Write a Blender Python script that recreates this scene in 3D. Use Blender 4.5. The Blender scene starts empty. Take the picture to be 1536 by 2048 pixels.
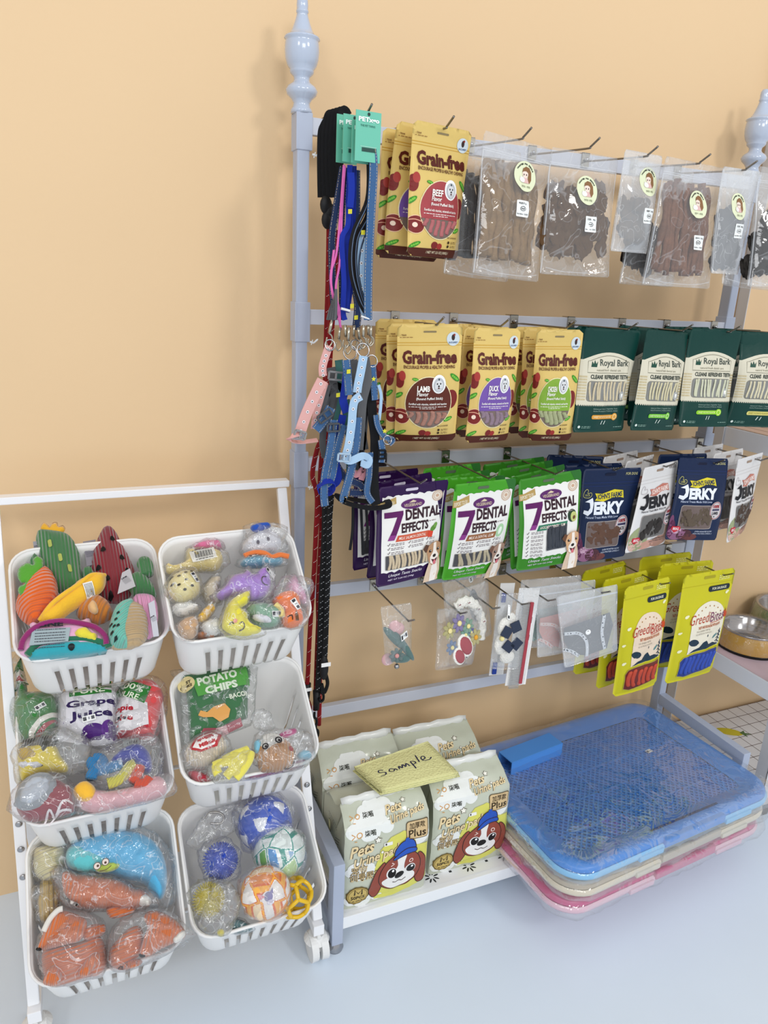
import bpy, bmesh, math, random
from mathutils import Vector, Matrix, noise
from mathutils.geometry import tessellate_polygon, delaunay_2d_cdt
from math import sin, cos, pi, radians
V = Vector
S = bpy.context.scene
COL = S.collection
random.seed(7)

# ---------------------------------------------------------------- camera
CP = V((-.36001, -1.26227, 1.20195)); YAW, PIT, ROL, FPX = -.40652, -.30213, .04596, 1450.0
_f = V((-sin(YAW)*cos(PIT), cos(YAW)*cos(PIT), sin(PIT)))
_r0 = V((cos(YAW), sin(YAW), 0)); _u0 = _r0.cross(_f)
_r = cos(ROL)*_r0+sin(ROL)*_u0; _u = -sin(ROL)*_r0+cos(ROL)*_u0
cam = bpy.data.objects.new('camera', bpy.data.cameras.new('camera')); COL.objects.link(cam)
cam.matrix_world = Matrix(((_r.x, _u.x, -_f.x, CP.x), (_r.y, _u.y, -_f.y, CP.y), (_r.z, _u.z, -_f.z, CP.z), (0, 0, 0, 1)))
cam.data.sensor_fit = 'VERTICAL'; cam.data.sensor_height = 36; cam.data.lens = FPX/2048*36
cam.data.clip_start = .02
S.camera = cam

# ---------------------------------------------------------------- light
S.view_settings.view_transform = 'Standard'; S.view_settings.look = 'None'
S.cycles.transparent_max_bounces = 40; S.view_settings.gamma = 1; S.view_settings.exposure = 0
W = bpy.data.worlds.new('world'); S.world = W; W.use_nodes = True
W.node_tree.nodes['Background'].inputs[0].default_value = (.93, .96, 1, 1)
W.node_tree.nodes['Background'].inputs[1].default_value = .78
def lamp(name, loc, size, power, target, col=(1, 1, 1)):
    l = bpy.data.lights.new(name, 'AREA'); l.shape = 'RECTANGLE'; l.size, l.size_y = size; l.energy = power; l.color = col
    o = bpy.data.objects.new(name, l); COL.objects.link(o); o.location = loc
    o.rotation_euler = (V(target)-V(loc)).to_track_quat('-Z', 'Y').to_euler()
    o['label'] = 'ceiling lamp or added fill panel above the shop floor'
    return o
lamp('ceiling_or_fill_lamp', (1.5, -2.9, 2.85), (.5, .5), 23, (.3, 0, .8), (1, .98, .95))
lamp('ceiling_or_fill_lamp', (-2.0, -2.6, 2.85), (.6, .6), 14, (.3, 0, .8), (1, .98, .95))
lamp('ceiling_or_fill_lamp', (-.3, -4.4, 2.85), (1.6, 1.0), 44, (.2, 0, .6), (.97, .99, 1))  # added fill light behind the camera, no real fitting; brightens the rack

# ---------------------------------------------------------------- helpers
def at(px, py, **k):
    d = _f+(px-768)/FPX*_r-(py-1024)/FPX*_u
    a, v = list(k.items())[0]; i = 'XYZ'.index(a)
    return CP+d*((v-CP[i])/d[i])
def lin(c):
    if not isinstance(c, str): return tuple(c)
    c = c.lstrip('#'); o = []
    for i in (0, 2, 4):
        x = int(c[i:i+2], 16)/255
        o.append(x/12.92 if x <= .04045 else ((x+.055)/1.055)**2.4)
    return tuple(o)
_M = {}
def mat(name, col='#ffffff', rough=.5, metal=0, coat=0, bump=None, attr=False, alpha=None, sheen=0, var=0, spec=.32, vscale=30):
    """bump = (kind, scale, strength[, rotation])"""
    if name in _M: return _M[name]
    m = bpy.data.materials.new(name); m.use_nodes = True; nt = m.node_tree; N, L = nt.nodes, nt.links
    b = N['Principled BSDF']; b.inputs['Base Color'].default_value = (*lin(col), 1)
    b.inputs['Roughness'].default_value = rough; b.inputs['Metallic'].default_value = metal
    b.inputs['Coat Weight'].default_value = coat; b.inputs['Coat Roughness'].default_value = .12
    b.inputs['Sheen Weight'].default_value = sheen; b.inputs['Specular IOR Level'].default_value = spec
    tc = N.new('ShaderNodeTexCoord'); src = None
    if attr:
        a = N.new('ShaderNodeAttribute'); a.attribute_name = 'Col'; src = a.outputs['Color']
        L.new(src, b.inputs['Base Color'])
    if var:
        n = N.new('ShaderNodeTexNoise'); n.inputs['Scale'].default_value = vscale; n.inputs['Detail'].default_value = 4
        L.new(tc.outputs['Object'], n.inputs['Vector'])
        h = N.new('ShaderNodeHueSaturation'); mr = N.new('ShaderNodeMapRange')
        mr.inputs['To Min'].default_value = 1-var; mr.inputs['To Max'].default_value = 1+var
        L.new(n.outputs['Fac'], mr.inputs['Value']); L.new(mr.outputs['Result'], h.inputs['Value'])
        if src: L.new(src, h.inputs['Color'])
        else: h.inputs['Color'].default_value = (*lin(col), 1)
        L.new(h.outputs['Color'], b.inputs['Base Color'])
    if bump:
        kind, sc, st = bump[:3]; mp = N.new('ShaderNodeMapping'); L.new(tc.outputs['Object'], mp.inputs['Vector'])
        if len(bump) > 3: mp.inputs['Rotation'].default_value = (0, 0, bump[3])
        if kind == 'wave':
            t = N.new('ShaderNodeTexWave'); t.inputs['Scale'].default_value = sc; t.inputs['Distortion'].default_value = .6; t.inputs['Detail'].default_value = 1
            t.inputs['Detail Scale'].default_value = .15
        elif kind == 'voronoi':
            t = N.new('ShaderNodeTexVoronoi'); t.inputs['Scale'].default_value = sc
        else:
            t = N.new('ShaderNodeTexNoise'); t.inputs['Scale'].default_value = sc; t.inputs['Detail'].default_value = 6
        L.new(mp.outputs['Vector'], t.inputs['Vector'])
        bp = N.new('ShaderNodeBump'); bp.inputs['Strength'].default_value = st; bp.inputs['Distance'].default_value = bump[4] if len(bump) > 4 else .002
        L.new(t.outputs['Distance' if kind == 'voronoi' else 'Fac'], bp.inputs['Height']); L.new(bp.outputs['Normal'], b.inputs['Normal'])
    if alpha is not None:
        b.inputs['Alpha'].default_value = alpha
    _M[name] = m; return m
def film(name, tint=(1, 1, 1), haze=.12, crinkle=.5, scale=60, gloss=.28, rough=.06, crease=.15, csc=26, cap=.2):
    """thin clear plastic: straight-through transparency, a little milky scatter and sharp crinkled highlights"""
    if name in _M: return _M[name]
    m = bpy.data.materials.new(name); m.use_nodes = True; nt = m.node_tree; N, L = nt.nodes, nt.links
    N.remove(N['Principled BSDF']); out = N['Material Output']
    tr = N.new('ShaderNodeBsdfTransparent'); tr.inputs[0].default_value = (*tint, 1)
    gl = N.new('ShaderNodeBsdfGlossy'); gl.inputs['Roughness'].default_value = rough
    df = N.new('ShaderNodeBsdfDiffuse'); df.inputs[0].default_value = (.86, .88, .9, 1)
    tc = N.new('ShaderNodeTexCoord'); nz = N.new('ShaderNodeTexNoise'); nz.inputs['Scale'].default_value = scale; nz.inputs['Detail'].default_value = 3; nz.inputs['Distortion'].default_value = 1.2
    L.new(tc.outputs['Object'], nz.inputs['Vector'])
    bp = N.new('ShaderNodeBump'); bp.inputs['Strength'].default_value = crinkle; bp.inputs['Distance'].default_value = .006
    L.new(nz.outputs['Fac'], bp.inputs['Height']); L.new(bp.outputs['Normal'], gl.inputs['Normal'])
    fr = N.new('ShaderNodeFresnel'); fr.inputs['IOR'].default_value = 1.5; L.new(bp.outputs['Normal'], fr.inputs['Normal'])
    a1 = N.new('ShaderNodeMath'); a1.operation = 'MULTIPLY_ADD'; a1.inputs[1].default_value = .5; a1.inputs[2].default_value = gloss*.12
    L.new(fr.outputs[0], a1.inputs[0]); a2 = N.new('ShaderNodeMath'); a2.operation = 'MINIMUM'; a2.inputs[1].default_value = cap; L.new(a1.outputs[0], a2.inputs[0])
    n2 = N.new('ShaderNodeTexNoise'); n2.inputs['Scale'].default_value = csc; n2.inputs['Detail'].default_value = 1.5; n2.inputs['Distortion'].default_value = 1.6; L.new(tc.outputs['Object'], n2.inputs['Vector'])
    rp = N.new('ShaderNodeValToRGB'); e = rp.color_ramp.elements; e[0].position = .482; e[0].color = (haze,)*3+(1,); e[1].position = .518; e[1].color = (haze,)*3+(1,)
    q = rp.color_ramp.elements.new(.5); q.color = (haze+crease,)*3+(1,); q = rp.color_ramp.elements.new(.62); q.color = (haze+crease*.1,)*3+(1,); L.new(n2.outputs['Fac'], rp.inputs[0])
    m1 = N.new('ShaderNodeMixShader'); L.new(rp.outputs[0], m1.inputs[0]); L.new(tr.outputs[0], m1.inputs[1]); L.new(df.outputs[0], m1.inputs[2])
    m2 = N.new('ShaderNodeMixShader'); L.new(a2.outputs[0], m2.inputs[0]); L.new(m1.outputs[0], m2.inputs[1]); L.new(gl.outputs[0], m2.inputs[2])
    L.new(m2.outputs[0], out.inputs['Surface']); _M[name] = m; return m

def link(name, me, m=None, parent=None, smooth=True, mw=None):
    if m is not None and not me.materials: me.materials.append(m)
    if smooth: me.shade_smooth()
    o = bpy.data.objects.new(name, me); COL.objects.link(o)
    if parent is not None: o.parent = parent
    if mw is not None: o.matrix_local = mw
    return o
def obj(name, bm, m, parent=None, smooth=False, mw=None):
    bmesh.ops.recalc_face_normals(bm, faces=bm.faces)
    me = bpy.data.meshes.new(name); bm.to_mesh(me); bm.free()
    return link(name, me, m, parent, smooth, mw)
def pydata(name, vs, fs, m, parent=None, smooth=True, mw=None):
    me = bpy.data.meshes.new(name); me.from_pydata([tuple(v) for v in vs], [], fs); me.update()
    return link(name, me, m, parent, smooth, mw)
def thing(name, label, cat, loc=(0, 0, 0), group=None, mw=None):
    o = bpy.data.objects.new(name, None); COL.objects.link(o); o.empty_display_size = .02
    o.location = loc
    if mw is not None: o.matrix_world = mw
    return tag(o, label, cat, group)
def tag(o, label, cat, group=None):
    o['label'] = label; o['category'] = cat
    if group: o['group'] = group
    return o
def struct(o): o['kind'] = 'structure'; return o
def box(bm, lo, hi, bev=0):
    c = [(a+b)/2 for a, b in zip(lo, hi)]; s = [abs(b-a) for a, b in zip(lo, hi)]
    r = bmesh.ops.create_cube(bm, size=1, matrix=Matrix.Translation(c) @ Matrix.Diagonal((*s, 1)))
    if bev:
        es = list({e for v in r['verts'] for e in v.link_edges})
        bmesh.ops.bevel(bm, geom=es, offset=bev, segments=2, affect='EDGES', profile=.6)
def boxo(name, lo, hi, m, parent=None, bev=0, loc=None):
    bm = bmesh.new(); box(bm, lo, hi, bev); return obj(name, bm, m, parent, False, Matrix.Translation(loc) if loc else None)
def beam(bm, a, b, w, t, up=(0, 0, 1), bev=0):
    """box from a to b, w across, t thick along up"""
    a, b = V(a), V(b); z = (b-a).normalized(); x = z.cross(V(up))
    if x.length < 1e-4: x = z.cross(V((0, 1, 0)))
    x.normalize(); y = z.cross(x)
    mt = Matrix((x, y, z)).transposed().to_4x4(); mt.translation = (a+b)/2
    r = bmesh.ops.create_cube(bm, size=1, matrix=mt @ Matrix.Diagonal((w, t, (b-a).length, 1)))
    if bev:
        bmesh.ops.bevel(bm, geom=list({e for v in r['verts'] for e in v.link_edges}), offset=bev, segments=2, affect='EDGES')
def lathe(prof, n=32):
    vs = []; fs = []
    for r, z in prof:
        for i in range(n):
            a = 2*pi*i/n; vs.append((r*cos(a), r*sin(a), z))
    for j in range(len(prof)-1):
        for i in range(n):
            k = (i+1) % n; fs.append((j*n+i, j*n+k, (j+1)*n+k, (j+1)*n+i))
    return vs, fs
def smooth_path(p, sub=6, closed=False):
    p = [V(q) for q in p]
    if len(p) < 3: return p
    out = []; n = len(p)
    for i in range(n if closed else n-1):
        if closed: a, b, c, d = p[i-1], p[i], p[(i+1) % n], p[(i+2) % n]
        else: a, b, c, d = p[max(i-1, 0)], p[i], p[i+1], p[min(i+2, n-1)]
        for k in range(sub):
            t = k/sub
            out.append(.5*((2*b)+(c-a)*t+(2*a-5*b+4*c-d)*t*t+(3*b-a-3*c+d)*t**3))
    if not closed: out.append(p[-1])
    return out
def sweep(pts, sec, closed=False, face=None, vs=None, fs=None, scale=None):
    """sweep section (list of 2d) along pts; face = direction the section's second axis keeps towards"""
    vs = [] if vs is None else vs; fs = [] if fs is None else fs
    n = len(sec); base = len(vs); N = len(pts); up = None
    for i, q in enumerate(pts):
        t = (pts[(i+1) % N if closed else min(i+1, N-1)]-pts[i-1 if closed else max(i-1, 0)])
        t = t.normalized() if t.length > 1e-9 else V((0, 0, 1))
        if face is not None:
            f = face(i/(N-1), q) if callable(face) else V(face)
            x = t.cross(f)
            if x.length < .15 and up: x = up
            if up and x.dot(up) < 0 and not callable(face): x = -x
            x.normalize(); up = x.copy()
        else:
            if up is None:
                x = t.cross(V((0, 0, 1)))
                if x.length < .2: x = t.cross(V((1, 0, 0)))
            else: x = up-t*up.dot(t)
            x.normalize(); up = x.copy()
        y = x.cross(t); s = scale(i/(N-1)) if scale else 1
        for a, b in sec: vs.append(q+x*a*s+y*b*s)
    for i in range(N if closed else N-1):
        for k in range(n):
            a = base+i*n+k; b = base+i*n+(k+1) % n; j = (i+1) % N
            fs.append((a, b, base+j*n+(k+1) % n, base+j*n+k))
    if not closed: fs.append(tuple(base+k for k in range(n))[::-1]); fs.append(tuple(base+(N-1)*n+k for k in range(n)))
    return vs, fs
def circ(r, n=10): return [(r*cos(2*pi*i/n), r*sin(2*pi*i/n)) for i in range(n)]
def tube(name, pts, r, m, parent=None, n=8, closed=False, sub=6, scale=None):
    p = smooth_path(pts, sub, closed) if sub else [V(q) for q in pts]
    vs, fs = sweep(p, circ(r, n), closed, scale=scale); return pydata(name, vs, fs, m, parent)
def ribbon(name, pts, w, t, m, parent=None, face=(0, -1, 0), sub=6, closed=False):
    p = smooth_path(pts, sub, closed); vs, fs = sweep(p, [(-w/2, -t/2), (w/2, -t/2), (w/2, t/2), (-w/2, t/2)], closed, face)
    return pydata(name, vs, fs, m, parent, smooth=False)

# ---------------------------------------------------------------- flat print (2d shapes with colours)
_txt = {}
def text2d(s, bold=.02, font_shear=0):
    k = (s, bold, font_shear)
    if k in _txt: return _txt[k]
    c = bpy.data.curves.new('t', 'FONT'); c.body = s; c.offset = bold; c.shear = font_shear; c.resolution_u = 2; c.size = 1
    o = bpy.data.objects.new('t', c); COL.objects.link(o); bpy.context.view_layer.update()
    me = o.evaluated_get(bpy.context.evaluated_depsgraph_get()).to_mesh()
    vs = [(v.co.x, v.co.y) for v in me.vertices]; fs = [tuple(p.vertices) for p in me.polygons]
    bpy.data.objects.remove(o); bpy.data.curves.remove(c)
    x0 = min(v[0] for v in vs); x1 = max(v[0] for v in vs); y0 = min(v[1] for v in vs); y1 = max(v[1] for v in vs)
    _txt[k] = ([((x-x0)/(x1-x0), (y-y0)/(y1-y0)) for x, y in vs], fs); return _txt[k]
class Art:
    def __init__(s): s.v = []; s.f = []; s.c = []
    def P(s, pts, col, L=1):
        pts = [V((x, y, 0)) for x, y in pts]; b = len(s.v); s.v += [(p.x, p.y, L) for p in pts]
        for t in tessellate_polygon([pts]): s.f.append(tuple(b+i for i in t)); s.c.append(lin(col))
        return s
    def R(s, x0, y0, x1, y1, col, L=1, r=0):
        if not r: return s.P([(x0, y0), (x1, y0), (x1, y1), (x0, y1)], col, L)
        p = []
        for cx, cy, a in ((x1-r, y0+r, -90), (x1-r, y1-r, 0), (x0+r, y1-r, 90), (x0+r, y0+r, 180)):
            p += [(cx+r*cos(radians(a+k*22.5)), cy+r*sin(radians(a+k*22.5))) for k in range(5)]
        return s.P(p, col, L)
    def E(s, cx, cy, rx, ry, col, L=1, n=24, rot=0):
        c, q = cos(radians(rot)), sin(radians(rot))
        return s.P([(cx+rx*cos(2*pi*i/n)*c-ry*sin(2*pi*i/n)*q, cy+rx*cos(2*pi*i/n)*q+ry*sin(2*pi*i/n)*c) for i in range(n)], col, L)
    def S(s, pts, w, col, L=1, closed=False, sub=4):
        p = smooth_path([(x, y, 0) for x, y in pts], sub, closed) if sub and len(pts) > 2 else [V((x, y, 0)) for x, y in pts]
        b = len(s.v); n = len(p)
        for i, q in enumerate(p):
            t = p[(i+1) % n if closed else min(i+1, n-1)]-p[i-1 if closed else max(i-1, 0)]
            t = t.normalized() if t.length > 1e-9 else V((1, 0, 0)); nn = V((-t.y, t.x, 0))*w/2
            s.v += [(q.x+nn.x, q.y+nn.y, L), (q.x-nn.x, q.y-nn.y, L)]
        for i in range(n if closed else n-1):
            j = (i+1) % n; s.f.append((b+2*i, b+2*i+1, b+2*j+1, b+2*j)); s.c.append(lin(col))
        return s
    def O(s, cx, cy, rx, ry, w, col, L=1, n=24):
        return s.S([(cx+rx*cos(2*pi*i/n), cy+ry*sin(2*pi*i/n)) for i in range(n)], w, col, L, True, 0)
    def T(s, t, x0, y0, x1, y1, col, L=4, bold=.02, rot=0, shear=0, fn=None):
        vs, fs = text2d(t, bold); b = len(s.v); w, h = x1-x0, y1-y0; cx, cy = (x0+x1)/2, (y0+y1)/2; c, q = cos(radians(rot)), sin(radians(rot))
        for x, y in vs:
            if fn: s.v.append((*fn(x, y), L)); continue
            x, y = (x-.5)*w+(y-.5)*h*shear, (y-.5)*h
            s.v.append((cx+x*c-y*q, cy+x*q+y*c, L))
        for f in fs: s.f.append(tuple(b+i for i in f)); s.c.append(lin(col))
        return s
    def lines(s, x0, x1, ys, w, col, L=4, gap=.12, seed=1):
        rnd = random.Random(seed)
        for y in ys:
            x = x0
            while x < x1:
                l = rnd.uniform(2, 6); s.R(x, y-w/2, min(x+l, x1), y+w/2, col, L); x += l+rnd.uniform(.7, 1.6)
        return s
    def make(s, name, F, parent=None, mt=None, cuts=None, dh=.00022, clip=None):
        """map the art through F(x, y, lift) and link it as one printed layer"""
        bm = bmesh.new(); vv = [bm.verts.new(v) for v in s.v]; cid = {}; cols = []
        for f, c in zip(s.f, s.c):
            try: fc = bm.faces.new([vv[i] for i in f])
            except ValueError: continue
            if c not in cid: cid[c] = len(cols); cols.append(c)
            fc.material_index = cid[c]
        if cuts:
            for ax, vals in enumerate(cuts):
                for val in vals:
                    co = [0, 0, 0]; co[ax] = val; no = [0, 0, 0]; no[ax] = 1
                    bmesh.ops.bisect_plane(bm, geom=bm.verts[:]+bm.edges[:]+bm.faces[:], plane_co=co, plane_no=no, dist=1e-5)
        if clip:
            for ax, sg, val in clip:
                co = [0, 0, 0]; co[ax] = val; no = [0, 0, 0]; no[ax] = sg
                bmesh.ops.bisect_plane(bm, geom=bm.verts[:]+bm.edges[:]+bm.faces[:], plane_co=co, plane_no=no, dist=1e-5, clear_outer=True)
        me = bpy.data.meshes.new(name)
        idx = [f.material_index for f in bm.faces]; ln = [len(f.verts) for f in bm.faces]
        for f in bm.faces: f.material_index = 0
        for v in bm.verts: v.co = F(v.co.x, v.co.y, .0003+v.co.z*dh)
        bm.to_mesh(me); bm.free()
        ca = me.color_attributes.new('Col', 'FLOAT_COLOR', 'CORNER'); buf = []
        for i, n in zip(idx, ln): buf += [*cols[i], 1]*n
        ca.data.foreach_set('color', buf)
        return link(name, me, mt or mat('printed ink', attr=True, rough=.42, spec=.25), parent, smooth=False)
def plane_F(o, ex, ey, n, sx=1, sy=None):
    o, ex, ey, n = V(o), V(ex).normalized(), V(ey).normalized(), V(n).normalized(); sy = sy or sx
    return lambda x, y, h: o+ex*x*sx+ey*y*sy+n*h
# ================================================================ the setting
wallm = mat('peach wall paint', '#e5c59b', .6, bump=('noise', 90, .12), var=.025, vscale=3)
floorm = mat('pale grey floor paint', '#dae6f3', .32, bump=('noise', 6, .1), var=.03, vscale=5, spec=.4)
bm = bmesh.new(); box(bm, (-3, -4.5, -.05), (4, .085, 0)); struct(obj('floor', bm, floorm))
bm = bmesh.new(); box(bm, (-3, .085, -.05), (4, .2, 3)); struct(obj('wall_back', bm, wallm))

rackm = mat('blue grey enamel', '#b0b9cc', .38, coat=.1)
whitem = mat('white enamel', '#f2f2f4', .35, coat=.3)
chrome = mat('chrome', '#a9a9ac', .16, 1)
steel = mat('dull steel wire', '#8d8a86', .3, 1)
PW, PS, RH, WX, DD = .0215, .028, .0258, 1.0, .274
ZR = [1.458, 1.157, .891, .630, .3526]
rack = thing('display_rack', 'tall blue-grey metal wall rack with five rails, turned finials and a low shelf', 'display rack')
for x in (0, WX):
    post = boxo('upright_post', (x, 0, .03), (x+PW, PS, 1.463), rackm, rack, .003)
    prof = [(0.0, 1.463), (.0175, 1.463), (.0175, 1.468), (.0145, 1.472), (.013, 1.478), (.0165, 1.484), (.0235, 1.490), (.0258, 1.496), (.0225, 1.502), (.015, 1.507),
            (.0125, 1.511), (.013, 1.516), (.0185, 1.521), (.0195, 1.524), (.019, 1.526), (.0235, 1.532), (.0265, 1.541), (.0277, 1.552), (.027, 1.563), (.0258, 1.5665),
            (.0285, 1.569), (.0275, 1.5715), (.021, 1.574), (.0165, 1.581), (.0125, 1.591), (.0098, 1.599), (.0085, 1.604), (.0098, 1.6055), (.0098, 1.608),
            (.0088, 1.6095), (.0092, 1.615), (.0088, 1.622), (.006, 1.6265), (0, 1.628)]
    vs, fs = lathe(prof, 36); pydata('finial', [(a+x+PW/2, b+PS/2, c) for a, b, c in vs], fs, mat('finial gloss enamel', '#b8c3d6', .14, coat=.8), rack)
    for i, z in enumerate(ZR[:4]):
        h = (.022, .03) if i == 0 else (.026, .03)
        top = z+.012 if i else 1.4635
        boxo('joint_sleeve', (x-.002, -.002, z-RH-.03 if i else z-.05), (x+PW+.004, PS+.002, top), rackm, rack, .0015)
        if x == 0:
            bm = bmesh.new(); beam(bm, (PW+.004, -.001, z-.055), (PW+.011, -.003, z-.057), .009, .009, bev=.003); beam(bm, (PW+.01, -.004, z-.057), (PW+.018, -.004, z-.05), .003, .003, bev=.001)
            obj('screw', bm, mat('screw plastic', '#e9ecee', .3), rack)
for i, z in enumerate(ZR):
    boxo('rail', (PW, .001, z-RH), (WX, .016, z), mat('pale rail enamel', '#c6cad6', .36, coat=.1), rack, .0012)
for x in (0, WX):
    bm = bmesh.new(); box(bm, (x+.0002, -DD+.027, .176), (x+PW-.0002, 0, .2043), .0008); obj('side_rail', bm, rackm, rack)
    boxo('front_leg', (x, -DD, .02), (x+PW, -DD+.028, .2045), rackm, rack, .0012)
    boxo('base_rail', (x+.001, -DD+.02, .052), (x+PW-.001, 0, .078), rackm, rack, .001)
    for y in (-DD+.014, PS/2):
        vs, fs = lathe([(0, 0), (.0155, 0), (.0165, .004), (.0125, .012), (.008, .02), (.005, .024), (.005, .034)], 24)
        pydata('levelling_foot', [(a+x+PW/2, b+y, c) for a, b, c in vs], fs, chrome, rack)
boxo('shelf_board', (PW, -DD+.002, .052), (WX, .0, .078), mat('white shelf laminate', '#eef0f2', .35), rack, .001)
# daisy liner lying on the low shelf
a = Art(); a.R(PW*1000+3, -262, 997, -2, '#e9eaec', 1)
rnd = random.Random(3)
for i in range(24):
    for j in range(7):
        cx, cy = 52+i*42, -240+j*40
        if (i+j) % 2: a.R(cx-3, cy-2.5, cx+3, cy+2.5, '#26282b', 2); continue
        for k in range(8):
            an = radians(k*45+10); a.E(cx+10*cos(an), cy+10*sin(an), 6, 1.9, '#26282b', 2, 8, k*45+10)
ln = a.make('shelf_liner', plane_F((0, 0, .0782), (1, 0, 0), (0, 1, 0), (0, 0, 1), .001), rack, mat('liner vinyl', attr=True, rough=.4), dh=.0002)

# ---------------------------------------------------------------- hooks on the rails
HK = {}
def hook(row, px, py, L=.178, tipup=.008, lab='', drop=0):
    c = at(px, py, Y=0.0); z = ZR[row]; x = c.x
    t = thing('display_hook', lab, 'hook', (x, 0, z), 'display hooks on the rack rails')
    bm = bmesh.new(); box(bm, (-.0085, -.0025, -.023), (.0085, 0.0005, .002)); box(bm, (-.0085, -.0025, .0005), (.0085, .019, .002)); obj('clip_plate', bm, mat('nickel clip', '#b8b2a6', .22, 1), t)
    bm = bmesh.new(); bmesh.ops.create_uvsphere(bm, u_segments=12, v_segments=8, radius=.0042); obj('bolt', bm, chrome, t, True, Matrix.Translation((0, -.005, -.010)))
    tube('prong', [(0, 0, -.013), (0, -.01, -.0135), (0, -.05, -.013-drop*.3), (0, -L+.014, -.012-drop), (0, -L+.004, -.0105-drop), (0, -L-.008, -.006-drop+tipup*.2), (0, -L-.018, -.002-drop+tipup*.4)], .0017, steel, t, 8, sub=4)
    HK.setdefault(row, []).append(x); return V((x, -L, z-.012))
rows = {0: [(885, 262), (735, 250), (1046, 280), (1180, 297), (1276, 303), (1362, 318), (1448, 325)],
        1: [(790, 632), (907, 634), (1028, 636), (1142, 640), (1244, 644), (1333, 648), (1428, 650)],
        2: [(765, 914), (891, 908), (1014, 903), (1124, 901), (1220, 897), (1312, 891), (1399, 887)],
        3: [(747, 1175), (842, 1163), (902, 1157), (956, 1150), (1004, 1142), (1105, 1131), (1216, 1120), (1335, 1104)]}
rn = ['top', 'second', 'third', 'fourth']
ordn = ['leftmost', 'second from left', 'third from left', 'fourth from left', 'fifth from left', 'sixth from left', 'seventh from left', 'rightmost']
for r, L in rows.items():
    for i, q in enumerate(sorted(L)):
        if r == 0:
            X = [.052, .182, .317, .447, .567, .684, .795][i] ; c = V((X, 0, 0)); 
            _at = at; at = lambda *a, **k: V((X, 0, 0))
            hook(r, 0, 0, tipup=.004, drop=.013, lab='steel wire hook on the top rail, %s' % ordn[i]); at = _at
        else: hook(r, *q, lab='steel wire hook on the %s rail, %s' % (rn[r], ordn[i] if i < len(L)-1 else 'rightmost'))

# ---------------------------------------------------------------- right shelf unit
lam = mat('white wood grain laminate', '#ebeef4', .4, bump=('noise', 40, .2))
unit = thing('storage_shelf', 'white slotted-angle shelf unit standing at the right of the rack', 'shelf', (1.1, .05, 0))
def U(o): o.matrix_parent_inverse = Matrix.Translation((-1.1, -.05, 0)); return o
for x, y, sy in ((1.1, .07, -1), (1.1, -.27, 1), (1.75, .07, -1), (1.75, -.27, 1)):
    bm = bmesh.new(); sx = 1 if x < 1.4 else -1
    box(bm, (min(x, x+sx*.03), min(y, y+sy*.002), .0), (max(x, x+sx*.03), max(y, y+sy*.002), 1.75)); box(bm, (min(x, x+sx*.002), min(y, y+sy*.03), 0), (max(x, x+sx*.002), max(y, y+sy*.03), 1.75))
    U(obj('upright', bm, mat('grey white angle', '#cfcfd2', .45), unit))
    bm = bmesh.new()
    for k in range(34):
        z = .05+k*.05
        if sy > 0: box(bm, (x+sx*.012, y-.0006, z), (x+sx*.018, y, z+.006))
        else: box(bm, (x+sx*.002, y+sy*.012, z), (x+sx*.0026, y+sy*.02, z+.004)); box(bm, (x+sx*.012, y+sy*.0025-.0004, z), (x+sx*.018, y+sy*.0025, z+.004))
    h = U(obj('slot_holes', bm, mat('dark hole', '#3c3a39', .8), unit)); h['kind'] = 'stuff'
    U(boxo('foot_cap', (min(x, x+sx*.032)-.002, min(y, y+sy*.032)-.002, 0), (max(x, x+sx*.032)+.002, max(y, y+sy*.032)+.002, .03), mat('black rubber', '#141416', .5), unit, .002))
for z, th, nm in ((.045, .03, 'a'), (.342, .045, 'b'), (.909, .045, 'c')):
    U(boxo('shelf_board', (1.104, -.268, z-th), (1.748, .068, z), lam, unit, .0015))
a = Art(); a.R(0, 0, 640, 330, '#dad7d6', 1)
for i in range(17): a.R(i*40+4, 0, i*40+5.6, 330, '#5a4036', 2)
for i in range(9): a.R(0, i*40+8, 640, i*40+9.6, '#5a4036', 2)
_q = at(1458, 1464, Z=.045); lx, ly = (_q.x-1.106)*1000, (_q.y+.262)*1000; a.E(lx, ly, 36, 17, '#c5b52c', 3, 24, -35); a.P([(lx+24, ly-14), (lx+44, ly-10), (lx+38, ly-20), (lx+54, ly-30), (lx+34, ly-28), (lx+30, ly-38)], '#4c6b3c', 4)
U(a.make('grid_liner', plane_F((1.106, -.262, .0452), (1, 0, 0), (0, 1, 0), (0, 0, 1), .001), unit, mat('liner vinyl', attr=True), dh=.0002))
a = Art(); a.R(0, 0, 640, 330, '#cfb9c4', 1)
U(a.make('lilac_liner', plane_F((1.106, -.262, .3422), (1, 0, 0), (0, 1, 0), (0, 0, 1), .001), unit, mat('liner vinyl', attr=True), dh=.0002))
a = Art(); a.R(0, 0, 640, 330, '#bfa69a', 1)
for i in range(17): a.R(i*40+4, 0, i*40+6, 330, '#5a4036', 2)
U(a.make('grid_liner', plane_F((1.106, -.262, .9092), (1, 0, 0), (0, 1, 0), (0, 0, 1), .001), unit, mat('liner vinyl', attr=True), dh=.0002))
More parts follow.
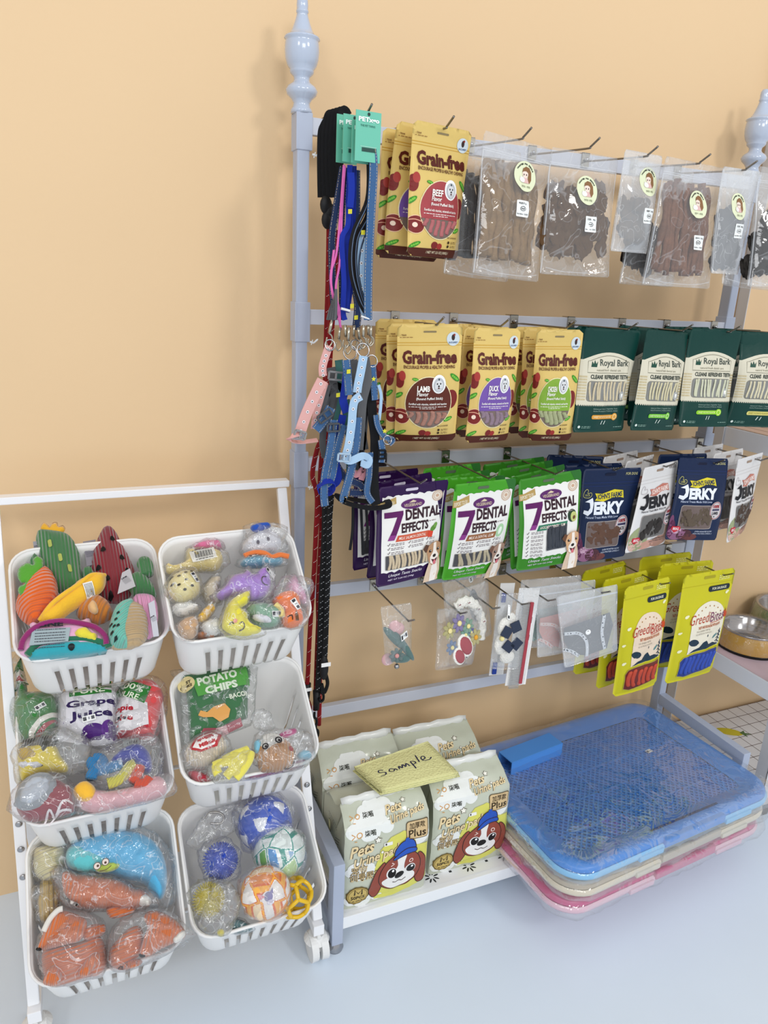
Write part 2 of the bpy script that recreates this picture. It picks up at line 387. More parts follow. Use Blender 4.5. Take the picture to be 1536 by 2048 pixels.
def bowl(loc, R, col, lab, h=.055):
    t = thing('pet_bowl', lab, 'bowl', loc, 'steel pet bowls')
    vs, fs = lathe([(R*.97, 0), (R*1.0, .004), (R*.99, .008)], 40); pydata('base_ring', vs, fs, mat('black rubber'), t)
    vs, fs = lathe([(0, .004), (R*.97, .005), (R*.985, .008), (R*.9, h*.8), (R*.86, h-.004)], 40); pydata('shell', vs, fs, mat('bowl '+col, col, .3, coat=.6, bump=('noise', 60, .5)), t)
    vs, fs = lathe([(R*.86, h-.006), (R*.9, h-.002), (R*.9, h), (R*.86, h+.001), (R*.8, h-.006), (R*.74, h*.35), (R*.55, h*.22), (0, h*.2)], 40); pydata('steel_liner', vs, fs, chrome, t)
    vs, fs = lathe([(0, h+.003), (R*.5, h+.002), (R*.93, h+.002), (R*1.0, h*.5), (R*1.03, .01)], 40)
    pydata('cling_wrap', [(x+random.uniform(-.0012, .0012), y+random.uniform(-.0012, .0012), z+random.uniform(-.0015, .0015)) for x, y, z in vs], fs, film('cling film', haze=.04, crinkle=.8, scale=50), t)
    return t
bowl((1.215, -.06, .3425), .083, '#c9982b', 'yellow steel pet bowl at the front left of the middle shelf')
bowl((1.405, -.022, .3425), .1, '#5f7a3a', 'large green steel pet bowl behind the yellow one', .07)
bowl((1.29, -.2, .3425), .075, '#6d97a8', 'pale blue steel pet bowl at the right picture edge', .05)

# ---------------------------------------------------------------- basket trolley
tro = thing('basket_trolley', 'white A-frame trolley with castors holding six plastic baskets', 'trolley', (-.27, -.14, 0))
def T(o): o.matrix_parent_inverse = Matrix.Translation((.27, .14, 0)); return o
LX, RX = -.498, -.026
def fr(t, x): return V((x, .0-.262*t, .845-.76*t))
bm = bmesh.new(); beam(bm, (LX-.02, 0, .847), (-.013, 0, .847), .022, .012, bev=.001); T(obj('top_bar', bm, whitem, tro))
for x in (LX, RX):
    bm = bmesh.new(); beam(bm, fr(.01, x), fr(1, x), .017, .012, up=(0, -1, .3), bev=.001); T(obj('side_rail', bm, whitem, tro))
    bm = bmesh.new(); beam(bm, fr(.5, x)+V((0, .012, 0)), (x, .03, .07), .017, .01, up=(0, -1, .3), bev=.001); T(obj('rear_strut', bm, whitem, tro))
    T(boxo('foot_bar', (x-.01, -.275, .058), (x+.01, .065, .08), whitem, tro, .001))
    for t_ in (.6, .64, .69, .745):
        bm = bmesh.new(); bmesh.ops.create_uvsphere(bm, u_segments=14, v_segments=8, radius=.0055); T(obj('bolt', bm, chrome, tro, True, Matrix.Translation(fr(t_, x)+V((0, -.007, .002))) @ Matrix.Diagonal((1, .5, 1, 1))))
    for y in (-.262, .045):
        bm = bmesh.new()
        bmesh.ops.create_cone(bm, cap_ends=True, segments=28, radius1=.0265, radius2=.0255, depth=.013, matrix=Matrix.Translation((x-.0095, y-.004, .0268)) @ Matrix.Rotation(pi/2, 4, 'Y'))
        bmesh.ops.create_cone(bm, cap_ends=True, segments=28, radius1=.0255, radius2=.0265, depth=.013, matrix=Matrix.Translation((x+.0095, y-.004, .0268)) @ Matrix.Rotation(pi/2, 4, 'Y'))
        T(obj('castor_wheel', bm, mat('castor nylon', '#e6e6e4', .35), tro))
        bm = bmesh.new(); box(bm, (x-.004, y-.016, .02), (x+.004, y+.012, .058), .003); bmesh.ops.create_cone(bm, cap_ends=True, segments=20, radius1=.024, radius2=.014, depth=.012, matrix=Matrix.Translation((x, y, .047)))
        T(obj('castor_fork', bm, mat('castor nylon'), tro))
for t_, y_ in ((.32, 0), (.62, 0), (.93, 0)):
    a_, b_ = fr(t_, LX), fr(t_, RX); bm = bmesh.new(); beam(bm, a_+V((0, .02, .01)), b_+V((0, .02, .01)), .009, .004, bev=.001); T(obj('cross_bar', bm, whitem, tro))

BK = {1: (-0.48, -0.141, 0.625, 0.211, 0.602, 0.049, 0.235), 2: (-0.246, -0.161, 0.63, 0.195, 0.74, 0.053, 0.243), 3: (-0.493, -0.214, 0.38, 0.216, 0.589, 0.02, 0.234),
      4: (-0.249, -0.219, 0.397, 0.206, 0.617, -0.007, 0.24), 5: (-0.497, -0.296, 0.148, 0.225, 0.70, 0.0, 0.236), 6: (-0.252, -0.302, 0.157, 0.219, 0.56, 0.007, 0.237)}
class Pl:
    """a working plane: origin, two axes, normal towards the viewer"""
    def __init__(s, o, ex, ey): s.o, s.ex, s.ey = V(o), V(ex).normalized(), V(ey).normalized(); s.n = s.ex.cross(s.ey)
    def off(s, k): return Pl(s.o+s.n*k, s.ex, s.ey)
    def px(s, x, y):
        d = _f+(x-768)/FPX*_r-(y-1024)/FPX*_u; t = (s.o-CP).dot(s.n)/d.dot(s.n); q = CP+d*t-s.o
        return (q.dot(s.ex), q.dot(s.ey))
    def w(s, a, b, h=0): return s.o+s.ex*a+s.ey*b+s.n*h
    def mat(s, a=0, b=0, h=0):
        m = Matrix((s.ex, s.ey, s.n)).transposed().to_4x4(); m.translation = s.w(a, b, h); return m
BP = {}
baskm = mat('white polypropylene', '#efeeec', .38, spec=.4)
blab = {1: 'white slotted basket of unwrapped plush toys, top left of the trolley', 2: 'white slotted basket of wrapped plush toys, top right of the trolley',
        3: 'white slotted basket with juice and can plush toys, middle left of the trolley', 4: 'white slotted basket with the chips bag and bananas, middle right of the trolley',
        5: 'white slotted basket of orange foxes, bottom left of the trolley', 6: 'white slotted basket of toy balls, bottom right of the trolley'}
def basket(k):
    X, Y, Z, d, a, ph, w = BK[k]; X, Y, Z = CP+(V((X, Y, Z))-CP)*.93; d *= .93; w = w*.93-.004; X += .002
    ex = V((cos(ph), sin(ph), 0)); ey = V((-sin(ph)*cos(a), cos(ph)*cos(a), sin(a)))
    P = Pl((X, Y, Z), ex, ey); BP[k] = P
    t = thing('basket', blab[k], 'basket', mw=P.mat(w/2, d/2, 0), group='slotted white baskets on the trolley')
    H = .105; ns = 9
    def ring(ins, z, r):
        hw, hd = w/2-ins, d/2-ins*.9; pts = []
        # front (towards -y) split finely for the slots
        for cx, cy, a0 in ((hw-r, -hd+r, -90), (hw-r, hd-r, 0), (-hw+r, hd-r, 90), (-hw+r, -hd+r, 180)):
            for q in range(7): an = radians(a0+15*q); pts.append((cx+r*cos(an), cy+r*sin(an), z))
            # straight piece to the next corner, 28 steps
            nx = {-90: (hw, -hd+r, hw, hd-r), 0: (hw-r, hd, -hw+r, hd), 90: (-hw, hd-r, -hw, -hd+r), 180: (-hw+r, -hd, hw-r, -hd)}[a0]
            for q in range(1, 28): f = (q+(-.22 if q % 4 == 2 else .22 if q % 4 == 3 else 0))/28; pts.append((nx[0]+(nx[2]-nx[0])*f, nx[1]+(nx[3]-nx[1])*f, z))
        return pts
    lv = [(0, 0, .034), (.0022, -.006, .033), (.004, -.02, .033), (.0062, -.038, .032), (.009, -.058, .032), (.0125, -.078, .031), (.015, -.094, .030), (.019, -.1025, .028), (.028, -H, .022)]
    vs = []; fs = []; n = 0
    tb = radians(21); dn = V((0, -sin(a-tb), -cos(a-tb)))   # the walls run down steeper than the rim's normal
    for ins, z, r in lv:
        p = ring(ins, 0, r); n = len(p)
        vs += [V(q)+dn*(-z/.105*(.103+(q[1]+d/2)*sin(a-tb))) for q in p]
    for j in range(len(lv)-1):
        for i in range(n):
            seg, q = divmod(i, 34); st = q-6
            slot = 0 <= st < 28 and ((seg == 3 and st % 4 == 2 and 1 < st < 27 and 3 <= j <= 7) or (seg in (0, 2) and st % 6 == 2 and 3 <= j <= 6))
            if slot: continue
            k2 = (i+1) % n; fs.append((j*n+i, j*n+k2, (j+1)*n+k2, (j+1)*n+i))
    fs.append(tuple((len(lv)-1)*n+i for i in range(n)))
    b = pydata('basket_body', vs, fs, baskm, t)
    so = b.modifiers.new('s', 'SOLIDIFY'); so.thickness = .0018; so.offset = 1
    rp = [V(q) for q in ring(-.0012, 0, .035)]
    vs, fs = sweep(rp, [(.0026*cos(i*pi/4), .0034*sin(i*pi/4)) for i in range(8)], True, face=(0, 0, 1)); pydata('rim', vs, fs, baskm, t)
    return t
for k in BK: basket(k)
# ================================================================ pouches on the hooks
Z3 = V((0, 0, 1))
def pose(x, z, yaw, roll, pit, y):
    ex = V((cos(yaw), sin(yaw), 0)); n = V((sin(yaw), -cos(yaw), 0)); dn = -Z3*cos(pit)+n*sin(pit)
    e1 = ex*cos(roll)-dn*sin(roll); d1 = dn*cos(roll)+ex*sin(roll)
    nn = e1.cross(-d1)
    m = Matrix((e1, nn*-1, -d1)).transposed().to_4x4(); m.translation = V((x, y, z)); return m   # local: x right, -y to the viewer, z up; origin at the hang hole
def pouchF(w, h, T=.022, seed=0, r=.008, curl=.006, bot=.35, pw=3.0, top=.1, wr=.0011):
    rnd = random.Random(seed); ph = rnd.uniform(0, 6); cu = rnd.uniform(-curl, curl); tw = rnd.uniform(-.012, .012); sx = rnd.uniform(.0, .05)
    def F(u, v, side, lift=0):
        q = max(0, min(1, v/h)); k = max(0, min(1, (q-top)/(.5-top))); k = k*k*(3-2*k)
        if q > .82: k *= 1-(1-bot)*((q-.82)/.18)**1.6
        a = min(1, abs(2*u/w)); t = T*k*max(0, 1-a**pw)**.75
        lim = w/2
        if v < r: lim = w/2-r+math.sqrt(max(0, r*r-(r-v)**2))
        if v > h-r: lim = w/2-r+math.sqrt(max(0, r*r-(v-h+r)**2))
        x = max(-lim, min(lim, u))*(1-sx*k)
        nz = noise.noise(V((u*38+seed*7, v*26, seed*3.1)))*wr*(1 if side > 0 else .6)*(1-a**4)+noise.noise(V((u*90+seed, v*60, 5)))*wr*.45*(1-a**4)
        y = -side*(t/2+nz*(.3+k))+cu*sin(pi*q)+tw*q*u/w*2-side*lift
        return V((x, y, -v+.014))
    return F
def pouch_body(F, w, h, m, parent, name='pouch', nu=20, nv=32, vs_=None):
    vs = []; fs = []
    for sd in (1, -1):
        for j in range(nv+1):
            for i in range(nu+1):
                u = -w/2+w*i/nu; vs.append(F(u, h*j/nv, sd))
    n = (nu+1)*(nv+1)
    for j in range(nv):
        for i in range(nu):
            a = j*(nu+1)+i; fs.append((a, a+nu+1, a+nu+2, a+1)); fs.append((n+a, n+a+1, n+a+nu+2, n+a+nu+1))
    for j in range(nv):
        for i in (0, nu):
            a = j*(nu+1)+i; fs.append((a, a+nu+1, n+a+nu+1, n+a) if i else (a, n+a, n+a+nu+1, a+nu+1))
    for i in range(nu):
        for j in (0, nv):
            a = j*(nu+1)+i; fs.append((a, a+1, n+a+1, n+a))
    return pydata(name, vs, fs, m, parent)
def artF(F, w, h, H, ox=0):
    return lambda x, y, l: F(x*w/100, (H-y)*h/H, 1, l)
def cutsof(w, H, nu=20, nv=32): return [[-50+100*i/nu for i in range(1, nu)], [H*j/nv for j in range(1, nv)]]
def capsule(r, l, n=8, k=3):
    prof = [(r*sin(pi/2*i/k), -l/2-r*cos(pi/2*i/k)+r) for i in range(k+1)]+[(r, l*(i/6-.5)) for i in range(1, 6)]+[(r*cos(pi/2*i/k), l/2-r+r*sin(pi/2*i/k)) for i in range(k+1)]
    return lathe(prof, n)
_stick = {}
def sticks(parent, F, w, h, H, items, r, m, name='treat_stick', lift=.0005, flat=.55):
    """items: (x0, y0, x1, y1) in art units"""
    k = (m.name, r)
    for x0, y0, x1, y1 in items:
        a, b = F(x0*w/100, (H-y0)*h/H, 1, lift), F(x1*w/100, (H-y1)*h/H, 1, lift); L = (b-a).length
        if k not in _stick:
            vs, fs = capsule(r, .05, 8, 3); vs = [(x*(1+.08*sin(z*300))+r*.5*sin(z*90+len(_stick)), y*flat, z) for x, y, z in vs]; me = bpy.data.meshes.new(name); me.from_pydata(vs, [], fs); me.materials.append(m); me.shade_smooth(); _stick[k] = me
        o = bpy.data.objects.new(name, _stick[k]); COL.objects.link(o); o.parent = parent
        z = (b-a).normalized(); x = V((1, 0, 0)); y = z.cross(x).normalized(); x = y.cross(z)
        mt = Matrix((x, y, z)).transposed().to_4x4(); mt.translation = (a+b)/2
        o.matrix_local = mt @ Matrix.Diagonal((1, 1, L/.05, 1))

def maltese(a, cx, cy, s, L):   # little white dog portrait
    a.E(cx, cy, 11*s, 13.5*s, '#f3f3f1', L); a.E(cx, cy-1*s, 8.5*s, 10.5*s, '#b9bcc0', L+1); a.E(cx, cy-2*s, 6.5*s, 8*s, '#d9dadb', L+2); a.P([(cx-6*s, cy-6*s), (cx, cy-12*s), (cx+6*s, cy-6*s)], '#c9cacc', L+2)
    a.E(cx-2.6*s, cy+1*s, 1.1*s, 1.3*s, '#22201f', L+3, 10); a.E(cx+2.6*s, cy+1*s, 1.1*s, 1.3*s, '#22201f', L+3, 10); a.E(cx, cy-2.5*s, 1.5*s, 1.3*s, '#1b1918', L+3, 10); a.E(cx, cy-5.4*s, 1.6*s, 1.2*s, '#5b3a38', L+3, 10)
    a.E(cx, cy+7*s, 1.2*s, 1.6*s, '#3a4a50', L+3, 10)
def grain(col, flav, H=172, full=True):
    a = Art(); br = '#571d15'
    a.R(-50, 0, 50, 11.5, '#4d1f12', 1)
    a.S([(-50, 147), (50, 147)], .8, '#c99a2f', 1, sub=0); a.S([(-50, 143.5), (50, 143.5)], .6, '#c99a2f', 1, sub=0); a.R(-10, 160.5, 10, 163, '#8a7a58', 1, 1.2)
    a.T('- TEAR', -46, 156.5, -36, 158.5, '#6a3a1c'); a.lines(-46, -26, [154.5], .7, '#8a5a2c')
    a.E(36, 152, 10, 9.5, '#cdd8de', 2); a.E(36, 154, 2.6, 4.2, '#3a2a28', 3); a.E(37.5, 157.5, 1.6, 1.6, '#8c2f24', 4, 10); a.T('JUCOPET', 29, 145.2, 43, 148.2, '#274a78', 3, .03)
    a.T('Grain-free', -42, 118.5, 43, 137, br, 3, .045); a.T('ENCOURAGE PROPER & HEALTHY CHEWING', -40, 112.3, 40, 117, br, 3, .02)
    def steak(x, y, r):
        a.E(x, y, r, r*.95, '#f0c7a0', 1); a.E(x, y, r*.93, r*.87, '#7b2523', 2); a.E(x-r*.1, y-r*.05, r*.28, r*.26, '#f0d8c2', 3, 12)
        a.S([(x-r*.8, y+r*.4), (x-r*.1, y+r*.5), (x+r*.8, y+r*.25)], r*.09, '#e3a58a', 3)
    steak(-41, 42, 13); a.E(-46, 95, 7, 11, '#7b2523', 1); a.E(-42, 102, 5, 7, '#a83a34', 2); a.E(36, 68, 11, 14, '#7b2523', 1); a.E(-7, 16, 6, 5, '#7b2523', 1); a.E(2, 15, 5, 4, '#9c302c', 2)
    for x, y, rx, ry, ro in ((41, 99, 10, 3.4, -38), (-47, 73, 8, 3.2, 38), (-41, 15.5, 9, 3, 25), (33, 38, 7.5, 3, 20), (-22, 98, 5, 2.2, -8)):
        a.E(x, y, rx, ry, '#3c8f2b', 2, 16, ro)
        for k in (-.5, -.15, .2, .5): a.E(x+rx*k*cos(radians(ro)), y+rx*k*sin(radians(ro)), ry*.5, ry*.5, '#79c043', 3, 8)
    # window and coloured oval cap
    cx, cy, rx, ry = 0, 63, 36, 38
    a.E(cx, cy, rx+1.2, ry+1.2, '#f2e7b8', 2, 36)
    lo = [(cx+rx*cos(t), cy+ry*sin(t)) for t in [math.asin((51-cy)/ry)+(-pi-2*math.asin((51-cy)/ry))*i/18 for i in range(19)]]
    a.P(lo, '#7a6a62', 3)
    hi = [(cx+rx*cos(t), cy+ry*sin(t)) for t in [math.asin((51-cy)/ry)+(pi-2*math.asin((51-cy)/ry))*i/26 for i in range(27)]]
    a.P(hi, col, 4)
    maltese(a, 15, 91, 1, 5)
    w = '#fbf6ee'
    a.T(flav, -19, 81, 1, 89.5, w, 9, .03); a.T('Flavor', -19, 74.5, -1, 80.5, w, 9, .02); a.T('(Round Puffed Stick)', -20, 67.5, 22, 72.5, w, 9, .02)
    a.T('Fortified with vitamins, minerals and taurine', -31, 60, 29, 64, w, 9, .01); a.lines(-31, 29, [57.5], .8, w, 5); a.lines(-14, 12, [55], .8, w, 5)
    a.T('PET LOVE BONES', 16, 26.5, 34, 28.6, '#4a2a16'); 
    for y in (21, 15.6): a.E(19, y, 2, 2, '#3a2a1a', 3, 12); a.lines(23, 34, [y+.8, y-1], .6, '#5a3a22')
    a.T('/ NET WT 3.5 OZ (100G) /', -21, 3.5, 22, 8, '#e9d9b8', 4, .01)
    return a, H
def royal(acc, ink, H=146):
    a = Art(); cr = '#d8d2bd'; g = '#1d4a3c'
    arch = [(-50, 40), (50, 40), (50, 103)]+[(46-92*i/12, 103+10.5*sin(pi*i/12)) for i in range(13)]+[(-50, 103)]
    a.P(arch, cr, 1)
    for i in range(34): x = -50+i*100/34; a.P([(x, 40.2), (x+100/68, 37.6), (x+100/34, 40.2)], cr, 1)
    for i in range(9):
        for j in range(9):
            for sx in (-1, 1): a.R(sx*(38.5+i*1.5)-.45, 46+j*4, sx*(38.5+i*1.5)+.45, 48.4+j*4, '#cbb98c', 2)
    fr_ = [(-38, 85), (38, 85), (38, 101)]+[(34-68*i/10, 101.5+7.5*sin(pi*i/10)) for i in range(11)]+[(-38, 101)]
    a.S(fr_, .8, '#7b7866', 2, True, 0)
    a.P([(-33, 93), (-31.5, 101), (-29, 97), (-27, 102.5), (-25, 97), (-22, 101), (-24, 93)], g, 3)
    a.T('Royal Bark', -18, 92, 36, 104, '#3b4640', 3, .01); a.T('natural fresh dental care', -24, 87.6, 22, 90.6, '#8a8470', 3, 0)
    a.T('CLEANS  REFRESHES TEETH', -33, 76.5, 38, 82.5, '#22302b', 3, .03)
    a.R(-36.5, 44.5, 38, 73.5, '#8f8b7f', 2, 5); a.R(-35.5, 45.3, 37, 72.7, '#858582', 3, 4.6)
    a.E(29, 53, 5.5, 6.5, '#a9aaa8', 8, 16); a.P([(27, 56), (31.4, 56), (31, 50), (29.9, 50), (29.2, 53), (28.4, 50), (27.4, 50)], '#f4f4ef', 9)
    a.T('Advanced Clean | Vegetable Taste', -22, 32.6, 26, 35, '#9bb3a8', 2, 0); a.T('Active Protection | Probiotic Added', -22, 29.5, 26, 31.8, '#9bb3a8', 2, 0)
    a.R(-24, 19.5, 22, 25.5, acc, 2, 2.6); a.E(21, 22.5, 5.4, 5.4, acc, 2, 16); a.O(21, 22.5, 3.2, 3.2, .8, ink, 3, 14); a.T('SWEET POTATO FLAVOR', -21, 21, 14, 24, ink, 4, .01)
    a.T('11', -3.5, 11.5, 3.5, 17, '#d7e2da', 2, .01, shear=.3); a.E(-42, 8, 2, 2, '#d7e2da', 2, 8); a.lines(-38, -22, [8.6, 6.6], .7, '#8fb0a2', 2); a.lines(24, 42, [7], .8, '#8fb0a2', 2)
    return a, H
def dog(a, cx, cy, s, L=5, tan='#c59a74', drk='#5a3c2c'):
    X = lambda p: [(cx+x*s, cy+y*s) for x, y in p]
    a.P(X([(-14, -46), (-10, -22), (-6, -8), (10, -6), (16, -24), (20, -42), (14, -46)]), '#dcc2a8', L)
    a.P(X([(-4, -46), (-3, -18), (6, -14), (9, -30), (6, -46)]), '#f2e9df', L+1)
    a.P(X([(-14, 2), (-19, 8), (-15, 15), (-8, 12)]), drk, L+1); a.P(X([(8, 12), (13, 22), (17, 25), (18, 15), (13, 4)]), drk, L+1)
    a.P(X([(-13, 3), (-10, 12), (-3, 16), (5, 16), (12, 11), (14, 1), (10, -12), (4, -19), (-3, -19), (-9, -12)]), tan, L+2)
    a.P(X([(-2, 15), (3, 15), (4, 2), (9, -6), (6, -16), (0, -19), (-6, -15), (-7, -6), (-2, 2)]), '#f1e6da', L+3)
    for x in (-7, 7.4): a.E(cx+x*s, cy+3.5*s, 2.3*s, 2.1*s, '#2a1a12', L+4, 12); a.E(cx+(x+.6)*s, cy+4.3*s, .7*s, .7*s, '#ffffff', L+5, 8)
    a.E(cx+.6*s, cy-5*s, 3.1*s, 2.4*s, '#231d1b', L+4, 14); a.P(X([(-5, -9), (1, -11), (7, -9), (4, -16), (-1, -16)]), '#5b2226', L+4); a.E(cx+1*s, cy-15*s, 2.6*s, 3.6*s, '#d7707a', L+5, 12)
def dental(kind, H=143):
    a = Art(); pur = '#3d1054'; grn = '#4aa51f'; c = dict(purple=pur, green=grn, dark='#3d9522')[kind]
    wob = lambda i: 1.3*sin(i*2.1)+.8*sin(i*4.7)
    a.P([(-44, 20)]+[(-44+90*i/24, 20+wob(i)*.8) for i in range(25)]+[(46, 128)]+[(46-90*i/24, 128+wob(i+9)*.8) for i in range(25)], '#ebe9e4', 1)
    if kind == 'purple': a.P([(30, 143), (50, 143), (50, 60)], '#2b0a45', 1)
    else: a.P([(32, 143), (50, 143), (50, 110)], '#2c6b2a', 0.5)
    a.P([(-50, 111), (-50, 121), (-42, 121), (-25, 126.5), (-24, 117), (-40, 111.5)], '#b5975a', 3); a.T('EXPORT TO EU', -48, 114, -27, 119.5, '#f6eed8', 4, .01, 8)
    a.R(-12, 133, 6, 137, '#cfc6d6' if kind == 'purple' else '#5a6a52', 2, 1.8)
    a.E(0, 114, 17.5, 7.2, '#5c2a66', 3, 28); a.T('VEGEBRAND', -13, 110.6, 13, 114.8, '#d8c6a8', 4, .01); a.P([(-6, 116), (0, 119.5), (5, 117), (8, 118.6), (3, 116)], '#d8c6a8', 4)
    a.E(36, 121, 8.2, 8.2, '#e4d8c8', 2, 24); a.O(36, 121, 7.2, 7.2, .7, '#b88f73', 3); a.O(36, 121, 5, 5, .5, '#b88f73', 3); a.E(36, 121, 2.4, 2.2, '#c9a58a', 3, 10)
    k = '#341a24'
    a.P([(-41, 106), (-14, 106), (-14, 101), (-27, 66), (-36, 66), (-23, 98), (-41, 98)], '#5f1c5c', 3); a.P([(-27, 66), (-36, 66), (-33, 73.5), (-24, 73.5)], '#8c3a86', 4)
    a.T('DENTAL', -11, 92, 42, 107, k, 4, .035); a.T('EFFECTS', -17, 75, 24, 88.5, k, 4, .035); a.lines(25, 36, [86], 1.2, '#9a8a8a')
    rb, tx = dict(purple=('#cf5a3c', 'MILK SALMON DENTAL'), green=('#96603a', 'MILK & DENTAL GUM'), dark=('#2f7a5c', 'AVOCADO DENTAL GUM'))[kind]
    a.P([(-25, 63), (-22, 72), (26, 72), (24, 63)], rb, 3); a.T(tx, -20, 65.4, 21, 69.8, '#f4e2d4', 4, .01, shear=.2)
    if kind == 'purple': a.P([(24, 62), (25, 72), (33, 69), (31, 61)], '#d6452c', 4); a.E(33, 74, 6, 4, '#5a8a34', 3, 12, 40); a.E(36, 78, 4, 3, '#6f9e45', 4, 12, 60)
    elif kind == 'green': a.E(32, 72, 6.5, 10, '#a8cfa2', 3, 18, -12); a.E(32, 72, 3, 6, '#e9f1e2', 4, 12, -12)
    else: a.E(34, 78, 8, 10, '#27402a', 3, 18, 15); a.E(37, 76, 6, 8, '#c3c77a', 4, 18, 15); a.E(37.5, 75, 2.6, 3, '#6a4424', 5, 12)
    def tick(x, y): a.S([(x, y+1), (x+1.2, y-.6), (x+3.6, y+3)], .8, '#4a3a40', 4, sub=0)
    if kind == 'dark':
        for i in range(7): y = 60-i*6; tick(-40, y); a.lines(-33, -14, [y+1.4, y-.8], .8, '#6d6068', seed=i)
        a.R(-9, 29, 26, 69, '#a7a5a5', 3, 2); a.R(-8, 30, 25, 68, '#43464c', 4, 2)
    else:
        for i, y in enumerate((59, 53, 47)):
            for j, x in enumerate((-36, -6, 22)):
                if i == 2 and j: continue
                tick(x, y); a.lines(x+5, x+(24 if j < 2 else 14), [y+1.4, y-.8], .8, '#6d6068', seed=i*3+j)
        a.R(-39, 23.5, 27, 44.5, '#8d8a88', 3, 1.5); a.R(-38, 24.3, 26, 43.8, '#4c4b4e', 4, 1.5)
    dog(a, 36, 37, 1.0 if kind != 'green' else .95, 12, *(('#b68a66', '#5a3c2c') if kind == 'purple' else ('#a58572', '#73503f') if kind == 'green' else ('#d3a67c', '#6b4630')))
    a.T('Unique Taste Snacks', -34, 11.5, 18, 17.2, '#f2ecf4', 3, .0, shear=.35); a.T('NET WT 5.64 OZ (160g)', -34, 6, 6, 9.4, '#e2d6e8', 3, .01)
    return a, H
def jerky(kind, badge, H=138):
    a = Art(); navy = kind == 'navy'; w = '#e8ecf5' if navy else '#16161c'
    a.T('FOR DOG', 24, 127.6, 44, 131.6, '#c9c48a' if navy else '#5a4a44', 3, .01); a.R(-12, 127, 7, 131, '#0c1430' if navy else '#9c8574', 2, 1.8)
    a.S([(-50, 117), (50, 117)], .6, '#22356c' if navy else '#c9c4c2', 1, sub=0); a.S([(-50, 112), (50, 112)], .5, '#22356c' if navy else '#c9c4c2', 1, sub=0)
    # produce picture along the foot
    if navy:
        for x, y, rx, ry, c in ((-45, 20, 12, 16, '#5b2748'), (-34, 12, 16, 12, '#8f5f7e'), (-20, 8, 14, 10, '#4d2b33'), (-36, 18, 8, 6, '#c9a3b8'), (-8, 4, 14, 6, '#6b3a38'), (-47, 34, 6, 10, '#7a4768')):
            a.E(x, max(y, ry+.3), rx if x-rx > -50 else 50+x-.2, ry, c, 1, 18)
    else:
        for x, y, rx, ry, c in ((-30, 22, 20, 22, '#9aa37a'), (-36, 14, 13, 13, '#d9b3a4'), (-24, 44, 12, 10, '#5d6b3a'), (-8, 8, 22, 8, '#cf9d8c'), (24, 10, 24, 10, '#a98070'), (30, 26, 18, 12, '#8a6c60')):
            a.E(x, max(y, ry+.3), min(rx, 49.5-abs(x)) if abs(x)+rx > 50 else rx, ry, c, 1, 18)
        for k in range(5): a.S([(-44+k*3, 14+k*5), (-30+k*3, 30+k*5)], 1.2, '#49602c', 2, sub=0)
    a.P([(-26, 92), (-22, 95.5), (-26, 102), (-14, 101), (8, 107), (24, 105), (27, 93.5), (20, 95.5), (6, 95.5), (-10, 90)], '#dccb2d' if navy else '#c07565', 3)
    a.T("IOHN'S FARMS", -21, 94.5, 23, 102.5, '#22304f' if navy else '#f3dfd6', 4, .03, 5)
    a.P([(-43, 90), (-30, 96), (-28, 88), (-30, 76), (-37, 70), (-45, 73), (-44, 78), (-37, 77), (-34, 82), (-35, 89)], w, 4)
    a.T('ERKY', -27, 71.5, 28, 90, w, 4, .055); a.T('Natural Treats Made With Love', -40, 65.8, 20, 69.4, '#b9c3da' if navy else '#3a3438', 3, .01)
    a.S([(-46, 98), (-45, 104), (-41, 108), (-38, 106), (-39, 102), (-33, 103), (-32, 99), (-36, 96), (-43, 96)], .8, '#b9b56a' if navy else '#b5aeb0', 3, True)
    if navy: a.T('DUCK' if badge == 'DUCK' else 'LAMB', -43, 98, -35, 101, '#b9b56a', 3, .01)
    a.R(-37, 21, 28, 61.5, '#a39b98', 3, 4); a.R(-36, 22, 27, 60.5, '#6e5f5b' if navy else '#6c6a68', 4, 4)
    a.E(30, 53, 13, 15.5, '#c9c3c4', 8, 26); a.O(30, 53, 11.8, 14.2, .9, '#9c2b33', 9); a.T('100%', 23, 57.5, 37, 63, '#a11f2a', 10, .04); a.R(22, 52.8, 38, 56, '#3c3a58', 9, .5); a.T(badge, 22.5, 46, 36, 51, '#26232c', 10, .02); a.E(29, 42.6, 1.6, 1.2, '#26232c', 9, 8)
    a.T('OVEN ROASTED SLOW', -2, 15.5, 32, 18, '#c9d0e0' if navy else '#3a3438', 3, .01); a.T('HIGH PROTEIN OMEGA 3', -4, 11.5, 33, 14, '#c9d0e0' if navy else '#3a3438', 3, 0)
    if not navy or badge == 'LAMB': a.P([(-40, 14), (-46, 20), (-45, 25), (-40, 25), (-37, 26), (-32, 25), (-31, 20)], '#c42a3a', 5); a.T('80G', -43.5, 18.4, -34, 23.4, '#f4d9d9', 6, .03)
    return a, H
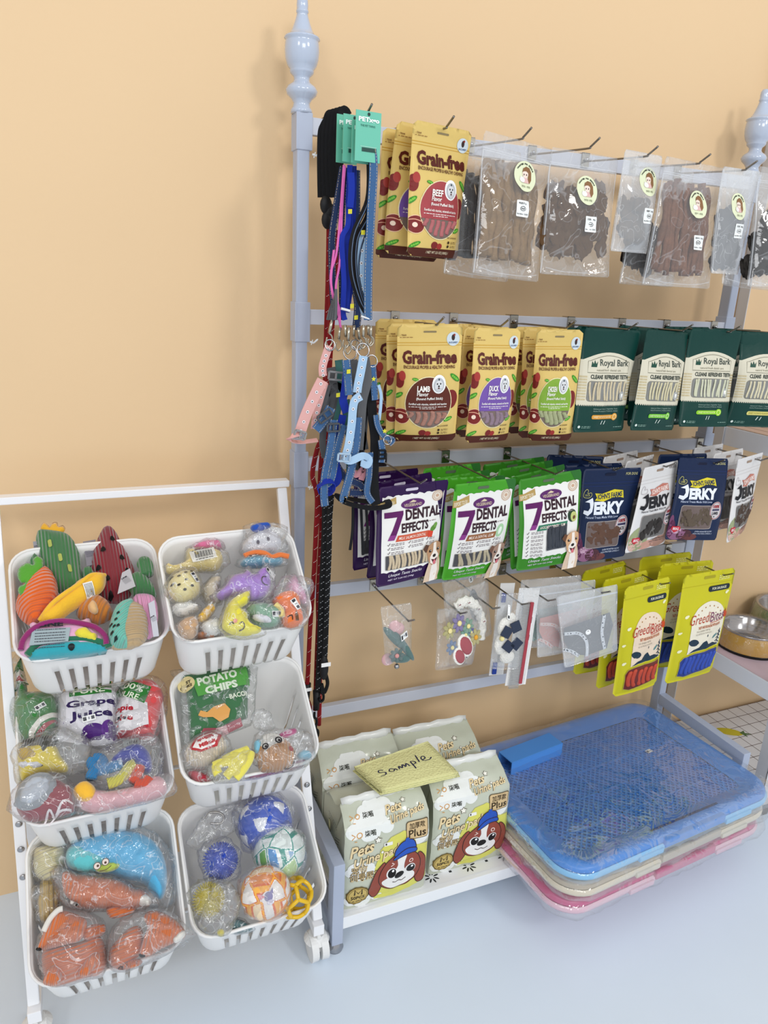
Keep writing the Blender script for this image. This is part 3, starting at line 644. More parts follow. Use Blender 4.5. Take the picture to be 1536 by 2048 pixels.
def greedi(kind, H=190):
    a = Art(); red = kind == 'red'
    a.R(-10, 178, 12, 183, '#a89d20', 1, 2); a.lines(20, 42, [180, 177, 174], 1.3, '#e9e6a4', 2)
    a.S([(-50, 168.5), (50, 168.5)], .8, '#bdb31c', 1, sub=0); a.R(2, 155, 44, 164.5, '#1f2a31', 3, 4); a.T('FOR SAUSAGE', 9, 157.6, 37, 161.8, '#dfe0c8', 4, .02)
    dome = [(-27, 54), (40, 60)]+[(6.5+33.5*cos(pi*i/18), 108+32*sin(pi*i/18)) for i in range(19)]+[(-27, 108)]
    a.P(dome, '#ece4cf' if not red else '#ead5bd', 2)
    for i in range(7): t = pi*(.18+.64*i/6); a.E(6.5+26*cos(t), 108+24.5*sin(t), 1.3, 1.3, '#a8773a', 3, 6)
    for x, y, s in ((-37, 120, 1), (-44, 92, .8), (40, 150, 1), (36, 60, .8), (-40, 60, 1)): a.E(x, y, 3.4*s, 2.6*s, '#f1edc0', 2, 10, 30); a.E(x+2.4*s, y+1.4*s, 2*s, 1.8*s, '#f1edc0', 2, 8)
    ink = '#b5382c'; bl = '#2c3f6b'
    a.T('Greedi', -30, 106, 8, 122, ink if red else '#b5452c', 5, -.004, 4, .3); a.T('Bites', 9, 107, 37, 122, '#7a3a5c' if not red else ink, 5, .0, 5, .3); a.S([(8, 104), (36, 107)], 1, ink, 5, sub=0)
    a.P([(36, 112), (36, 121), (40, 118), (42, 124), (44, 116), (47, 115), (46, 108), (38, 108)], '#c9481f', 5)
    a.T('TASTY AND BOUNCING WITH FLAVOR', -14, 97, 30, 102, '#b8602f', 5, .03, 3); a.T('TO EVERY BITE', -16, 91, 10, 94, '#a89e8e', 5, .01, 3); a.T('NO ARTIFICIAL FLAVOURS', -16, 86, 14, 89, '#a89e8e', 5, 0, 3)
    dk = '#1b3345'
    a.E(-17, 73, 11, 6, dk, 3, 18, -18); a.P([(-25, 55), (-14, 60), (-4, 62), (2, 70), (8, 73), (14, 65), (24, 66), (39, 60.2), (10, 57.5)], dk, 3)
    a.S([(33, 62), (34, 90)], 1, dk, 4, sub=0); [a.S([(33.5+(-5 if k % 2 else 5)*(1-k/12), 63+k*3), (34, 67+k*3)], 1.6, dk, 4, sub=0) for k in range(8)]
    a.E(25, 78, 6, 2.4, '#5d8a8c', 3, 12, 40); a.E(8, 82, .8, 2.4, dk, 4, 8)
    wc = '#6e2c28' if red else '#2f3f86'
    a.P([(-34, 12), (-36, 40), (-31, 49), (-20, 52), (38, 55), (40, 50), (38, 22), (30, 14), (-20, 8)], '#b9ae4a', 3); a.P([(-33, 13), (-35, 40), (-30, 48), (-20, 50.6), (37, 53.6), (38.6, 49), (36.6, 23), (29, 15.4), (-20, 9.6)], wc, 4)
    return a, H
POS = {'beef': (0.182, 1.437, 0.288, 0.012, -0.045, 0.122, 0.188, -0.164), 't1': (0.317, 1.432, 0.186, -0.053, 0.039, 0.149, 0.209, -0.165), 't2': (0.447, 1.427, 0.102, -0.002, 0.038, 0.148, 0.194, -0.164),
 't3': (0.567, 1.439, 0.177, 0.008, -0.036, 0.099, 0.161, -0.164), 't4': (0.684, 1.435, 0.166, -0.006, -0.009, 0.170, 0.211, -0.166), 't5': (0.795, 1.435, 0.104, 0.018, -0.007, 0.106, 0.183, -0.165),
 't6': (0.911, 1.443, -0.026, -0.028, 0.149, 0.145, 0.215, -0.165), 'lamb': (0.180, 1.146, -0.273, 0.045, -0.184, 0.108, 0.203, -0.164), 'duck': (0.308, 1.142, 0.025, -0.002, -0.030, 0.093, 0.197, -0.164),
 'chick': (0.436, 1.142, -0.374, 0.039, -0.113, 0.083, 0.204, -0.164), 'rb1': (0.552, 1.145, 0.037, -0.027, 0.000, 0.133, 0.189, -0.165), 'rb2': (0.681, 1.144, 0.159, -0.054, 0.023, 0.126, 0.189, -0.165),
 'rb3': (0.804, 1.149, -0.047, -0.023, 0.062, 0.128, 0.190, -0.165), 'rb4': (0.942, 1.146, -0.175, -0.006, 0.056, 0.124, 0.192, -0.165), 'p1': (0.167, 0.878, 0.093, 0.017, -0.051, 0.140, 0.184, -0.166),
 'g1': (0.309, 0.874, -0.001, 0.040, -0.209, 0.127, 0.205, -0.166), 'g2': (0.450, 0.878, -0.041, 0.111, -0.050, 0.135, 0.191, -0.166), 'j1': (0.595, 0.882, -0.286, 0.043, -0.098, 0.118, 0.198, -0.166),
 'j2': (0.716, 0.884, 0.356, -0.020, -0.028, 0.145, 0.181, -0.166), 'j3': (0.829, 0.890, -0.102, -0.042, 0.061, 0.124, 0.176, -0.165), 'j4': (0.962, 0.889, 0.304, 0.022, -0.005, 0.122, 0.184, -0.165),
 'y1': (0.730, 0.627, 0.033, 0.072, -0.028, 0.126, 0.271, -0.169), 'y2': (0.902, 0.631, 0.026, 0.002, -0.022, 0.156, 0.267, -0.170), 'zip': (0.576, 0.623, -0.225, 0.179, 0.028, 0.133, 0.159, -0.166),
 'comb': (0.443, 0.637, 0.049, -0.136, 0.114, 0.051, 0.216, -0.151), 'bow': (0.387, 0.642, -0.097, -0.025, 0.087, 0.059, 0.157, -0.166), 'flw': (0.278, 0.624, 0.308, -0.238, 0.196, 0.125, 0.112, -0.166), 'teal': (0.146, 0.650, -0.082, 0.050, 0.135, 0.060, 0.108, -0.165)}
foil = dict(y=('yellow foil', '#dcbe70'), g=('dark green foil', '#083a33'), p=('purple foil', '#2c0d42'), l=('green foil', '#459c22'), d=('deep green foil', '#37831f'), n=('navy foil', '#122345'), w=('white foil', '#dcdad9'), s=('acid yellow foil', '#c9c21d'))
FM = {k: mat(n, c, .42, coat=.04, spec=.25, bump=('noise', 45, .35)) for k, (n, c) in foil.items()}
BAGN = [0]
def bag(key, artn, fm, lab, name='treat_pouch', cat='pouch', grp=None, dy=0, dx=0, dz=0, dyaw=0, droll=0, T=.024, fill=None, curl=.006, wh=None, r=None, wr=None):
    x, z, yaw, roll, pit, w, h, y = POS[key]
    if wh: w, h = wh
    BAGN[0] += 1; seed = BAGN[0]
    F = pouchF(w, h, T, seed, curl=curl, r=r or (.003 if fm in 'nwpld' else .008), wr=wr or (.002 if fm in 'nws' else .0014))
    t = thing(name, lab, cat, mw=pose(x+dx, z-.014+dz, yaw+dyaw, roll+droll, pit*(1 if dy == 0 else .5), y+dy), group=grp)
    pouch_body(F, w, h, FM[fm], t)
    a, H = artn
    a.make('printed_front', artF(F, w, h, H), t, cuts=cutsof(w, H), dh=.00026)
    if fill: fill(t, F, w, h, H)
    return t
rnd = random.Random(11)
def fill_grain(c):
    m = mat('puffed stick '+c, c, .7, bump=('noise', 300, .6), var=.1, vscale=120)
    def f(t, F, w, h, H):
        its = []
        for i in range(6):
            x = -27+i*10.6; dy = 38*math.sqrt(max(0, 1-(x/36)**2)); its.append((x+rnd.uniform(-1, 1), 63-dy+2.5, x+rnd.uniform(-2, 2), 51.5+rnd.uniform(-3, 0)))
        sticks(t, F, w, h, H, its, .0045, m, 'treat_stick', .001)
    return f
def fill_sticks(c, x0, x1, y0, y1, n, r, wob=3, r2=5):
    m = mat('chew stick '+c, c, .6, bump=('noise', 250, .5), var=.1, vscale=100)
    def f(t, F, w, h, H):
        its = []
        for i in range(n):
            x = x0+(x1-x0)*(i+.5)/n+rnd.uniform(-1, 1); its.append((x+rnd.uniform(-wob, wob), y0+rnd.uniform(0, r2), x+rnd.uniform(-wob, wob), y1-rnd.uniform(0, r2)))
        sticks(t, F, w, h, H, its, r, m, 'treat_stick', .0014)
    return f
_blob = {}
def blobmesh(m, seed, n=3):
    k = (m.name, seed)
    if k not in _blob:
        bm = bmesh.new(); bmesh.ops.create_icosphere(bm, subdivisions=n, radius=1)
        for v in bm.verts: v.co *= 1+.7*noise.noise(v.co*1.3+V((seed*5, 0, 0)))+.35*noise.noise(v.co*3.2+V((0, seed*3, 0)))
        me = bpy.data.meshes.new('piece'); bm.to_mesh(me); bm.free(); me.materials.append(m); me.shade_smooth(); _blob[k] = me
    return _blob[k]
def fill_chunks(c, x0, x1, y0, y1, n, s, nm='meat_chunk', flat=.35, long=1.0, back=False):
    m = mat('dried meat '+c, c, .5, bump=('noise', 110, 1, 0, .004), var=.6, vscale=55)
    def f(t, F, w, h, H):
        for i in range(n):
            x, y = rnd.uniform(x0, x1), rnd.uniform(y0, y1); q = F(x*w/100, (H-y)*h/H, 1, 0)
            o = bpy.data.objects.new(nm, blobmesh(m, i % 6, 3)); COL.objects.link(o); o.parent = t
            k = s*rnd.uniform(.75, 1.25)
            o.matrix_local = Matrix.Translation(q+V((0, (rnd.uniform(.010, .018) if back else .0), 0))) @ Matrix.Rotation(rnd.uniform(0, pi) if long == 1 else rnd.uniform(-.12, .12), 4, 'Y') @ Matrix.Diagonal((k, k*flat, k*long, 1))
    return f
G = 'yellow grain-free stick pouches'
ga = {k: grain(c, f) for k, c, f in (('beef', '#a8484c', 'BEEF'), ('lamb', '#5e2a1e', 'LAMB'), ('duck', '#7454a4', 'DUCK'), ('chick', '#84ab3c', 'CHICKEN'))}
fg = {'beef': fill_grain('#b3696a'), 'lamb': fill_grain('#a97b6c'), 'duck': fill_grain('#8f7a86'), 'chick': fill_grain('#a8ad84')}
def back(key, n, artn, fm, labs, grp, fill=None, step=.03, dx=-.0, **k):
    for i in range(n):
        bag(key, artn, fm, labs[i], grp=grp, dy=step*(i+1), dx=dx*(i+1)+rnd.uniform(-.002, .002), dz=rnd.uniform(-.005, .004), dyaw=rnd.uniform(-.14, .14), droll=rnd.uniform(-.04, .04), fill=fill, T=.018, **k)
bag('beef', ga['beef'], 'y', 'yellow beef flavour stick pouch hanging frontmost beside the mint leash cards', grp=G, fill=fg['beef'])
back('beef', 2, ga['duck'], 'y', ['yellow stick pouch right behind the beef flavour pouch on the top rail', 'rearmost yellow stick pouch behind the beef flavour pouch on the top rail'], G, step=.028, dx=-.011)
bag('lamb', ga['lamb'], 'y', 'yellow lamb flavour stick pouch with brown oval, frontmost on its hook', grp=G, fill=fg['lamb'], T=.03)
back('lamb', 2, ga['lamb'], 'y', ['yellow lamb flavour pouch right behind the frontmost lamb pouch', 'rearmost yellow lamb flavour pouch close to the harnesses'], G, step=.04, dx=-.004)
bag('duck', ga['duck'], 'y', 'yellow duck flavour stick pouch with purple oval, frontmost on its hook', grp=G, fill=fg['duck'], T=.028)
back('duck', 2, ga['duck'], 'y', ['yellow duck flavour pouch right behind the frontmost duck pouch', 'rearmost yellow duck flavour pouch close to the second rail'], G, step=.045, dx=.008)
bag('chick', ga['chick'], 'y', 'yellow chicken flavour stick pouch with green oval, frontmost on its hook', grp=G, fill=fg['chick'], T=.028)
back('chick', 2, ga['chick'], 'y', ['yellow chicken flavour pouch right behind the frontmost chicken pouch', 'rearmost yellow chicken flavour pouch close to the second rail'], G, step=.045, dx=.004)
G = 'dark green dental twist pouches'
ra = [royal('#d99a3a', '#f6e7b8'), royal('#74c43a', '#eef8c8'), royal('#8ecb2e', '#f0f6a8'), royal('#d8cf7a', '#a89c3a')]
fr4 = [fill_sticks('#cdbfa0', -35, 36, 45, 73.5, 11, .0024, 2, 1.5), fill_sticks('#d2c9a6', -35, 34, 45, 73.5, 10, .0024, 3, 1.5), fill_sticks('#cfcfb4', -35, 36, 45, 73.5, 11, .0023, 3, 1.5), fill_sticks('#d8cfb0', -35, 36, 45, 73.5, 11, .0023, 3, 1.5)]
rl = ['with an orange flavour strip, next to the chicken pouch', 'with a bright green flavour strip, narrow and turned aside', 'with a lime green strip, third dark green pouch from the left', 'with a pale yellow strip, cut by the right picture edge']
for i in range(4):
    bag('rb%d' % (i+1), ra[i], 'g', 'dark green pouch '+rl[i], grp=G, fill=fr4[i], T=.022, curl=.012, r=.003, wr=.0022)
    back('rb%d' % (i+1), 2, ra[i], 'g', ['dark green pouch directly behind the front pouch '+rl[i][:rl[i].index(',')], 'rearmost dark green pouch behind the front pouch '+rl[i][:rl[i].index(',')]], G, step=.05, dx=.012)
G = 'dental chew pouches on the third rail'
da = {k: dental(k) for k in ('purple', 'green', 'dark')}
bag('p1', da['purple'], 'p', 'purple and white salmon dental chew pouch, frontmost of the purple ones', grp=G, T=.02, fill=fill_sticks('#c9b79a', -37, 25, 23.5, 45, 12, .0028, 3, 1))
back('p1', 2, da['purple'], 'p', ['purple dental chew pouch second on its hook', 'rearmost purple dental chew pouch behind the harnesses'], G, step=.05, dx=-.004)
bag('g1', da['green'], 'l', 'bright green and white milk dental chew pouch, frontmost on its hook', grp=G, T=.02, fill=fill_sticks('#b7ab90', -36, 24, 23.5, 45, 9, .003, 6, 1))
back('g1', 3, da['green'], 'l', ['bright green dental chew pouch second on its hook', 'bright green dental chew pouch third on its hook', 'rearmost bright green dental chew pouch near the third rail'], G, step=.036, dx=-.004, curl=.01)
bag('g2', da['dark'], 'd', 'green and white avocado dental chew pouch with a tan dog, frontmost on its hook', grp=G, T=.02, fill=fill_sticks('#3b3f47', -8, 24, 31, 66, 6, .003, 2, 2))
back('g2', 3, da['dark'], 'd', ['avocado dental chew pouch second on its hook', 'avocado dental chew pouch third on its hook', 'rearmost avocado dental chew pouch near the third rail'], G, step=.036, dx=-.004, curl=.01)
G = 'jerky pouches on the third rail'
ja = {'n1': jerky('navy', 'DUCK'), 'w1': jerky('white', 'CHICKEN'), 'n2': jerky('navy', 'LAMB'), 'w2': jerky('white', 'SALMON')}
fc = {'n1': fill_chunks('#a07864', -30, 20, 27, 54, 22, .0085, flat=.25), 'w1': fill_chunks('#5a5552', -30, 20, 27, 54, 20, .009, flat=.25), 'n2': fill_chunks('#9a8774', -30, 20, 27, 54, 20, .009, flat=.25), 'w2': fill_chunks('#7a6355', -30, 20, 27, 54, 20, .0085, flat=.25)}
jl = [('j1', 'n1', 'n', 'navy duck jerky pouch beside the avocado dental chews', 2), ('j2', 'w1', 'w', 'white jerky pouch turned aside between the two navy ones', 2), ('j3', 'n2', 'n', 'navy jerky pouch second from the left among the navy ones', 1), ('j4', 'w2', 'w', 'white jerky pouch at the far right end of the third rail', 2)]
for k, ar, fm, lab, nb in jl:
    bag(k, ja[ar], fm, lab+', frontmost', grp=G, T=.02, fill=fc[ar])
    back(k, nb, ja[ar], fm, ['second '+lab, 'rearmost '+lab][:nb], G, step=.05, dx=-.008)
G = 'yellow sausage stick pouches'
ya = {'red': greedi('red'), 'blue': greedi('blue')}
fy = {'red': fill_sticks('#c04a34', -32, 36, 14, 48, 6, .0062, 1, 3), 'blue': fill_sticks('#3450ae', -32, 36, 14, 50, 8, .0055, 1, 3)}
for k, c, lab in (('y1', 'red', 'red sausage sticks'), ('y2', 'blue', 'blue sausage sticks')):
    bag(k, ya[c], 's', 'bright yellow pouch of %s, frontmost on its hook' % lab, grp=G, T=.028, fill=fy[c])
    back(k, 2, ya[c], 's', ['bright yellow pouch of %s, second on its hook' % lab, 'bright yellow pouch of %s, rearmost on its hook' % lab], G, step=.055, dx=-.012, fill=fy[c])

# ---------------------------------------------------------------- clear bags of dried snacks
clr = film('clear zip film', haze=.08, crinkle=.35, scale=28, crease=.16, csc=16); frost = film('frosted zip film', haze=.3, crinkle=.12, scale=14, gloss=.15)
def sticker(a):
    a.E(0, 0, 16, 16, '#e3e8c4', 1, 36)
    s = "Teddy's Pet Snacks"
    for i, ch in enumerate(s):
        if ch == ' ': continue
        t = radians(148-i*116/17); cx, cy = 13*cos(t), 13*sin(t); a.T(ch, cx-.75, cy-.9, cx+.75, cy+.9, '#2c3326', 2, .05, math.degrees(t)-90)
    a.P([(-4, 3), (-3, 8), (1, 10.5), (6, 9.5), (9, 5), (9, -3), (6, -7), (3, -6), (4, 0), (2, 4)], '#8b6440', 2); a.E(0, 2.5, 4.2, 4.3, '#f3ddcf', 3, 16); a.P([(-4.5, 4), (-3, 8.5), (2, 8.6), (4.4, 4), (1, 5.6), (-2, 5.2)], '#8b6440', 4)
    for x in (-2, 1.6): a.E(x, 1.8, .7, .9, '#3a2a26', 5, 8)
    a.P([(-3, -1.6), (3, -1.6), (5, -7), (-4, -7)], '#e0b9b4', 3); a.E(-5, -4, 4, 3, '#efeae6', 4, 14); a.P([(-8, -2.5), (-7.6, 0), (-6, -1.6)], '#efeae6', 4); a.P([(-4.4, -1.4), (-3, 0), (-2.4, -2.4)], '#efeae6', 4); a.T('狗零食 小熊铺', -6.5, -12, 6.5, -9.5, '#6d7257', 2, .0)
def pricetag(a, x, y, t1, t2, s=1):
    a.R(x-10*s, y-10*s, x+10*s, y+10*s, '#eef0ee', 1, 1.2); a.T(t1, x-7*s, y+4.6*s, x+8*s, y+7.6*s, '#2a2a2a', 2, .01); a.O(x, y, 4.6*s, 2.6*s, .5, '#2a2a2a', 2); a.T(t2, x-3*s, y-1*s, x+3*s, y+1*s, '#2a2a2a', 2, .03); a.T('Best Before  12/2025', x-8.6*s, y-7.4*s, x+8.6*s, y-5.6*s, '#2a2a2a', 2, .01)
def clear(key, lab, st, tg, t1, t2, fill, fm=None, H=None, T=.03, stick=1, **k):
    x, z, yaw, roll, pit, w, h, y = POS[key]; BAGN[0] += 1; sd = BAGN[0]; H = 100*h/w
    F = pouchF(w, h, T, sd, r=.003, top=.14, bot=.5, wr=.003, curl=.004); F2 = pouchF(w, h, T*.72, sd, r=.003, top=.14, bot=.5, wr=.001, curl=.004)
    t = thing('snack_bag', lab, 'bag', mw=pose(x+k.get('dx', 0), z-.014+k.get('dz', 0), yaw, roll, pit, y+k.get('dy', 0)), group='clear zip bags of dried snacks')
    pouch_body(F, w, h, fm or clr, t, 'zip_bag', 20, 30)
    a = Art(); q = .6 if fm is frost else .45
    for yy in (H*.885, H*.87): a.R(-49, yy, 49, yy+.9, '#c9cdd2', 1)
    for xx in (-49, 47.6): a.R(xx, 1, xx+1.2, H*.87, '#c5c8cc', 1)
    a.S([(-44, 7), (-20, 3.4), (20, 3.4), (44, 7)], .7, '#d4d7da', 1)
    a.make('zip_seal', artF(F, w, h, H), t, mt=mat('milky seal', '#dfe2e6', .2, coat=.5, alpha=q), cuts=cutsof(w, H, 20, 30))
    fill(t, F2, w, h, H)
    if stick:
        a = Art(); sticker(a); s = 1.5*.105/w*.93; sx, sy = st
        a.v = [(vx*s+sx, vy*s+sy, l) for vx, vy, l in a.v]; a.make('round_sticker', artF(F, w, h, H), t, cuts=cutsof(w, H, 20, 30), dh=.0003)
        a = Art(); pricetag(a, tg[0], tg[1], t1, t2, 1.25*.1/w); a.make('price_label', artF(F, w, h, H), t, cuts=cutsof(w, H, 20, 30), dh=.0003)
    return t
def longs(c, n, x0, x1, y0, y1, r, name='dried_stick'):
    m = mat('dried chew '+c, c, .55, bump=('noise', 110, 1, 0, .003), var=.5, vscale=45)
    def f(t, F, w, h, H):
        for i in range(n):
            x = x0+(x1-x0)*(i+.5)/n; dy = r+.001+rnd.uniform(0, .006)
            p = [F((x+rnd.uniform(-2, 2))*w/100, (H-(y0+rnd.uniform(-3, 3)+(y1-y0)*q/5))*h/H, 1, 0)+V((0, dy+.001, 0)) for q in range(6)]
            tube(name, p, r, m, t, 9, sub=3, scale=lambda q: 1+.25*sin(q*17+i))
    return f
clear('t1', 'clear zip bag of long flat dried sticks beside the beef pouch', (14, 0)and(12, 106), (7, 72), '鸭肠干 5pcs', 'Rm30', longs('#86683f', 9, -40, 40, 18, 118, .0085))
clear('t1', 'clear zip bag of black sticks half hidden behind the beef pouch', (0, 0), (0, 0), '', '', longs('#262220', 4, -42, 0, 18, 108, .007), dy=.05, dx=-.028, dz=-.002, stick=0)
clear('t2', 'clear zip bag of curled brown dried meat chunks', (5, 92), (10, 56), '父爱鹅肉 80g', 'Rm25', fill_chunks('#9a734c', -42, 40, 26, 98, 70, .013, 'dried_chunk', .5, 1.3, True))
clear('t3', 'small frosted zip bag of dried pieces, raised above its neighbours', (18, 118), (20, 62), '鸡胸肉干 100g', 'Rm20', fill_chunks('#94744c', -36, 36, 26, 84, 26, .012, 'dried_chunk', .5, 1, True), frost)
clear('t4', 'clear zip bag of long thin brown jerky strips, right of the small frosted bag', (8, 84), (12, 46), '虎皮凤爪 100g', 'Rm25', longs('#744a30', 13, -36, 36, 14, 104, .0058))
clear('t4', 'clear zip bag of dark dried pieces behind the brown jerky strips', (0, 0), (0, 0), '', '', fill_chunks('#3a2c26', -40, 0, 20, 60, 22, .013, 'dried_chunk', .5, 1.2, True), dy=.045, dx=-.03, stick=0)
clear('t5', 'frosted zip bag of grey blurred dried pieces near the right finial', (0, 112), (5, 72), '牛肚 100g', 'Rm25', fill_chunks('#55555c', -28, 18, 22, 100, 30, .014, 'dried_chunk', .5, 1.2, True), frost)
clear('t6', 'clear zip bag of dark dried pieces cut by the right picture edge', (8, 100), (12, 62), '羊肝 100g', 'Rm25', fill_chunks('#4a443e', -42, 20, 22, 92, 40, .014, 'dried_chunk', .5, 1.2, True))
clear('t6', 'clear zip bag with one black stick behind the rightmost snack bag', (0, 0), (0, 0), '', '', longs('#1d1a19', 2, -44, -26, 24, 100, .005), dy=.04, dx=-.035, stick=0)
# ================================================================ accessories on the fourth rail
def sub(o, k):    # helper: object lying flat on a pose frame
    return o
bagclr = film('thin clear sleeve', haze=.07, crinkle=.45, scale=45)
def sleeve(key, name, lab, cat, fm=None, T=.012, dx=0, dy=0, dz=0, grp=None, rot=0):
    x, z, yaw, roll, pit, w, h, y = POS[key]; BAGN[0] += 1; F = pouchF(w, h, T, BAGN[0], r=.002, top=.12, bot=.6, wr=.003, curl=.003)
    t = thing(name, lab, cat, mw=pose(x+dx, z-.014+dz, yaw, roll+rot, pit, y+dy), group=grp)
    pouch_body(F, w, h, fm or bagclr, t, 'clear_sleeve', 16, 20); return t, F, w, h
def petal_flower(parent, q, R, col, cc, n=8, name='crochet_flower', tilt=0):
    m = mat('yarn '+col, col, .9, bump=('wave', 300, .9), sheen=.4)
    f = bpy.data.objects.new(name, None) if 0 else None
    bm = bmesh.new()
    for k in range(n):
        a = 2*pi*k/n+tilt; mt = Matrix.Translation(V(q)+V((cos(a)*R*.62, 0, sin(a)*R*.62))) @ Matrix.Rotation(-a, 4, 'Y') @ Matrix.Diagonal((R*.42, R*.16, R*.26, 1))
        bmesh.ops.create_uvsphere(bm, u_segments=10, v_segments=7, radius=1, matrix=mt)
    o = obj(name, bm, m, parent, True)
    bm = bmesh.new(); bmesh.ops.create_uvsphere(bm, u_segments=12, v_segments=8, radius=1, matrix=Matrix.Translation(V(q)+V((0, -R*.12, 0))) @ Matrix.Diagonal((R*.3, R*.18, R*.3, 1)))
    obj('flower_centre', bm, mat('yarn '+cc, cc, .9, bump=('noise', 400, .8)), o, True)
    return o
def label_tag(parent, F, w, h, cx, cy, s=7, rot=0, H=100):
    a = Art(); a.R(-s, -s*.5, s, s*.5, '#f2f2f0', 1); a.R(-s*.85, -s*.35, -s*.45, s*.3, '#333336', 2); a.R(-s*.2, .2, s*.2, s*.2, '#9a9aa0', 2); a.R(s*.4, -s*.25, s*.85, s*.3, '#55555a', 2)
    c, q = cos(rot), sin(rot); a.v = [(x*c-y*q+cx, x*q+y*c+cy, l) for x, y, l in a.v]
    return a.make('price_sticker', artF(F, w, h, H), parent, dh=.0003)
# grey-green flower bow
t, F, w, h = sleeve('teal', 'collar_bow', 'grey-green padded flower bow in a clear sleeve, leftmost on the fourth rail', 'pet collar', T=.02)
fel = mat('grey green felt', '#54716e', .9, bump=('noise', 200, .5), sheen=.4)
bm = bmesh.new()
for mt, s in ((Matrix.Translation((-.006, 0, -.05)) @ Matrix.Rotation(.9, 4, 'Y'), (.032, .006, .008)), (Matrix.Translation((.012, 0, -.068)) @ Matrix.Rotation(1.05, 4, 'Y'), (.036, .006, .007)), (Matrix.Translation((.004, 0, -.09)) @ Matrix.Rotation(.25, 4, 'Y'), (.02, .006, .009))):
    bmesh.ops.create_uvsphere(bm, u_segments=14, v_segments=10, radius=1, matrix=mt @ Matrix.Diagonal((*s, 1)))
obj('bow_ribbon', bm, fel, t, True); petal_flower(t, (-.006, -.009, -.08), .0145, '#6b8a86', '#d59a96', 8, 'felt_flower')
bm = bmesh.new()
for q in ((-.004, .002, -.028), (.004, .004, -.034), (-.02, .004, -.09)): bmesh.ops.create_uvsphere(bm, u_segments=10, v_segments=8, radius=1, matrix=Matrix.Translation(q) @ Matrix.Diagonal((.012, .004, .012, 1)))
obj('pink_ribbon', bm, mat('pale pink satin', '#dcaeb0', .5, sheen=.3), t, True)
bm = bmesh.new(); bmesh.ops.create_uvsphere(bm, u_segments=12, v_segments=8, radius=.005, matrix=Matrix.Translation((-.006, -.006, -.102))); obj('bell', bm, chrome, t, True)
label_tag(t, F, w, h, 18, 45, 12, .25)
# crochet flower collar
t, F, w, h = sleeve('flw', 'crochet_collar', 'clear sleeve with a pastel crochet flower collar and a pink crochet disc', 'pet collar', T=.02)
for q, R, c in (((-.034, -.010, -.026), .013, '#e6dc8c'), ((-.012, -.011, -.012), .014, '#a494cf'), ((.014, -.011, -.018), .012, '#9fcbb0'), ((.038, -.011, -.04), .013, '#ecdf95'), ((.01, -.01, -.035), .01, '#8cc9b0'), ((.026, -.01, -.03), .007, '#6a72c4'), ((-.022, -.009, -.058), .011, '#7c9fd4')):
    petal_flower(t, q, R*1.3, c, '#f1e2a0' if c != '#ecdf95' else '#e8a93c', 7)
for q, s in (((.012, -.011, -.055), (.022, .004, .015)), ((-.002, -.011, -.075), (.016, .004, .012))):
    bm = bmesh.new(); bmesh.ops.create_uvsphere(bm, u_segments=16, v_segments=8, radius=1, matrix=Matrix.Translation(q) @ Matrix.Rotation(.8, 4, 'Y') @ Matrix.Diagonal((s[0]*1.2, s[1], s[2]*1.2, 1))); obj('crochet_disc', bm, mat('yarn white', '#efece4', .9, bump=('voronoi', 260, .8)), t, True)
    bm = bmesh.new(); bmesh.ops.create_uvsphere(bm, u_segments=16, v_segments=8, radius=1, matrix=Matrix.Translation(V(q)+V((0, -.0025, 0))) @ Matrix.Rotation(.8, 4, 'Y') @ Matrix.Diagonal((s[0]*.95, s[1], s[2]*.9, 1))); obj('pink_disc', bm, mat('yarn pink', '#d9767f', .9, bump=('wave', 220, .9)), t, True)
label_tag(t, F, w, h, 22, 20, 7, .5)
# cherry collar behind
t, F, w, h = sleeve('flw', 'crochet_collar', 'white crochet ruffle collar with cherry prints in the sleeve behind the flowers', 'pet collar', T=.014, dx=.03, dy=.03, dz=.028, rot=.25)
wy = mat('yarn white')
vs = smooth_path([(-.034, 0, -.02), (-.012, -.004, -.012), (.012, -.004, -.022), (.028, -.004, -.045), (.034, -.004, -.07), (.026, -.003, -.1)], 6)
a_, b_ = sweep(vs, circ(.011, 12), scale=lambda q: 1+.16*sin(q*60)); o = pydata('ruffle_band', [(x, y*.5, z) for x, y, z in a_], b_, wy, t)
for q in ((-.03, -.0085, -.012), (-.005, -.009, -.014), (.02, -.009, -.034), (.033, -.009, -.062)):
    a = Art(); a.R(-3.4, -3.4, 3.4, 3.4, '#f4efe9', 1); a.E(-1.4, -.8, 1.3, 1.3, '#7a2434', 2, 10); a.E(1.5, -.6, 1.3, 1.3, '#7a2434', 2, 10); a.S([(-1.4, 0), (.4, 2.6), (1.5, .4)], .4, '#3b5a3a', 2, sub=0)
    a.make('cherry_patch', plane_F(q, (1, 0, 0), (0, 0, 1), (0, -1, 0), .001), t)
t, F, w, h = sleeve('flw', 'crochet_collar', 'clear sleeve marked S, faintly seen behind the cherry collar', 'pet collar', T=.01, dx=.045, dy=.07, dz=.04, rot=.3)
a = Art(); a.E(14, 84, 5.4, 6, '#f2f2f0', 1, 18); a.T('S', 12, 81, 16, 87, '#222222', 2, .02); a.make('size_dot', artF(F, w, h, 100), t, dh=.0004)
bm = bmesh.new(); bmesh.ops.create_uvsphere(bm, u_segments=12, v_segments=8, radius=1, matrix=Matrix.Translation((.02, 0, -.06)) @ Matrix.Diagonal((.014, .005, .035, 1))); obj('dark_cloth_band', bm, mat('dark cloth', '#4a4c4e', .9), t, True)
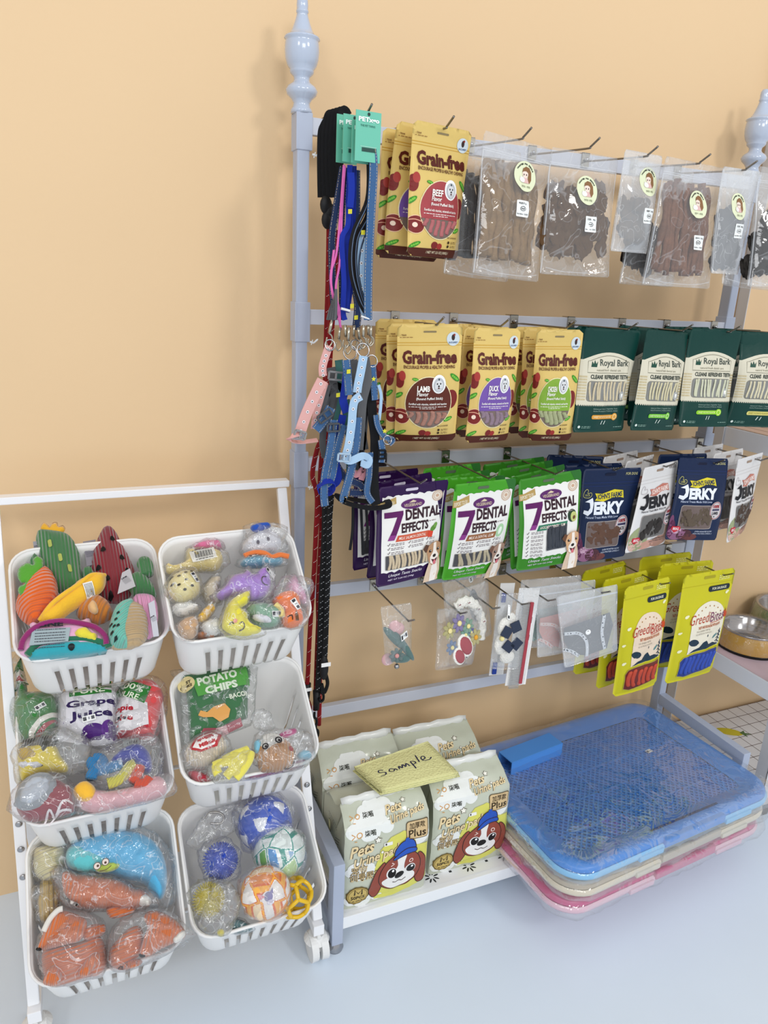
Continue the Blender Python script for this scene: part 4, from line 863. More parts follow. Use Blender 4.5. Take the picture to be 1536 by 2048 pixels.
# navy bow tie collar
t, F, w, h = sleeve('bow', 'bow_collar', 'white crochet collar with a navy bow in a clear sleeve before the comb card', 'pet collar', T=.018)
for i, (q, s) in enumerate((((-.008, -.002, -.055), (.014, .006, .02)), ((-.012, -.001, -.09), (.014, .006, .022)), ((.004, -.001, -.118), (.016, .006, .014)), ((.006, .0, -.04), (.011, .005, .014)))):
    bm = bmesh.new(); bmesh.ops.create_uvsphere(bm, u_segments=16, v_segments=12, radius=1, matrix=Matrix.Translation(q) @ Matrix.Diagonal((*s, 1))); obj('ruffle', bm, wy, t, True)
nv = mat('navy cloth', '#3a4358', .85, bump=('wave', 260, .6))
for q, rz in (((-.006, -.011, -.062), .5), ((.013, -.011, -.052), -.4), ((0, -.011, -.092), -.9), ((.017, -.011, -.088), .7)):
    bm = bmesh.new(); box(bm, (-.010, -.0015, -.011), (.010, .0015, .011), .001); obj('bow_loop', bm, nv, t, False, Matrix.Translation(q) @ Matrix.Rotation(rz, 4, 'Y'))
bm = bmesh.new(); bmesh.ops.create_uvsphere(bm, u_segments=12, v_segments=8, radius=.005, matrix=Matrix.Translation((-.015, -.01, -.075))); obj('flower_centre', bm, mat('yarn #f1e2a0', '#f1e2a0', .9), t, True)
label_tag(t, F, w, h, -2, 76, 9, 1.4)
# comb card
x, z, yaw, roll, pit, w, h, y = POS['comb']; h -= .012
t = thing('comb_card', 'tall white card with a red-backed steel flea comb in a clear sleeve', 'pet comb', mw=pose(x, z-.012, yaw, roll, pit, y))
bm = bmesh.new(); box(bm, (-w/2, .002, -h+.014), (w/2, .0032, .014)); obj('backing_card', bm, mat('white card', '#edebe8', .5), t)
bm = bmesh.new(); box(bm, (.004, -.004, -h+.018), (.012, .0, -.014), .0015); obj('comb_spine', bm, mat('red enamel', '#a3303c', .3, coat=.4), t)
bm = bmesh.new()
for i in range(74): zz = -.02-i*.0024; box(bm, (-.019, -.0024, zz), (.005, -.0014, zz+.0011))
o = obj('comb_teeth', bm, mat('brushed steel', '#b9b6b2', .3, .9), t); o['kind'] = 'stuff'
F = pouchF(w, h, .008, 91, r=.001, top=.05, bot=.9, wr=.0008, curl=0); pouch_body(F, w, h, bagclr, t, 'clear_sleeve'); label_tag(t, F, w, h, 22, 60, 14, 1.35)
t = thing('comb_card', 'blue-handled comb card hanging behind the navy bow collar', 'pet comb', mw=pose(x-.012, z-.02, yaw, roll+.02, pit, y+.06))
bm = bmesh.new(); box(bm, (-.018, .002, -.19), (.018, .0032, .01)); obj('backing_card', bm, mat('white card'), t)
bm = bmesh.new(); box(bm, (-.014, -.004, -.186), (-.004, .0, -.16), .0015); box(bm, (-.014, -.004, -.03), (-.004, .0, -.01), .0015); obj('comb_handle', bm, mat('blue plastic', '#1c3fa0', .3), t)
bm = bmesh.new()
for i in range(44): zz = -.16+i*.0026; box(bm, (-.004, -.002, zz), (.012, -.001, zz+.0012))
o = obj('comb_teeth', bm, mat('brushed steel'), t); o['kind'] = 'stuff'
# frosted zip bags with bandanas
fz = film('milky zip bag', haze=.27, crinkle=.1, scale=14, gloss=.2, crease=.05)
def bandana(dx, dy, dz, rot, lab, col, acc, w_=None, label=True):
    x, z, yaw, roll, pit, w, h, y = POS['zip']; BAGN[0] += 1
    F = pouchF(w, h, .012, BAGN[0], r=.002, top=.2, bot=.6, wr=.002, curl=.004)
    t = thing('zip_bag', lab, 'bag', mw=pose(x+dx, z-.012+dz, yaw, roll+rot, pit, y+dy), group='milky zip bags on the fourth rail')
    pouch_body(F, w, h, fz, t, 'milky_pouch')
    a = Art(); a.R(-50, 104, 50, 106.5, '#dfe3ea', 1)
    a.P([(-44, 66), (36, 74), (42, 50), (28, 12), (-10, 12), (-36, 20), (-46, 44)], col, 2)
    for c in ([(-44, 56), (-20, 52), (-8, 34), (-10, 10)], [(-46, 30), (-34, 24), (-24, 14)], [(26, 72), (20, 44), (24, 12)]):
        a.S(c, 5.5, acc, 3)
        for q in range(8):
            p = smooth_path([(*v, 0) for v in c], 4)[min(q, len(c)*4-5)]; a.E(p.x+(1 if q % 2 else -1), p.y, 1.1, 1.1, col, 4, 6)
    G_ = lambda x, y, l: F(x*w/100, (120-y)*h/120, 1, l-.0012)
    a.make('folded_cloth', G_, t, mt=mat('printed cloth', attr=True, rough=.9))
    a = Art()
    if label: a.E(-4, 50, 4.6, 4.6, '#f6f6f6', 1, 16); a.T('S', -5.8, 47.6, -2.2, 52.4, '#1a1a1a', 2, .02); a.make('size_dot', artF(F, w, h, 120), t)
bandana(0, 0, 0, 0, 'milky zip bag with a charcoal bandana, frontmost beside the yellow pouches', '#4b5159', '#cfd4da')
bandana(-.03, .035, .005, -.08, 'milky zip bag with a coral bandana behind the charcoal one', '#c98f86', '#d9c4c0', label=False)
bandana(-.05, .06, .01, -.12, 'milky zip bag with a green bandana behind the coral one', '#6f9c8f', '#b9d0c8', label=False)

# ================================================================ leashes and harnesses
def pts(L, Y):  # px list -> points; each item (x, y[, Y])
    return [at(q[0], q[1], Y=(q[2] if len(q) > 2 else Y)) for q in L]
denim = mat('denim webbing', '#3f638f', .85, bump=('noise', 500, .6), var=.12, vscale=300); ddark = mat('dark denim webbing', '#26375c', .85, bump=('noise', 500, .6), var=.12, vscale=300)
royalb = mat('royal blue webbing', '#1c38b0', .7, bump=('wave', 900, .5)); blk = mat('black webbing', '#15161a', .75, bump=('wave', 900, .5)); pinkc = mat('pink cord', '#dc6bb2', .6)
lblue = mat('pale blue webbing', '#a3c1dc', .75, bump=('noise', 400, .3)); pinkw = mat('floral pink webbing', '#dda8a2', .75, bump=('noise', 400, .3)); grey = mat('grey webbing', '#77787b', .8, bump=('wave', 700, .7)); tealw = mat('teal webbing', '#3d6b66', .8); redc = mat('red cord', '#a01c26', .6)
stitch = mat('sand stitching', '#c9b89a', .8)
def stitched(name, L, w, m, par, Y, sc=True, face=(0, -1, 0), dots=None):
    p = pts(L, Y); o = ribbon(name, p, w, .0016, m, par, face)
    q = smooth_path(p, 6)
    if sc:
        vs = []; fs = []
        for sd in (-1, 1):
            acc_ = 0
            for i in range(len(q)-1):
                t = q[i+1]-q[i]; ln = t.length
                if ln < 1e-6: continue
                x = t.cross(V(face)); 
                if x.length < 1e-6: continue
                x.normalize(); t.normalize(); k = 0
                while k < ln:
                    c = q[i]+t*k+x*sd*w*.38; y = x.cross(t); b = len(vs)
                    if y.dot(V(face)) < 0: y = -y
                    c = c+y*.0012
                    vs += [c-t*.0012-x*.0003, c+t*.0012-x*.0003, c+t*.0012+x*.0003, c-t*.0012+x*.0003]; fs.append((b, b+1, b+2, b+3)); k += .0042
        s_ = pydata('stitching', vs, fs, stitch, o, False); s_['kind'] = 'stuff'
    if dots:
        vs = []; fs = []; acc_ = 0
        for i in range(len(q)-1):
            if i % 4 == 1:
                for r_, cc in ((.0032, 0), (.0011, 1)):
                    pass
        a = Art(); k = 0
        t0 = (q[-1]-q[0])
        for i in range(1, len(q)-1, 3):
            pass
        D = Art(); pp = []
        for i in range(2, len(q)-1, 3):
            b = len(vs)
            for sc_, off in ((.003, 0),):
                for an in range(8): vs.append(q[i]+V((cos(an*pi/4)*.0026, -.0013, sin(an*pi/4)*.0026)))
                fs.append(tuple(b+k for k in range(8)))
        if fs:
            s_ = pydata('printed_daisies', vs, fs, mat('daisy print', '#e9e6ea', .8), o, False); s_['kind'] = 'stuff'
            vs2 = []; fs2 = []
            for f in fs:
                c = sum((vs[i] for i in f), V())/8; b = len(vs2); vs2 += [c+(vs[i]-c)*.4+V((0, -.0004, 0)) for i in f]; fs2.append(tuple(b+k for k in range(8)))
            s_ = pydata('daisy_centres', vs2, fs2, mat('dark hole'), o, False); s_['kind'] = 'stuff'
    return o
def snap(par, px, py, Y, L=.03, tilt=0):
    c = at(px, py, Y=Y)
    m_ = c+V((tilt, 0, -L*.5)); tube('snap_barrel', [c, (c+m_)/2, m_], .0026, mat('old nickel', '#b9b2a2', .25, 1), par, 8, sub=0)
    tube('snap_hook', [m_, m_+V((.0045, 0, -L*.12)), m_+V((.005, 0, -L*.34)), m_+V((0, 0, -L*.5)), m_+V((-.0045, 0, -L*.36)), m_+V((-.0035, 0, -L*.15))], .0013, mat('old nickel'), par, 8)
    return c+V((tilt, 0, -L))
def ringo(par, px, py, Y, r=.009):
    c = at(px, py, Y=Y); tube('ring', [c+V((cos(a*pi/4)*r, sin(a*pi/4)*r*.3, sin(a*pi/4)*r)) for a in range(8)], .0011, chrome, par, 8, closed=True, sub=3)
def buckle(par, px, py, Y, w=.014, rot=0, m=None):
    c = at(px, py, Y=Y); bm = bmesh.new()
    for a, b in (((-w, -.006), (w, -.006)), ((-w, .006), (w, .006)), ((-w, -.006), (-w, .006)), ((w, -.006), (w, .006)), ((0, -.006), (0, .006))):
        beam(bm, (a[0], 0, a[1]), (b[0], 0, b[1]), .003, .003, up=(0, 1, 0), bev=.0006)
    obj('buckle', bm, m or mat('dark grey buckle', '#4a4d52', .4), par, False, Matrix.Translation(c) @ Matrix.Rotation(rot, 4, 'Y'))
def card(par, x0, y0, x1, y1, Y, rot=0, front=True):
    a0, a1 = at(x0, y0, Y=Y), at(x1, y1, Y=Y); w, h = (a1-a0).x, (a0-a1).z; c = (a0+a1)/2
    mt = Matrix.Translation(c) @ Matrix.Rotation(rot, 4, 'Z')
    bm = bmesh.new(); box(bm, (-w/2, -.0006, -h/2), (w/2, .0006, h/2)); o = obj('hang_card', bm, mat('mint card', '#6cbfa6', .45), par, False, mt)
    a = Art(); a.O(0, 44, 5, 3, 1, '#1e3b34', 1); a.E(0, 44, 4, 2.6, '#20302c', 2, 12); a.T('PETxgo', -40, 26, 42, 38, '#f4fbf8', 2, .04); a.T('THE PET THING', -32, 19, 26, 23, '#2d6b5c', 2, .01)
    a.S([(-30, -20), (34, -20)], .8, '#c4e6da', 1, sub=0); a.R(-24, -30, 34, -22, '#2a4a44', 1)
    p = a.make('card_print', plane_F((0, -.0007, 0), (1, 0, 0), (0, 0, 1), (0, -1, 0), w/100, h/100), o); p['kind'] = 'stuff'; return o
LG = 'harness and leash sets on the first hook'
def lset(lab): return tag(bpy.data.objects.new('harness_leash_set', None), lab, 'pet harness', LG)
def newset(lab, px, py, Y):
    o = lset(lab); COL.objects.link(o); c = at(px, py, Y=Y); o.location = c; o['_o'] = 1; del o['_o']; return o
class Par:   # parent a batch of world-space parts to an empty that sits elsewhere
    def __init__(s, o): s.o = o; s.n = set(bpy.data.objects)
    def done(s):
        iv = Matrix.Translation(s.o.location).inverted()
        for q in set(bpy.data.objects)-s.n:
            if q.parent is s.o and q is not s.o: q.matrix_parent_inverse = iv
# denim set (front)
o = newset('blue denim harness and leash with sand stitching, frontmost under the mint card', 735, 240, -.185); p_ = Par(o)
card(o, 711, 219, 760, 327, -.188, .1)
stitched('leash_strap', [(744, 300), (747, 340), (742, 430), (737, 530), (736, 600), (736, 640)], .0125, denim, o, -.186, face=(-.2, -1, 0))
snap(o, 742, 652, -.184); ringo(o, 744, 722, -.18)
stitched('harness_strap', [(745, 730), (748, 770), (750, 800)], .011, denim, o, -.182)
stitched('harness_strap', [(716, 835), (712, 890), (700, 950), (687, 995), (690, 1000)], .0135, denim, o, -.195)
stitched('harness_strap', [(740, 905), (738, 950), (734, 985), (745, 1005)], .011, denim, o, -.186)
stitched('harness_strap', [(752, 830), (756, 852), (768, 872), (785, 880), (778, 888)], .010, denim, o, -.182)
stitched('harness_strap', [(683, 1000, -.19), (700, 1008, -.195), (740, 1016, -.2), (775, 1012, -.19), (772, 1000, -.17), (745, 1004, -.165), (700, 998, -.165), (676, 990, -.18), (683, 1000, -.19)], .012, blk, o, -.18, sc=False, face=(0, -.35, 1))
stitched('harness_strap', [(762, 880), (765, 905), (763, 925)], .011, denim, o, -.184); ringo(o, 775, 880, -.185, .007); buckle(o, 764, 909, -.187, .007, 1.57, mat('black webbing'))
a = Art(); [a.P([(4*cos(pi/2+k*pi/5)*(1 if k % 2 == 0 else .45), 4*sin(pi/2+k*pi/5)*(1 if k % 2 == 0 else .45)) for k in range(10)], '#dcd63a', 1)]
for px, py, Y in ((747, 758, -.185), (769, 862, -.185)): a.make('star_patch', plane_F(at(px, py, Y=Y), (1, 0, 0), (0, 0, 1), (0, -1, 0), .0011), o)
p_.done()
# black set
o = newset('black harness and leash with grey piping behind the front denim strap', 728, 300, -.175); p_ = Par(o)
card(o, 704, 240, 745, 330, -.176, .05)
for i, L in enumerate(([(738, 320), (735, 400), (706, 470), (702, 540), (718, 600), (735, 630)], [(742, 322), (738, 420), (712, 480), (711, 550), (726, 610), (737, 632)], [(746, 325), (742, 420), (718, 500), (716, 560), (733, 620), (740, 640)])):
    stitched('leash_strap', L, .008, blk, o, -.176+i*.004, sc=False, face=(-.9, -.6, 0))
    tube('piping', [q+V((0, -.005, 0)) for q in pts(L, -.176+i*.004)], .0007, mat('grey piping', '#5b6f8c', .8), o, 5)
tube('tie', pts([(722, 632), (733, 636), (744, 640)], -.186), .0014, mat('white plastic tie', '#e6e6e4', .4), o)
stitched('harness_strap', [(742, 735), (744, 820), (750, 880), (748, 960), (752, 1010)], .016, blk, o, -.172, sc=False)
stitched('harness_strap', [(735, 770), (728, 830), (720, 900), (735, 980)], .012, blk, o, -.166, sc=False)
snap(o, 736, 650, -.175, .03, .002); p_.done()
# pale blue set
o = newset('pale blue daisy print harness in the middle of the cluster', 715, 500, -.178); p_ = Par(o)
stitched('leash_strap', [(728, 465), (723, 510), (722, 560), (727, 610), (732, 630)], .014, lblue, o, -.17, sc=False, dots=1)
snap(o, 727, 650, -.185, .035, .0); ringo(o, 726, 700, -.19, .01)
stitched('harness_strap', [(727, 712), (722, 740), (716, 770), (714, 785)], .014, lblue, o, -.196, sc=False, dots=1)
stitched('harness_strap', [(722, 792), (708, 805), (703, 850), (697, 890), (690, 915)], .0135, lblue, o, -.2, sc=False, dots=1)
stitched('harness_strap', [(686, 915, -.2), (700, 922, -.205), (725, 912, -.2), (738, 918, -.195), (734, 930, -.2), (722, 925, -.205)], .012, lblue, o, -.2, sc=False, face=(0, -.9, .5))
stitched('harness_strap', [(757, 770), (762, 790), (761, 815), (758, 840)], .005, lblue, o, -.182, sc=False)
stitched('grey_lining', [(730, 715), (735, 760), (726, 800), (722, 850), (718, 900)], .014, grey, o, -.185, sc=False); buckle(o, 688, 915, -.207, .01, .1, mat('pale blue buckle', '#a9bfd2', .4)); p_.done()
# pink floral set
o = newset('pink floral harness reaching out to the left over the white upright', 660, 690, -.16); p_ = Par(o)
stitched('harness_strap', [(658, 692), (650, 715), (645, 735), (646, 752)], .0125, pinkw, o, -.17, sc=False, dots=1)
stitched('harness_strap', [(645, 760), (630, 790), (612, 830), (600, 865)], .018, pinkw, o, -.178, sc=False, dots=1)
stitched('harness_strap', [(650, 765), (640, 800), (632, 830), (628, 858)], .011, pinkw, o, -.17, sc=False, dots=1)
stitched('harness_strap', [(600, 868, -.18), (585, 872, -.185), (578, 880, -.175), (600, 884, -.165), (635, 880, -.165)], .009, pinkw, o, -.17, sc=False, face=(0, -.4, .9)); buckle(o, 600, 870, -.184, .009, .3, mat('grey buckle', '#8f8f90', .4))
stitched('grey_lining', [(655, 770), (648, 800), (640, 830), (645, 850)], .012, grey, o, -.165, sc=False)
snap(o, 664, 640, -.165, .04, -.004); ringo(o, 660, 690, -.17, .008)
for k in range(4): stitched('leash_strap', [(672, 590-k*4), (660+k*4, 620), (655+k*5, 640)], .004, grey, o, -.16-k*.003, sc=False)
p_.done()
# royal blue set
o = newset('royal blue harness and leash with yellow flashes, under the second mint card', 697, 240, -.15); p_ = Par(o)
card(o, 686, 227, 728, 328, -.158, .12)
for i, L in enumerate(([(700, 330), (697, 400), (696, 450), (684, 480), (688, 560), (686, 620), (690, 640)], [(704, 332), (702, 400), (700, 460), (692, 490), (697, 560), (692, 620)], [(708, 332), (706, 440), (698, 500), (702, 560), (694, 625)])):
    stitched('leash_strap', L, .008, royalb, o, -.158+i*.004, sc=False, face=(-.5, -.8, 0))
stitched('leash_strap', [(702, 345), (703, 380), (700, 415)], .010, royalb, o, -.168, sc=False)
tube('tie', pts([(682, 617), (690, 619), (700, 622)], -.168), .002, mat('white plastic tie'), o)
stitched('harness_strap', [(695, 735), (690, 780), (686, 800), (693, 825)], .013, royalb, o, -.18, sc=False)
stitched('harness_strap', [(686, 830), (678, 870), (672, 920), (676, 960), (655, 975)], .012, royalb, o, -.176, sc=False)
stitched('harness_strap', [(635, 975, -.18), (650, 962, -.19), (668, 965, -.185), (660, 985, -.175), (640, 985, -.175), (635, 975, -.18)], .012, royalb, o, -.18, sc=False, face=(0, -.5, .9))
a = Art(); a.R(-4, -4, 4, 4, '#d8cf3a', 1)
for px, py, Y in ((700, 423, -.17), (704, 612, -.17), (712, 635, -.17), (697, 743, -.202), (676, 790, -.185), (726, 465, -.178)): a.make('yellow_flash', plane_F(at(px, py, Y=Y), (1, .1, .1), (0, 0, 1), (0, -1, 0), .0008), o)
snap(o, 690, 650, -.17, .035, .002); snap(o, 698, 655, -.175, .04, -.001); p_.done()
# dark denim set with card three
o = newset('dark denim harness and leash hanging behind the pink cord loops', 683, 240, -.12); p_ = Par(o)
card(o, 672, 228, 715, 330, -.135, .2)
stitched('leash_strap', [(686, 335), (672, 420), (664, 480), (665, 560), (668, 610), (672, 640)], .011, ddark, o, -.14)
stitched('leash_strap', [(690, 335), (684, 420), (682, 500), (684, 580), (684, 640)], .010, ddark, o, -.135)
stitched('leash_strap', [(712, 340), (712, 440), (710, 560), (716, 610), (712, 660)], .013, ddark, o, -.145)
for L in ([(688, 330), (683, 400), (674, 500), (662, 545), (664, 580), (676, 625), (682, 660)], [(690, 332), (684, 420), (680, 520), (672, 570), (674, 600), (680, 625), (676, 640)], [(668, 500), (662, 560), (668, 600), (678, 622), (680, 645)]):
    tube('pink_cord', pts(L, -.155), .0019, pinkc, o, 7)
stitched('harness_strap', [(692, 720), (695, 750), (698, 790)], .013, denim, o, -.2)
stitched('harness_strap', [(662, 815), (648, 840), (632, 860)], .016, denim, o, -.182); buckle(o, 650, 832, -.188, .012, -.6)
stitched('harness_strap', [(668, 840), (660, 900), (650, 950), (648, 990), (650, 1012)], .013, denim, o, -.186)
stitched('harness_strap', [(688, 850), (674, 900), (662, 960), (642, 972)], .012, denim, o, -.184); buckle(o, 667, 855, -.19, .01, 0)
stitched('harness_strap', [(672, 930), (690, 955), (720, 970), (725, 985), (700, 985)], .013, ddark, o, -.172); snap(o, 680, 655, -.16, .035, -.002); p_.done()
# teal / grey set
o = newset('grey and teal harness mostly hidden at the back of the cluster', 672, 740, -.14); p_ = Par(o)
for L, w, m in (([(662, 735), (668, 790), (655, 850)], .014, grey), ([(678, 720), (682, 780), (672, 830), (665, 900)], .014, tealw), ([(705, 720), (712, 780), (722, 860), (728, 900)], .016, grey), ([(660, 770), (652, 820), (645, 880), (650, 915)], .011, grey), ([(690, 800), (700, 870), (702, 950)], .016, tealw), ([(655, 790), (675, 770), (690, 790)], .01, blk), ([(722, 720), (730, 790), (726, 870), (716, 940)], .013, grey)):
    stitched('harness_strap', L, w, m, o, -.15, sc=False)
stitched('harness_strap', [(700, 930), (712, 950), (730, 935), (722, 960)], .01, mat('faded pink', '#c98a92', .8), o, -.175, sc=False)
snap(o, 708, 650, -.15, .035); snap(o, 716, 655, -.155, .035, .003); ringo(o, 700, 705, -.16, .011); ringo(o, 712, 690, -.155, .008); buckle(o, 672, 752, -.165, .012, .1, mat('grey buckle')); buckle(o, 690, 860, -.16); p_.done()
# rope leashes
rope_r = mat('red rope', '#a8141e', .7, bump=('wave', 500, .8, .6)); rope_k = mat('black rope', '#17181b', .7, bump=('wave', 500, .8, .6))
def flecks(par, pth, r, m, step=.016, nm='reflective_flecks', n2=3, face=(0, -1, 0)):
    q = smooth_path(pth, 8); vs = []; fs = []; acc_ = 0
    for i in range(len(q)-1):
        t = q[i+1]-q[i]; acc_ += t.length
        if acc_ < step: continue
        acc_ = 0; t.normalize(); x = t.cross(V(face)).normalized()
        for k in range(n2):
            off = (k-(n2-1)/2)*r*.55; c = q[i]+x*off+V(face)*math.sqrt(max(0, (r*1.06)**2-off*off))+t*off*.8; b = len(vs); s = r*.24
            vs += [c-x*s-t*s*.6, c+x*s*.8-t*s*.2, c+x*s+t*s*.6, c-x*s*.8+t*s*.2]; fs.append((b, b+1, b+2, b+3))
    o = pydata(nm, vs, fs, m, par, False); o['kind'] = 'stuff'
rw = mat('reflective fleck', '#d9d6d0', .5)
o = newset('red rope leash with white flecks and a black clip at its foot', 665, 300, -.06); o.name = 'rope_leash'; o['group'] = 'rope leashes on the first hook'; o['category'] = 'leash'; p_ = Par(o)
for i, L in enumerate(([(658, 455), (656, 560), (652, 690), (648, 850), (640, 960), (642, 1060), (636, 1200), (640, 1340), (638, 1450)], [(668, 450), (664, 560), (658, 700), (650, 850), (634, 900), (625, 950), (634, 990), (632, 1060), (627, 1160), (620, 1260), (615, 1360), (610, 1400)], [(672, 460), (670, 560), (660, 720), (655, 850), (652, 950), (645, 1040), (640, 1160), (634, 1300), (630, 1420)])):
    P_ = pts(L, -.075+i*.008 if i != 1 else -.10); tube('rope', P_, .0042, rope_r, o, 10); flecks(o, P_, .0042, rw)
c = at(614, 1385, Y=-.10); bm = bmesh.new(); bmesh.ops.create_cone(bm, cap_ends=True, segments=14, radius1=.0045, radius2=.0075, depth=.038, matrix=Matrix.Translation(c)); obj('grip_sleeve', bm, mat('black rubber'), o, True)
bm = bmesh.new(); box(bm, (-.007, -.0082, -.003), (.007, -.0078, .004)); obj('price_tag', bm, mat('white card'), o, False, Matrix.Translation(c+V((0, 0, .01))))
tube('rope_loop', pts([(612, 1400), (606, 1420), (612, 1440), (620, 1418), (616, 1402)], -.1), .004, rope_r, o, 8); p_.done()
o = newset('black rope leash with grey bars and swivel clip, right of the red rope', 672, 300, -.08); o.name = 'rope_leash'; o['group'] = 'rope leashes on the first hook'; o['category'] = 'leash'; p_ = Par(o)
for i, L in enumerate(([(650, 1000), (650, 1040), (648, 1100), (643, 1200), (640, 1290), (636, 1380)], [(662, 990), (658, 1040), (657, 1100), (653, 1200), (650, 1290), (648, 1320)])):
    P_ = pts(L, -.115-.006*i); tube('rope', P_, .0058, rope_k, o, 12); flecks(o, P_, .0058, mat('reflective bar', '#9a9c9e', .5), .011, 'reflective_bars', 3)
c = at(648, 1335, Y=-.125); bm = bmesh.new(); bmesh.ops.create_uvsphere(bm, u_segments=14, v_segments=10, radius=1, matrix=Matrix.Translation(c) @ Matrix.Diagonal((.0085, .0075, .026, 1))); obj('grip_sleeve', bm, mat('black rubber'), o, True)
bm = bmesh.new(); box(bm, (-.009, -.0088, -.004), (.009, -.0084, .004)); obj('price_tag', bm, mat('white card'), o, False, Matrix.Translation(c+V((.001, 0, .010))))
bm = bmesh.new(); bmesh.ops.create_cone(bm, cap_ends=True, segments=12, radius1=.0055, radius2=.0075, depth=.04, matrix=Matrix.Translation(at(633, 1400, Y=-.11))); obj('grip_sleeve', bm, mat('black rubber'), o, True)
for px, py in ((643, 1375), (629, 1425), (632, 1448)): 
    c = at(px, py, Y=-.12); tube('swivel_clip', [c, c+V((0, 0, -.01)), c+V((.004, 0, -.016)), c+V((.004, 0, -.026)), c+V((-.001, 0, -.03)), c+V((-.004, 0, -.022))], .0026, mat('black metal', '#0f0f11', .25, .4), o, 8)
tube('rope_loop', pts([(652, 1350), (655, 1368), (648, 1385), (643, 1368)], -.12), .0036, rope_k, o, 8); p_.done()
# black ribbed grip pad hanging over the hook
o = newset('black ribbed folded webbing bundle over the hook, left of the mint cards', 672, 240, -.05); o.name = 'webbing_bundle'; o['group'] = 'rope leashes on the first hook'; o['category'] = 'leash'; p_ = Par(o)
for i in range(6):
    x0 = 644+i*7.4; y0 = 238-i*2.6 if i else 252; stitched('webbing_fold', [(x0-1+i*1.2, 395), (x0-2, 330), (x0-1, 270), (x0+4, y0), (x0+10, y0-8+i), (x0+15, y0+6)], .0125, blk, o, -.07-i*.008, sc=False, face=(-.35, -1, .0))
for q in ((652, 410), (660, 425), (655, 440)):
    c = at(*q, Y=-.085); bm = bmesh.new(); bmesh.ops.create_uvsphere(bm, u_segments=12, v_segments=8, radius=1, matrix=Matrix.Translation(c) @ Matrix.Diagonal((.010, .005, .014, 1))); obj('rubber_end', bm, mat('black rubber'), o, True)
p_.done()
# grey-white striped straps hanging behind the purple pouches
o = newset('two thin black straps hanging in front of the rear purple pouches', 705, 1010, -.15); o.name = 'hanging_strap'; o['category'] = 'leash'; o['group'] = 'thin black straps'; p_ = Par(o)
for L in ([(706, 1012), (705, 1060), (700, 1100)], [(722, 1012), (724, 1060), (726, 1110)], [(732, 1010), (735, 1060), (733, 1095)]): stitched('strap', L, .0045, blk, o, -.162, sc=False)
p_.done()
